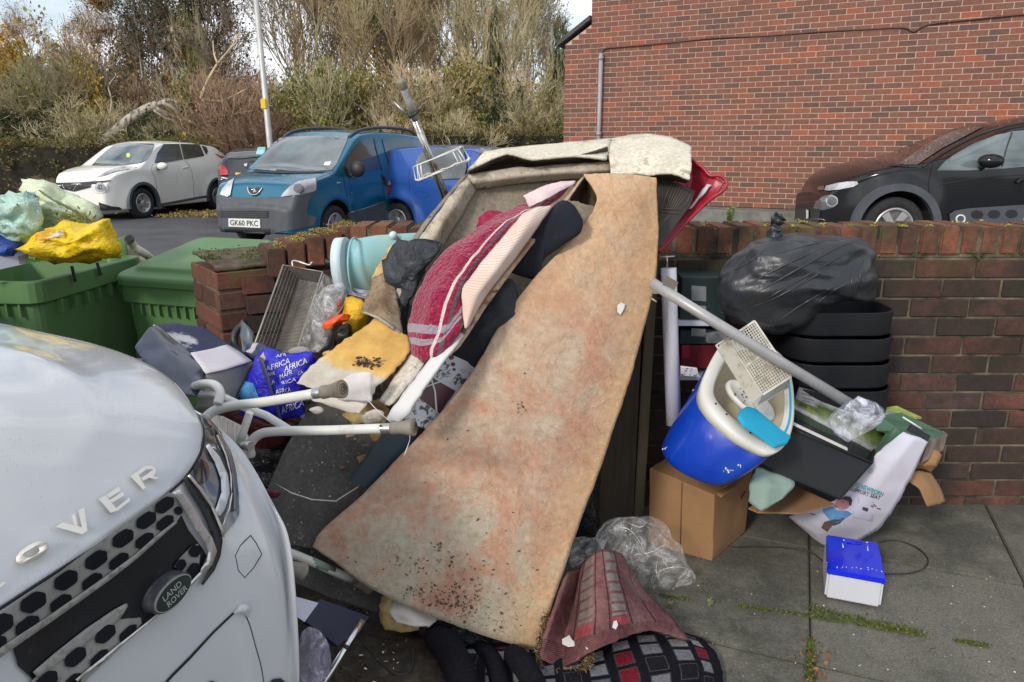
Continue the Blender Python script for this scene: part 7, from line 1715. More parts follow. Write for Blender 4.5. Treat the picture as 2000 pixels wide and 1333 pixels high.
mline((1312,356),(1350,376));mline((1350,376),(1338,402));mline((1312,356),(1288,412));mline((1288,414),(1326,418));mline((1290,408),(1330,410))
obj('mat_ribs',bm,M_rib,mt)
# ================================================================ RUBBISH, RIGHT
M_wp=simple('white_tube_plastic',(.50,.49,.56),.4,var=.06,sc=4,coat=.2,dirt=(.35,.33,.33),dsc=6)
t=thing('white_tube','upright white plastic tube standing beside the weathered wooden panel','tube',tuple(PY(1313,800,2.42)))
bm=BM();tube(bm,[PY(1306,524,2.42),PY(1310,660,2.40),PY(1316,830,2.36)],.0255,20,cap=True);obj('tube',bm,M_wp,t)
bm=BM();tube(bm,[PY(1303,523,2.42),PY(1303,512,2.42),PY(1302,500,2.42)],.003,6);tube(bm,[PY(1290,503,2.42),PY(1318,501,2.42)],.003,6);obj('wire_hook',bm,M_alum,t)
M_gpole=simple('grey_enamel',(.38,.38,.38),.4,.2,var=.1,sc=8,dirt=(.26,.25,.24),dsc=9)
t=thing('grey_pole','long grey metal pole slanting down across the blue cooler from the carpet','pole',tuple(PY(1660,792,2.1)))
bm=BM();tube(bm,[PY(1272,552,2.20),PY(1400,632,2.14),PY(1664,792,2.05)],.0165,18);obj('pole',bm,M_gpole,t)
bm=BM();obox(bm,PY(1303,540,2.18),PY(1325,552,2.18)-PY(1303,540,2.18),(0,.015,.0),PY(1292,562,2.18)-PY(1303,540,2.18));obj('bracket',bm,simple('bracket_metal',(.22,.2,.17),.4,.6,var=.2),t)
bm=BM();obox(bm,PY(1276,560,2.19),(.02,0,0),(0,.01,0),(0,0,-.022));tube(bm,[PY(1268,580,2.2),PY(1282,590,2.18)],.003,6);obj('clip',bm,simple('old_brass',(.4,.33,.22),.4,.5),t)
# ---- dark boxes on a white shelf behind
M_dgreen=simple('dark_green_card',(.006,.022,.022),.6,var=.2,sc=5)
M_glabel=simple('grey_label',(.17,.19,.2),.7,var=.12,sc=30)
plw=(Vector((0,2.64,0)),Vector((0,1,0)))
for nm,lb,(x0,y0),(x1,y1),m in(('green_carton','upper dark green carton with two grey labels behind the grey pole',(1322,538),(1418,622),M_dgreen),
                                      ('green_carton','lower dark green carton under the white shelf behind the pole',(1322,640),(1418,668),M_dgreen),
                                      ('red_carton','dark red carton below the green cartons behind the cooler',(1324,670),(1420,714),simple('dark_red_card',(.13,.008,.014),.5,var=.2))):
    a,b=PY(x0,y1,2.62),PY(x1,y0,2.62);bm=BM();box(bm,(a.x,2.58,a.z),(b.x,2.74,b.z));bevel(bm,.003,1);o=obj('%s'%nm,bm,m);tag(o,lb,'carton')
    if nm=='green_carton' and y0<600:
        pf=(Vector((0,2.58,0)),Vector((0,1,0)))
        poly_on('label_patch',[(1350,558),(1379,560),(1379,589),(1350,587)],pf,M_glabel,o);poly_on('label_patch',[(1350,596),(1379,598),(1379,618),(1350,616)],pf,M_glabel,o)
    elif nm=='green_carton':poly_on('label_patch',[(1350,641),(1378,643),(1378,658),(1350,656)],(Vector((0,2.58,0)),Vector((0,1,0))),M_glabel,o)
    else:poly_on('red_gloss',[(1332,674),(1346,674),(1346,700),(1332,700)],(Vector((0,2.58,0)),Vector((0,1,0))),simple('red_gloss',(.32,.02,.035),.3),o)
sh=thing('white_shelf','small white two tier shelf holding the dark cartons behind the tube','shelf',(PY(1370,740,2.62).x,2.62,PY(1370,745,2.62).z))
for y in(632,738):
    a,b=PY(1320,y,2.56),PY(1400,y,2.56);bm=BM();box(bm,(a.x,2.555,a.z-.008),(b.x,2.745,a.z+.008));obj('shelf_board',bm,M_lavb,sh)
o=panel('magazine',[(1330,718),(1362,722),(1366,736),(1330,734)],(Vector((0,2.55,0)),Vector((0,1,.3)).normalized()),.01,M_bwprint);tag(o,'black and white patterned magazine on the lower white shelf','magazine')
o=panel('grey_packet',[(1380,655),(1418,648),(1424,672),(1380,670)],(Vector((0,2.52,0)),Vector((0,1,.1)).normalized()),.02,simple('speckled_packet',(.18,.18,.19),.6,var=.5,sc=40));tag(o,'speckled grey packet between the cartons and the bin bag','packet')
# ---- black refuse sack
M_sack=plastic('refuse_sack',(.026,.029,.034),.36,bump=.35,sc=7)
sk=[(1550,452),(1600,457),(1663,463),(1693,470),(1704,490),(1709,526),(1711,560),(1708,590),(1694,592),(1657,586),(1630,592),(1600,610),(1569,633),(1540,645),(1512,648),(1475,638),(1443,626),(1405,608),(1396,576),(1404,535),(1420,512),(1440,497),(1468,472),(1500,462),(1524,455)]
bag=pillow('refuse_sack',sk,2.50,.17,.12,M_sack,None,.020,5.5,21,big=.6,nr=22,dens=.014,stretch=(.7,1,2.1),round_=.55);tag(bag,'shiny full black refuse sack with knotted top resting on black tubs','refuse sack')
mod(bag,'SUBSURF',levels=1,render_levels=1)
bm=BM();P=smooth_path([PY(1512,466,2.5),PY(1506,455,2.5),PY(1514,446,2.5),PY(1516,436,2.5),PY(1522,426,2.5),PY(1526,421,2.5)],6)
rings=tube(bm,P,[.034,.030,.026,.022,.018,.015,.013,.012,.012,.013,.016,.018,.019,.018,.016,.014,.013,.014,.017,.020,.022,.022,.020,.018,.016,.018,.022,.024,.020,.012,.004],16)
for v in bm.verts:v.co+=Vector((noise.noise(v.co*60),noise.noise(v.co*60+Vector((5,0,0))),noise.noise(v.co*60+Vector((0,9,0)))))*.009
obj('knot',bm,M_sack,bag)
bpy.context.view_layer.update();bvs=bvh_of(bag);hit.dist=2.4
# long folds radiating from the knot to the right shoulder
for P in([(1448,588),(1500,560),(1570,520),(1640,482),(1680,470)],[(1470,600),(1530,565),(1600,525),(1660,490)],[(1440,570),(1490,540),(1560,505),(1620,480)],[(1520,628),(1560,600),(1610,570),(1660,545)],[(1535,470),(1580,472),(1640,470),(1690,474)],[(1455,605),(1510,585),(1560,558),(1600,535),(1650,500)],[(1500,500),(1540,490),(1600,474),(1660,468)],[(1590,600),(1625,570),(1670,550)],[(1690,500),(1680,540),(1684,585)],[(1672,505),(1664,545),(1668,588)],[(1425,530),(1450,520),(1480,500),(1500,480)]):
    q=[hit(bvs,p[0],p[1],-.001)[0]for p in smooth_path([(a,b,0)for a,b in P],6)]
    bm=BM();n_=len(q);tube(bm,q,[.0008+.0036*sin(pi*k/(n_-1))for k in range(n_)],8);obj('fold_ridge',bm,M_sack,bag)
# ---- stacked black tubs
M_tub=simple('black_tub',(.006,.007,.010),.6,var=.2,sc=3,dirt=(.014,.015,.017),dsc=4,spec=.3)
tb_=[]
c0=PY(1650,690,2.56)
for k,(y0,y1,wsc)in enumerate(((612,660,1.0),(664,711,.985),(715,762,.97),(766,850,.95))):
    zt,zb=PY(1650,y0,2.45).z,PY(1650,y1,2.45).z
    bm=BM();cxx=PY(1644,y0,2.5).x;W_=.385*wsc;D_=.27
    def RR(w_,z,d=D_):return[Vector((cxx+p.x,2.585+p.y,p.z))for p in rrect(w_,d,.10,z,7)]
    loft(bm,[RR(W_*.975,zb+.004,D_*.975),RR(W_*.985,zb+.010,D_*.985),RR(W_,zt-.004),RR(W_*1.0,zt),RR(W_*.97,zt,D_*.96),RR(W_*.95,zt-.02,D_*.94),RR(W_*.93,zb+.02,D_*.92)],cap0=True,cap1=True)
    bmesh.ops.recalc_face_normals(bm,faces=bm.faces[:])
    o=obj('black_tub',bm,M_tub,smooth=False);tag(o,('topmost black oval plastic tub, open, under the refuse sack','second black oval tub from the top of the stack by the wall','third black oval tub from the top of the stack by the wall','lowest black oval tub of the stack behind the printed carton')[k],'tub','stacked black tubs');mod(o,'BEVEL',width=.002,segments=2)
    for f in o.data.polygons:f.use_smooth=abs(f.normal.z)<.3
# ---- cardboard box
M_card=simple('corrugated_card',(.30,.165,.075),.85,var=.1,sc=3,bump=.15,bsc=40,dirt=(.22,.12,.06),dsc=3,dthr=(.45,.75))
M_tape=simple('brown_tape',(.24,.13,.06),.3,coat=.5)
cb=thing('cardboard_box','plain brown cardboard box on the paving supporting the blue cooler','box',tuple(PH(1390,1097,0)))
A0,B0,C0=PH(1265,1062,0),PH(1390,1097,.0),PH(1455,1040,0)
A1_,B1_,C1_=PY(1267,915,A0.y+.03),PY(1396,968,B0.y-.005),PY(1470,912,C0.y)
zt=(A1_.z+B1_.z)/2
D0=A0+C0-B0;D1=A1_+C1_-B1_
bm=BM();vs=[bm.verts.new(p)for p in(A0,B0,C0,D0,A1_,B1_,C1_,D1)]
for q in((0,1,5,4),(1,2,6,5),(2,3,7,6),(3,0,4,7),(0,3,2,1),(4,5,6,7)):bm.faces.new([vs[i]for i in q])
bmesh.ops.subdivide_edges(bm,edges=bm.edges[:],cuts=7,use_grid_fill=True);bmesh.ops.recalc_face_normals(bm,faces=bm.faces[:])
for v in bm.verts:v.co+=Vector((noise.noise(v.co*9),noise.noise(v.co*9+Vector((3,0,0))),0))*.005*(1 if v.co.z>.01 else 0)
o=obj('carton',bm,M_card,cb);mod(o,'BEVEL',width=.004,segments=2,limit_method='ANGLE')
bm=BM();fpl=plane3((0,)*3,(1,1,1),(0,1,2))if False else None
nA=(B0-A0).cross(A1_-A0).normalized();nA=nA if nA.dot(O3-A0)>0 else-nA
for tt in(.52,):P0_,P1_=A0.lerp(B0,tt)+nA*.003,A1_.lerp(B1_,tt)+nA*.003;tube(bm,[P0_+nA*-.0015,P1_+nA*-.0015],.002,5)
obj('flap_seam',bm,simple('card_shadow',(.14,.07,.03),.9),cb)
sheet('open_flap',[[PY(1398,965,2.33),PY(1430,945,2.42),PY(1468,912,2.52)],[PY(1408,972,2.31),PY(1440,950,2.4),PY(1472,920,2.5)]],M_card,cb,.004,5,3,.002)
# ---- cooler
M_cool=simple('cooler_blue',(.004,.045,.42),.3,var=.1,sc=3,coat=.3,dirt=(.02,.08,.38),dsc=3)
M_cin=simple('cooler_cream',(.52,.46,.33),.4,var=.06,sc=4,dirt=(.45,.39,.28),dsc=7,dthr=(.5,.7))
M_crim=simple('cooler_white',(.68,.67,.62),.35,var=.05,sc=4,dirt=(.45,.4,.32),dsc=9,dthr=(.58,.7))
M_cyh=simple('handle_cyan',(.02,.40,.62),.35,var=.05)
cl=thing('cool_box','bright blue cool box with white rim tilted open on the cardboard box','cool box',tuple(PY(1380,945,2.2)))
rim_=[(1412,672,2.36),(1388,715,2.27),(1374,762,2.20),(1392,800,2.12),(1440,845,2.06),(1480,870,2.04),(1508,880,2.03),(1530,868,2.06),(1546,835,2.14),(1550,790,2.24),(1545,740,2.34),(1530,700,2.42),(1490,670,2.46),(1450,660,2.44)]
base_=[(1355,765,2.46),(1325,815,2.38),(1290,868,2.27),(1294,900,2.19),(1325,928,2.13),(1370,948,2.10),(1405,953,2.09),(1430,942,2.12),(1452,915,2.2),(1465,880,2.32),(1465,850,2.42),(1450,810,2.5),(1420,780,2.53),(1385,762,2.52)]
Rm=smooth_path([PY(*p)for p in rim_+rim_[:1]],5)[:-1];Bs=smooth_path([PY(*p)for p in base_+base_[:1]],5)[:-1]
cR=sum(Rm,Vector())/len(Rm);cB=sum(Bs,Vector())/len(Bs);ax_=(cB-cR).normalized()
def ringmix(t,s=1.0,off=0):
    return[(c_:=(cR.lerp(cB,t)))+((Rm[i].lerp(Bs[i],t))-c_)*s+ax_*off for i in range(len(Rm))]
bm=BM();loft(bm,[ringmix(.10,.985),ringmix(.12,1.0),ringmix(.35,1.03),ringmix(.6,1.04),ringmix(.85,1.02),ringmix(.96,.98),ringmix(1.0,.93)],cap0=False,smooth=True);bmesh.ops.recalc_face_normals(bm,faces=bm.faces[:]);body=obj('cooler_body',bm,M_cool,cl)
bm=BM();loft(bm,[ringmix(.135,1.005),ringmix(.13,1.03),ringmix(.02,1.04),ringmix(0,1.02),ringmix(-.012,.98),ringmix(-.01,.83),ringmix(.02,.79)],cap0=False,cap1=False,smooth=True);bmesh.ops.recalc_face_normals(bm,faces=bm.faces[:]);rimo=obj('rim',bm,M_crim,cl)
bm=BM();loft(bm,[ringmix(-.006,.82),ringmix(.25,.76),ringmix(.55,.70),ringmix(.58,.66)],cap0=False,smooth=True);bmesh.ops.recalc_face_normals(bm,faces=bm.faces[:]);obj('liner',bm,M_cin,cl)
bpy.context.view_layer.update();bvr=bvh_of(rimo);hit.dist=2.3
plr=(cR+ax_*-.012,ax_)
decal('handle',[(1443,812),(1447,800),(1460,793),(1476,797),(1500,817),(1525,838),(1546,852),(1538,862),(1516,870),(1500,858),(1478,842),(1455,827)],bvr,M_cyh,cl,.006,.006,step=4)if False else None
hp_=[PP(x,y,(cR-ax_*.014,ax_))for x,y in[(1443,812),(1447,800),(1460,793),(1476,797),(1500,817),(1525,838),(1546,852),(1538,866),(1516,872),(1498,858),(1478,844),(1455,829)]]
bm=BM();poly_slab(bm,hp_,ax_*.012);bevel(bm,.003,2);obj('handle',bm,M_cyh,cl)
bm=BM();tube(bm,[Rm[i]*.0+ringmix(-.004,.90)[i]-ax_*.003 for i in range(34,52)],.0035,6);obj('handle_edge',bm,M_cyh,cl)
for x,y in((1419,810),(1465,846),(1404,777),(1512,866)):
    p,n=hit(bvr,x,y,.001);bm=BM();bmesh.ops.create_icosphere(bm,subdivisions=2,radius=.0034,matrix=Matrix.Translation(p));obj('rivet_hole',bm,K['black'],rimo)
M_dirt2=simple('grime',(.12,.1,.07),.95,var=.4)
# loose lid lying inside
pli=(cR+ax_*.045,(ax_+Vector((.12,.1,.1))).normalized())
bm=BM();cen=PP(1466,782,pli);e1=(PP(1512,818,pli)-cen);e2=pli[1].cross(e1).normalized()*.058;
loft(bm,[[cen+e1*cos(2*pi*k/32)*s+e2*sin(2*pi*k/32)*s+pli[1]*h for k in range(32)]for s,h in((1,.012),(1.02,.004),(1,-.004),(.9,-.008),(.85,-.004),(.3,-.006))],cap0=True,cap1=True,smooth=True);bmesh.ops.recalc_face_normals(bm,faces=bm.faces[:])
o=obj('round_lid',bm,M_crim);tag(o,'round cream plastic lid lying inside the open blue cool box','lid')
bm=BM();rnd=random.Random(3)
for k in range(14):p=PP(1450+rnd.gauss(0,9),770+rnd.gauss(0,5),(pli[0]-pli[1]*.012,pli[1]));bmesh.ops.create_icosphere(bm,subdivisions=1,radius=rnd.uniform(.0012,.004),matrix=Matrix.Translation(p))
q=obj('grime_specks',bm,M_dirt2,o);q['kind']='stuff'
bvc=bvh_of(body)
rnd=random.Random(7);bm=BM()
for cx_,cy_,n in((1422,917,9),(1445,912,4),(1300,880,4),(1350,760,5)):
    for k in range(n):
        h=bvc.ray_cast(O3,ray(rnd.gauss(cx_,5),rnd.gauss(cy_,4)).normalized())
        if h[0]:bmesh.ops.create_icosphere(bm,subdivisions=1,radius=rnd.uniform(.001,.0032),matrix=Matrix.Translation(h[0])@Matrix.Diagonal((1,.4,1.4,1)))
q=obj('white_scuffs',bm,M_wtxt,body);q['kind']='stuff'
# ---- perforated white basket
M_pb=simple('cream_white_plastic',(.56,.54,.47),.45,var=.06,sc=6,dirt=(.3,.27,.2),dsc=18,dthr=(.5,.65))
tl,tr_,br,bl=PY(1421,663,2.16),PY(1474,627,2.22),PY(1546,735,2.10),PY(1490,771,2.04)
pt=thing('plastic_basket','cream perforated plastic basket standing upside down inside the blue cool box','basket',tuple(bl))
nb_=(tr_-tl).cross(bl-tl).normalized();nb_=-nb_ if nb_.dot(O3-tl)>0 else nb_
bm=BM();nu,nv=13,24
for i in range(nu+1):
    a,b=tl.lerp(tr_,i/nu),bl.lerp(br,i/nu);w_=.0030 if i in(0,nu)else .0009;s_=(tr_-tl).normalized();obox_fast(bm,a-s_*w_,s_*2*w_,nb_*.003,b-a)
for j in range(nv+1):
    a,b=tl.lerp(bl,j/nv),tr_.lerp(br,j/nv);w_=.0034 if j in(0,nv)else(.004 if j==12 else .0009);s_=(bl-tl).normalized();obox_fast(bm,a-s_*w_+nb_*.0004,s_*2*w_,nb_*.0026,b-a)
bmesh.ops.recalc_face_normals(bm,faces=bm.faces[:]);obj('perforated_base',bm,M_pb,pt)
bm=BM();dp=nb_*.055
for a,b in((tl,tr_),(tr_,br),(br,bl),(bl,tl)):
    e=((a+b)/2-(tl+br)/2).normalized()*.012;poly_slab(bm,[a,b,b+dp+e,a+dp+e],nb_.cross(b-a).normalized()*.002)
obj('side_walls',bm,M_pb,pt)
rr_=[p+dp+(p-(tl+br)/2).normalized()*.016 for p in(tl,tr_,br,bl)]
bm=BM();tube(bm,rr_,.004,8,closed=True);obj('rim',bm,M_pb,pt)
# ---- printed carton with landscape
def f_land(m,nt,b,u,v,ob):
    n=nz(nt,9,7,.7,ob);n2=nz(nt,22,6,.7,ob)
    e=mth(nt,'ADD',v,mth(nt,'MULTIPLY',mth(nt,'SUBTRACT',n.outputs[0],.5),.35))
    r=ramp(nt,[(0,(.28,.30,.32)),(.22,(.42,.46,.5)),(.42,(.22,.26,.2)),(.52,(.05,.08,.025)),(.66,(.12,.17,.04)),(.8,(.22,.26,.1)),(.9,(.35,.35,.32)),(1,(.30,.30,.31))]);nt.links.new(e,r.inputs[0])
    g=ramp(nt,[(.35,(.65,.65,.65)),(.65,(1.35,1.35,1.35))]);nt.links.new(n2.outputs[0],g.inputs[0]);c=mixc(nt,1,r.outputs[0],g.outputs[0],'MULTIPLY')
    f=ramp(nt,[(.16,(1,1,1)),(.22,(0,0,0))]);nt.links.new(u,f.inputs[0]);c=mixc(nt,mth(nt,'MULTIPLY',f.outputs[0],mth(nt,'LESS_THAN',v,.62)),c,(.36,.35,.35))
    nt.links.new(c,b.inputs['Base Color']);b.inputs['Roughness'].default_value=.25
M_land=uvband('landscape_print',f_land)
pc_=thing('printed_carton','long carton printed with a green countryside picture leaning by the wall','box',tuple(PY(1700,880,2.4)))
a,b,c_,d=PY(1562,752,2.50),PY(1778,815,2.50),PY(1745,905,2.36),PY(1548,796,2.36)
G=[[a.lerp(b,t)for t in(0,.33,.66,1)],[(a.lerp(d,.5)).lerp(b.lerp(c_,.5),t)for t in(0,.33,.66,1)],[d.lerp(c_,t)for t in(0,.33,.66,1)]]
bm=BM();grid_surf(bm,G,4,4,.0015,12);o=obj('picture_side',bm,M_land,pc_);mod(o,'SOLIDIFY',thickness=.004)
nn_=(b-a).cross(d-a).normalized();nn_=-nn_ if nn_.dot(O3-a)>0 else nn_
bm=BM();obox(bm,d+nn_*.004,(c_-d),nn_*.11,(a-d));obj('carton_body',bm,simple('dull_green_card',(.06,.10,.07),.5),pc_)
pll=(a-nn_*.003,nn_)
text_plane('carton_caption','Renault',[(1592,764),(1614,772),(1616,765),(1594,757)],pll,simple('ink_red',(.35,.05,.04),.5),pc_,.003)if False else None
bm=BM()
for(x0,y0,x1,y1)in((1566,768,1585,774),(1567,776,1590,783),(1567,782,1583,787)):tube(bm,[PP(x0,y0,pll),PP(x1,y1,pll)],.0012,4)
obj('small_print',bm,K['grey'],pc_)
text_plane('bold_print','and',[(1559,792),(1574,799),(1575,793),(1560,786)],pll,K['ink'],pc_,.003,.04)
text_plane('red_print','Riverdi',[(1589,770),(1616,779),(1617,773),(1590,764)],pll,simple('ink_red',(.35,.05,.04),.5),pc_,.003,.02)if False else None
# green end with handle slot, dark green lid
M_gpr=simple('green_print',(.085,.17,.11),.4,var=.12,sc=6)
gt=thing('green_carton','green topped carton with picture sides and dark hand slot at the right end','box',tuple(PY(1800,900,2.4)))
a2,b2_,c2_,d2=PY(1716,792,2.52),PY(1765,798,2.60),PY(1851,848,2.5),PY(1800,865,2.36)
bm=BM();poly_slab(bm,[PY(1712,835,2.36),PY(1718,812,2.42),PY(1760,806,2.50),PY(1851,848,2.5),PY(1806,862,2.36),PY(1752,836,2.34)],(0,.0,-.012));obj('green_top',bm,M_gpr,gt)
bm=BM();poly_slab(bm,[PY(1722,815,2.44),PY(1728,796,2.55),PY(1752,793,2.6),PY(1800,815,2.6),PY(1765,815,2.5),PY(1748,822,2.44)],(0,0,-.008));obj('lime_corner',bm,simple('lime_print',(.42,.5,.12),.4,var=.3,sc=25),gt)
bm=BM();poly_slab(bm,[PY(1748,836,2.335),PY(1792,862,2.335),PY(1760,930,2.3),PY(1706,905,2.32)],(0,.03,0));obj('green_side',bm,M_gpr,gt)
bm=BM();poly_slab(bm,[PY(1780,830,2.325),PY(1818,852,2.325),PY(1812,862,2.32),PY(1772,842,2.32)],(0,.006,0));obj('hand_slot',bm,K['black'],gt)
bm=BM();poly_slab(bm,[PY(1770,843,2.318),PY(1813,864,2.318),PY(1810,868,2.318),PY(1768,847,2.318)],(0,.006,0));obj('slot_lip',bm,M_gpr,gt)
bm=BM();poly_slab(bm,[PY(1812,864,2.36),PY(1851,848,2.5),PY(1842,880,2.48),PY(1800,905,2.35)],(0,.03,0));obj('picture_end',bm,simple('pinkish_print',(.30,.24,.2),.4,var=.5,sc=18),gt)
bm=BM();tube(bm,[PY(1763,815,2.42),PY(1800,838,2.40)],.003,6);obj('silver_edge',bm,M_wtxt,gt)
# clear film crumpled over the pole end
o=pillow('clear_film',[(1632,800),(1660,780),(1690,782),(1712,790),(1720,815),(1700,835),(1680,850),(1655,868),(1648,855),(1625,835),(1610,820)],2.03,.05,.06,clearfilm('wrap_film',(.72,.74,.86),.6,.12,14),None,.025,9,3);tag(o,'crumpled clear cellophane bunched around the lower end of the grey pole','plastic film')
# black crate
M_crate=simple('black_crate',(.008,.010,.013),.65,var=.2,sc=3)
bc_=thing('black_crate','long black plastic trough tipped forward below the printed carton','crate',tuple(PY(1600,960,2.2)))
fa,fb2,fc,fd=PY(1540,835,2.22),PY(1702,905,2.22),PY(1640,975,2.16),PY(1478,905,2.20)
bk_=PY(1556,806,2.40)-fa
bm=BM();poly_slab(bm,[fa,fb2,fc,fd],(0,.008,.0));bevel(bm,.002,1);obj('front_wall',bm,M_crate,bc_)
bm=BM();G=[[(fa+bk_).lerp(fb2+bk_,t)for t in(0,.5,1)],[((fa+bk_*.5).lerp(fb2+bk_*.5,t))+Vector((0,0,-.03))for t in(0,.5,1)],[fa.lerp(fb2,t)for t in(0,.5,1)]]
grid_surf(bm,G,10,6,.008,20,3);o=obj('rubble_filling',bm,simple('dark_filling',(.02,.02,.018),.9,var=.6,sc=30,bump=.9,bsc=40),bc_);mod(o,'SOLIDIFY',thickness=.01)
bm=BM();tube(bm,[fa,fb2],.005,8);tube(bm,[fd,fc],.004,8);obj('rolled_rim',bm,M_crate,bc_)
bm=BM();poly_slab(bm,[fa,fa+bk_,fd+bk_*.8,fd],(.006,0,0));poly_slab(bm,[fb2,fb2+bk_,fc+bk_*.8,fc],(.006,0,0));obj('end_walls',bm,M_crate,bc_)
bm=BM();obox(bm,PY(1547,830,2.20),PY(1655,881,2.20)-PY(1547,830,2.20),(0,.01,0),(0,0,.009));o=obj('white_strip',bm,M_wedge);tag(o,'thin white strip lying along the top edge of the black trough','strip')
o=sheet('green_cloth',[[PY(1476,912,2.20),PY(1500,918,2.2),PY(1548,932,2.2)],[PY(1465,945,2.16),PY(1500,950,2.14),PY(1552,950,2.17)],[PY(1463,978,2.15),PY(1486,999,2.12),PY(1530,975,2.15)]],simple('sage_cloth',(.24,.33,.29),.9,var=.15,sc=6,bump=.6,bsc=12),None,.003,6,6,.008,12,4);tag(o,'pale sage green cloth draped between cardboard box and black trough','cloth')
o=panel('flattened_card',[(1462,992),(1555,950),(1632,985),(1560,1002),(1480,1000)],plane3((1462,992,2.28),(1632,985,2.28),(1555,950,2.4)),.006,M_card);tag(o,'flattened brown cardboard under the black trough and sage cloth','cardboard')
bm=BM()
o=sheet('card_flap',[[PY(1760,930,2.36),PY(1790,920,2.38),PY(1818,924,2.42)],[PY(1795,955,2.33),PY(1815,950,2.35),PY(1838,955,2.4)],[PY(1812,991,2.32),PY(1828,986,2.34),PY(1846,980,2.38)]],M_card,None,.004,6,6,.002);tag(o,'curled brown cardboard flap hanging beside the wall at right','cardboard')
o=pillow('crumpled_card',[(1790,890),(1820,880),(1838,890),(1832,912),(1800,922),(1775,915)],2.42,.03,.04,M_card,None,.02,16,3);tag(o,'crumpled piece of brown card under the green topped carton','cardboard')
# ---- white printed plastic bag
M_wbag=simple('white_bag',(.56,.55,.63),.35,var=.05,sc=4,bump=.4,bsc=14,coat=.2)
wb=thing('printed_bag','long white printed plastic bag trailing from the green carton to the paving','bag',tuple(PH(1640,1060,0)))
G=[[PY(1764,845,2.31),PY(1788,852,2.30),PY(1813,863,2.31)],[PY(1712,886,2.29),PY(1750,900,2.27),PY(1790,914,2.29)],[PY(1668,942,2.30),PY(1710,955,2.27),PY(1762,965,2.29)],[PY(1630,978,2.32),PY(1682,998,2.30),PY(1738,1005,2.31)],[PY(1580,996,2.36),PY(1640,1024,2.34),PY(1712,1036,2.35)],[PY(1541,1010,2.42),PY(1600,1046,2.39),PY(1680,1056,2.38)],[PY(1560,1028,2.44),PY(1606,1066,2.42),PY(1645,1072,2.41)]]
o=sheet('bag_film',G,M_wbag,wb,.003,7,7,.004,9,4)
bpy.context.view_layer.update();bvw=bvh_of(o);hit.dist=2.3
wz=lambda*p:ZM(1530,820,5.127,p)
M_teal=simple('teal_ink',(.02,.30,.34),.5);M_dink=simple('dark_ink',(.06,.05,.07),.5)
text_on('teal_lettering','OO NEWBORN',wz((690,665),(990,765),(1003,725),(700,610)),bvw,M_teal,wb,.003,bold=.02)
text_on('dark_lettering','SUPPORT SEAT',wz((665,705),(960,800),(975,765),(680,668)),bvw,M_dink,wb,.003,bold=.015)
# mother-and-baby picture, loosely: blue babygrow, face, hair
pic=decal('baby_picture_clothes',wz((395,885),(500,870),(530,900),(640,910),(690,940),(600,1000),(520,1040),(450,985),(400,930)),bvw,simple('picture_blue',(.12,.28,.48),.4,var=.25,sc=30),wb,.002)
decal('picture_face',wz(*ell(590,840,75,58,16)),bvw,simple('picture_skin',(.42,.2,.17),.5,var=.15,sc=20),wb,.003)
decal('picture_hair',wz((570,790),(620,762),(670,768),(690,800),(680,850),(665,860),(650,810),(610,795)),bvw,simple('picture_hair',(.05,.03,.03),.5),wb,.004)
decal('picture_seat',wz((450,1010),(600,970),(620,985),(560,1040),(500,1060)),bvw,K['grey'],wb,.002)
decal('picture_bowl',wz((380,1080),(410,1020),(470,1005),(490,1060),(440,1120)),bvw,simple('picture_brown',(.12,.08,.06),.5,var=.5,sc=30),wb,.002)
decal('small_print_block',wz((795,870),(850,885),(840,920),(790,900)),bvw,M_dink,wb,.002)
decal('logo_print',wz((860,480),(890,478),(905,520),(880,545),(845,530),(850,500)),bvw,simple('logo_tint',(.35,.42,.45),.5),wb,.002)
for P in((270,940,320,950),(880,860,900,870),(905,845,925,870),(935,885,970,895)):strip_px('print_mark',wz((P[0],P[1]),(P[2],P[3])),.004,bvw,M_dink,wb,.001,sm=False)
for k in range(4):strip_px('text_line',wz((745,790+k*16),(900,830+k*16)),.0012,bvw,K['grey'],wb,.0005,sm=False)
for k in range(6):strip_px('text_line',wz((700,915+k*12),(900,960+k*12)),.0010,bvw,K['grey'],wb,.0005,sm=False)
# ---- blue lidded white box
M_bbl=simple('royal_blue_lid',(.005,.02,.62),.22,var=.08,sc=5,coat=.4);M_bwb=simple('white_box_body',(.55,.57,.62),.4,var=.04,sc=4)
fl,frt=PH(1610,1168,.004),PH(1720,1189,.004)
ex=frt-fl;eyd=Vector((-ex.y,ex.x,0)).normalized()
bx=thing('lidded_box','small white box with glossy bright blue lid standing on the paving','box',tuple(fl))
hgt=PY(1608,1118,fl.y).z;bkv=PY(1619,1030,2.30);dep=eyd*.205
bm=BM();obox(bm,fl,ex,dep,(0,0,hgt));bevel(bm,.008,3);obj('box_body',bm,M_bwb,bx)
bm=BM();o0=fl-ex.normalized()*.002-eyd*.003+Vector((0,0,hgt-.012))
vs=[o0,o0+ex*1.03,o0+ex*1.0+dep*1.03,o0+dep*1.03+ex*.02];up_=[Vector((0,0,.020))]*2+[Vector((0,0,.034))]*2
bmv=[bm.verts.new(p)for p in vs];bmu=[bm.verts.new(p+u)for p,u in zip(vs,up_)]
bm.faces.new(bmv[::-1]);bm.faces.new(bmu)
for k in range(4):bm.faces.new((bmv[k],bmv[(k+1)%4],bmu[(k+1)%4],bmu[k]))
bevel(bm,.004,2);ld=obj('lid',bm,M_bbl,bx)
bpy.context.view_layer.update();bvl=bvh_of(ld)
bm=BM();rnd=random.Random(5)
for(x0,y0,x1,y1)in((1646,1042,1648,1056),(1694,1046,1695,1060),(1645,1062,1647,1070),(1694,1066,1695,1076)):
    tube(bm,[hit(bvl,x0,y0,.001)[0],hit(bvl,x1,y1,.001)[0]],.0018,6)
obj('clip_marks',bm,M_wtxt,ld)
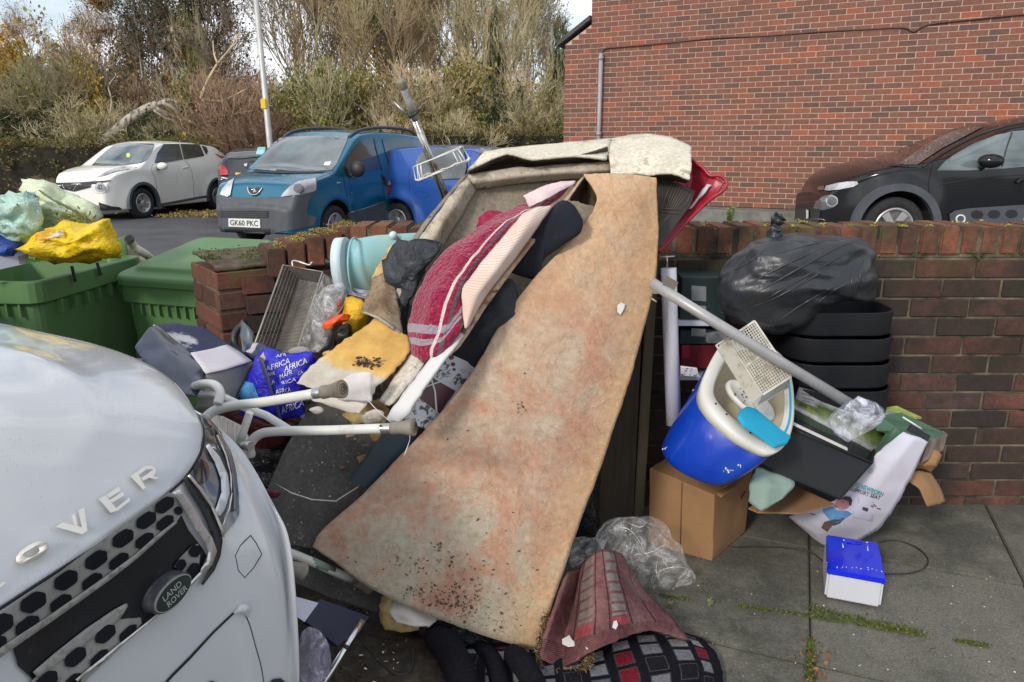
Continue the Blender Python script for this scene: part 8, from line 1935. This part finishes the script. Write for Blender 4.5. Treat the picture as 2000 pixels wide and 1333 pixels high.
bm=BM();tube(bm,[hit(bvl,x,y,.002)[0]for x,y in((1656,1048),(1684,1051),(1684,1062),(1656,1060))],.002,6,closed=True);obj('lid_moulding',bm,M_bbl,ld)
bm=BM();
for k in range(22):
    t_=rnd.random();p=hit(bvl,1612+112*t_,1104+12*t_+rnd.gauss(0,2),.0005)[0];bmesh.ops.create_icosphere(bm,subdivisions=1,radius=rnd.uniform(.0006,.002),matrix=Matrix.Translation(p))
q=obj('white_scuffs',bm,M_wtxt,ld);q['kind']='stuff'
# ---- cables
bm=BM();tube(bm,smooth_path([PH(1455,960,.2),PH(1430,1010,.08),PH(1416,1050,.01),PH(1425,1068,.005),PH(1470,1068,.005),PH(1530,1070,.005),PH(1580,1078,.005),PH(1612,1100,.005)],8),.0024,6);o=obj('black_cable',bm,K['black']);tag(o,'thin black cable running over the paving from the cardboard box','cable')
bm=BM();tube(bm,smooth_path([PH(1715,1060,.005),PH(1750,1056,.005),PH(1790,1070,.005),PH(1812,1092,.005),PH(1805,1110,.005),PH(1775,1120,.005),PH(1728,1122,.005)],8),.0024,6);o=obj('black_cable',bm,K['black']);tag(o,'black cable curling out to the right behind the blue lidded box','cable')
# ---- clear bag on the paving
M_clr=clearfilm('clear_polythene',(.86,.84,.82),.26,.1,9)
o=pillow('clear_bag',[(1172,1050),(1190,1030),(1212,1015),(1240,1010),(1265,1012),(1288,1028),(1305,1050),(1322,1075),(1345,1100),(1362,1122),(1338,1142),(1318,1150),(1295,1163),(1265,1140),(1235,1120),(1200,1090),(1180,1075)],2.2,.09,.07,M_clr,None,.035,7,6,nr=18,dens=.012);tag(o,'crumpled clear polythene bag on the paving beside the patterned rug','bag');mod(o,'SUBSURF',levels=1,render_levels=1)
bm=BM();oc=o
bpy.context.view_layer.update();bvq=bvh_of(oc);hit.dist=2.2
for P in([(1180,1040),(1215,1030),(1240,1045),(1260,1080)],[(1220,1018),(1250,1030),(1268,1015)],[(1235,1085),(1268,1080),(1300,1065),(1318,1078)],[(1275,1140),(1290,1115),(1330,1108),(1358,1122)],[(1240,1060),(1232,1090),(1245,1120)],[(1285,1090),(1282,1120),(1300,1150)],[(1300,1060),(1292,1085),(1305,1110)]):
    q=[hit(bvq,p[0],p[1],.0)[0]for p in smooth_path([(a,b,0)for a,b in P],5)];tube(bm,q,[.0004+.0012*sin(pi*k/(len(q)-1))for k in range(len(q))],5)
obj('film_creases',bm,clearfilm('crease_white',(.8,.8,.8),.55,.2,30),oc)
o=sheet('clear_sheet',[[PY(1120,1052,2.25),PY(1150,1048,2.25),PY(1185,1052,2.24)],[PY(1112,1080,2.2),PY(1145,1078,2.18),PY(1180,1072,2.2)],[PY(1115,1105,2.1),PY(1140,1098,2.1),PY(1160,1085,2.12)]],M_clr,None,.001,8,8,.012,16,3);tag(o,'thin clear film between the big carpet and the clear polythene bag','plastic film')
# ---- patterned rug, its underside folded up and its face on the ground
def f_under(m,nt,b,u,v,ob):
    n=nz(nt,8,6,.65,ob);g=nz(nt,80,3,.6,ob)
    r=ramp(nt,[(.35,(.13,.055,.055)),(.65,(.24,.12,.115))]);nt.links.new(n.outputs[0],r.inputs[0]);c=r.outputs[0]
    def band(x,a,b_):return mth(nt,'MULTIPLY',mth(nt,'GREATER_THAN',x,a),mth(nt,'LESS_THAN',x,b_))
    def line(x,pos,wd):return mth(nt,'LESS_THAN',mth(nt,'ABSOLUTE',mth(nt,'SUBTRACT',x,pos)),wd)
    fv=mth(nt,'FRACT',mth(nt,'MULTIPLY',v,11));cellv=mth(nt,'GREATER_THAN',fv,.28)
    for a,b_ in((.30,.41),(.55,.67)):
        f=mth(nt,'MULTIPLY',band(u,a,b_),mth(nt,'MULTIPLY',cellv,mth(nt,'LESS_THAN',v,.60)));c=mixc(nt,mth(nt,'MULTIPLY',f,.8),c,(.21,.20,.18))
        f=mth(nt,'MULTIPLY',band(u,a,b_),band(v,.62,.72));c=mixc(nt,mth(nt,'MULTIPLY',f,.9),c,(.30,.05,.07))
    for x in(.28,.43,.53,.69,.86):c=mixc(nt,mth(nt,'MULTIPLY',line(u,x,.006),mth(nt,'LESS_THAN',v,.74)),c,(.04,.02,.025))
    fs=mth(nt,'LESS_THAN',mth(nt,'FRACT',mth(nt,'MULTIPLY',v,42)),.38);c=mixc(nt,mth(nt,'MULTIPLY',fs,mth(nt,'GREATER_THAN',v,.74)),c,(.06,.02,.025))
    fr=mth(nt,'LESS_THAN',mth(nt,'FRACT',mth(nt,'MULTIPLY',v,120)),.35);c=mixc(nt,mth(nt,'MULTIPLY',fr,.35),c,(.1,.04,.045))
    gr=ramp(nt,[(.3,(.75,.75,.75)),(.7,(1.25,1.25,1.25))]);nt.links.new(g.outputs[0],gr.inputs[0]);c=mixc(nt,1,c,gr.outputs[0],'MULTIPLY')
    d=nz(nt,5,6,.7,ob);dr=ramp(nt,[(.5,(0,0,0)),(.7,(.6,.6,.6))]);nt.links.new(d.outputs[0],dr.inputs[0]);c=mixc(nt,dr.outputs[0],c,(.20,.16,.13))
    nt.links.new(c,b.inputs['Base Color']);b.inputs['Roughness'].default_value=.95;b.inputs['Specular IOR Level'].default_value=.1;bumpn(nt,b,g.outputs[0],.5,.003)
pr=thing('rug','black rug with grey and red squares, pinkish underside folded up, at bottom centre','rug',tuple(PH(1200,1290,0)),group='dumped carpets and rugs')
G=[[(1108,1118,.20),(1135,1108,.17),(1160,1082,.24),(1185,1074,.25),(1212,1085,.20),(1225,1105,.16)],
     [(1092,1160,.17),(1122,1162,.10),(1158,1140,.21),(1195,1130,.22),(1225,1135,.17),(1252,1150,.12)],
     [(1076,1205,.13),(1112,1212,.06),(1158,1195,.18),(1205,1185,.19),(1245,1185,.14),(1290,1190,.09)],
     [(1060,1250,.09),(1102,1262,.04),(1152,1245,.14),(1210,1225,.15),(1262,1215,.11),(1322,1222,.06)],
     [(1052,1290,.05),(1098,1305,.03),(1148,1278,.11),(1215,1245,.12),(1268,1232,.09),(1345,1252,.05)]]
sheet('woven_underside',[[PH(*p)for p in r]for r in G],uvband('rug_underside',f_under),pr,.010,8,9,.004,10,5)
bm=BM();rnd=random.Random(15)
edge=smooth_path([PH(1068,1205,.12),PH(1056,1248,.085),PH(1050,1292,.045),PH(1070,1312,.03),PH(1110,1315,.03),PH(1140,1306,.04),PH(1152,1278,.10)],20)
for p in edge:
    for k in range(9):
        d=Vector((rnd.gauss(0,1),rnd.gauss(0,1),rnd.gauss(0,.6))).normalized()*rnd.uniform(.006,.018);q=p+Vector((rnd.gauss(0,.005),rnd.gauss(0,.005),rnd.gauss(0,.005)));tube(bm,[q,q+d*.6,q+d+Vector((0,0,-.003))],[.0010,.0008,.0004],3)
obj('frayed_edge',bm,island_mat('frayed',[(.2,(.03,.02,.015)),(.5,(.16,.09,.03)),(.8,(.4,.3,.14)),(.95,(.65,.6,.5))],.95,9,.2,0)[0],pr)
def f_face(m,nt,b,u,v,ob):
    g=nz(nt,110,3,.7,ob);n=nz(nt,6,4,.6,ob)
    U=mth(nt,'MULTIPLY',u,10.5);V=mth(nt,'MULTIPLY',v,5.2)
    V=mth(nt,'ADD',V,mth(nt,'MULTIPLY',mth(nt,'FLOOR',U),.37))
    fu,fv=mth(nt,'FRACT',U),mth(nt,'FRACT',V)
    inside=mth(nt,'MULTIPLY',mth(nt,'LESS_THAN',mth(nt,'ABSOLUTE',mth(nt,'SUBTRACT',fu,.5)),.30),mth(nt,'LESS_THAN',mth(nt,'ABSOLUTE',mth(nt,'SUBTRACT',fv,.5)),.36))
    rim_=mth(nt,'MULTIPLY',mth(nt,'LESS_THAN',mth(nt,'ABSOLUTE',mth(nt,'SUBTRACT',fu,.5)),.34),mth(nt,'LESS_THAN',mth(nt,'ABSOLUTE',mth(nt,'SUBTRACT',fv,.5)),.41))
    cid=N(nt,'ShaderNodeCombineXYZ');nt.links.new(mth(nt,'FLOOR',U),cid.inputs[0]);nt.links.new(mth(nt,'FLOOR',V),cid.inputs[1])
    wn=N(nt,'ShaderNodeTexWhiteNoise',noise_dimensions='2D');nt.links.new(cid.outputs[0],wn.inputs['Vector'])
    rr_=ramp(nt,[(0,(.012,.012,.016)),(.15,(.10,.10,.12)),(.40,(.15,.15,.165)),(.62,(.20,.20,.21)),(.86,(.15,.012,.022))],'CONSTANT');nt.links.new(wn.outputs['Value'],rr_.inputs[0])
    c=mixc(nt,rim_,(.009,.009,.013),(.05,.05,.055));c=mixc(nt,inside,c,rr_.outputs[0])
    # a plain black border
    bd=mth(nt,'MULTIPLY',mth(nt,'GREATER_THAN',v,.07),mth(nt,'LESS_THAN',u,.965));c=mixc(nt,bd,(.009,.009,.013),c)
    gr=ramp(nt,[(.3,(.7,.7,.7)),(.7,(1.3,1.3,1.3))]);nt.links.new(g.outputs[0],gr.inputs[0]);c=mixc(nt,1,c,gr.outputs[0],'MULTIPLY')
    nt.links.new(c,b.inputs['Base Color']);b.inputs['Roughness'].default_value=1;b.inputs['Specular IOR Level'].default_value=.1;bumpn(nt,b,g.outputs[0],.8,.005)
M_face=uvband('rug_face',f_face)
G=[[(905,1268,.03),(985,1262,.03),(1065,1258,.03),(1150,1250,.03),(1230,1236,.03),(1320,1234,.03),(1370,1252,.015)],
     [(885,1298,.03),(980,1300,.03),(1065,1300,.03),(1150,1290,.03),(1240,1272,.03),(1340,1262,.03),(1398,1280,.015)],
     [(880,1340,.03),(980,1345,.025),(1070,1345,.025),(1160,1340,.03),(1260,1325,.03),(1360,1310,.025),(1412,1320,.012)],
     [(890,1400,.02),(990,1410,.02),(1080,1415,.02),(1180,1410,.02),(1270,1400,.02),(1360,1390,.02),(1405,1385,.012)]]
sheet('patterned_face',[[PH(*p)for p in r]for r in G],M_face,pr,.014,8,8,.007,6,7)
# rolled ridges of the same pattern at left
rl=thing('rug','rolled black mat with pale grey blocks and red tip under the big carpet at bottom','rug',tuple(PH(880,1300,0)),group='dumped carpets and rugs')
def f_roll(m,nt,b,u,v,ob):
    g=nz(nt,110,3,.7,ob);fv=mth(nt,'FRACT',mth(nt,'MULTIPLY',v,4.2));ins=mth(nt,'MULTIPLY',mth(nt,'GREATER_THAN',fv,.28),mth(nt,'LESS_THAN',mth(nt,'ABSOLUTE',mth(nt,'SUBTRACT',u,.48)),.27))
    c=mixc(nt,ins,(.010,.010,.014),(.30,.30,.32));c=mixc(nt,mth(nt,'MULTIPLY',ins,mth(nt,'LESS_THAN',v,.26)),c,(.24,.012,.02))
    gr=ramp(nt,[(.3,(.7,.7,.7)),(.7,(1.3,1.3,1.3))]);nt.links.new(g.outputs[0],gr.inputs[0]);c=mixc(nt,1,c,gr.outputs[0],'MULTIPLY');nt.links.new(c,b.inputs['Base Color']);b.inputs['Roughness'].default_value=1;b.inputs['Specular IOR Level'].default_value=.1;bumpn(nt,b,g.outputs[0],.8,.005)
M_roll=uvband('roll_face',f_roll)
def roll(P,r,m,name):
    bm=BM();uvl=bm.loops.layers.uv.new('UV');P=smooth_path(P,8);n=len(P);rings=tube(bm,P,[r*(.8+.2*min(1,k/4))for k in range(n)],24,cap=True)
    bm.faces.ensure_lookup_table()
    for i in range(n-1):
        for k in range(24):
            f=bm.faces[i*24+k]
            for l,(a,b2)in zip(f.loops,((k,i),(k+1,i),(k+1,i+1),(k,i+1))):l[uvl].uv=(((a/24*2)%2),b2/(n-1))if True else 0
    for l in[l for f in bm.faces for l in f.loops]:pass
    return obj(name,bm,m,rl)
roll([PH(848,1240,.08),PH(872,1262,.08),PH(892,1300,.07),PH(905,1340,.06),(PH(915,1400,.05))],.042,M_roll,'rolled_ridge')
roll([PH(1000,1275,.05),PH(1022,1300,.06),PH(1040,1330,.06),PH(1060,1380,.05)],.032,M_roll,'rolled_ridge')
roll([PH(935,1265,.03),PH(960,1290,.03),PH(975,1330,.03),PH(985,1380,.03)],.028,M_roll,'rolled_ridge')
# white scraps of paper on the rugs
for k,(P,lb)in enumerate((([(1198,1216),(1204,1212),(1207,1222),(1203,1230),(1196,1226)],'tiny white paper scrap on the striped part of the rug underside'),([(1098,1250),(1112,1242),(1118,1252),(1132,1262),(1110,1264),(1098,1258)],'white torn paper scrap near the frayed left end of the rug underside'),([(1144,1266),(1156,1256),(1158,1260),(1147,1270)],'thin white paper scrap in the fold of the rug underside'))):
    bm=BM();poly_slab(bm,[PH(x,y,.165 if k==0 else .085 if k==1 else .12)for x,y in P],(0,0,.002));o=obj('paper_scrap',bm,M_wtxt);tag(o,lb,'paper scrap')
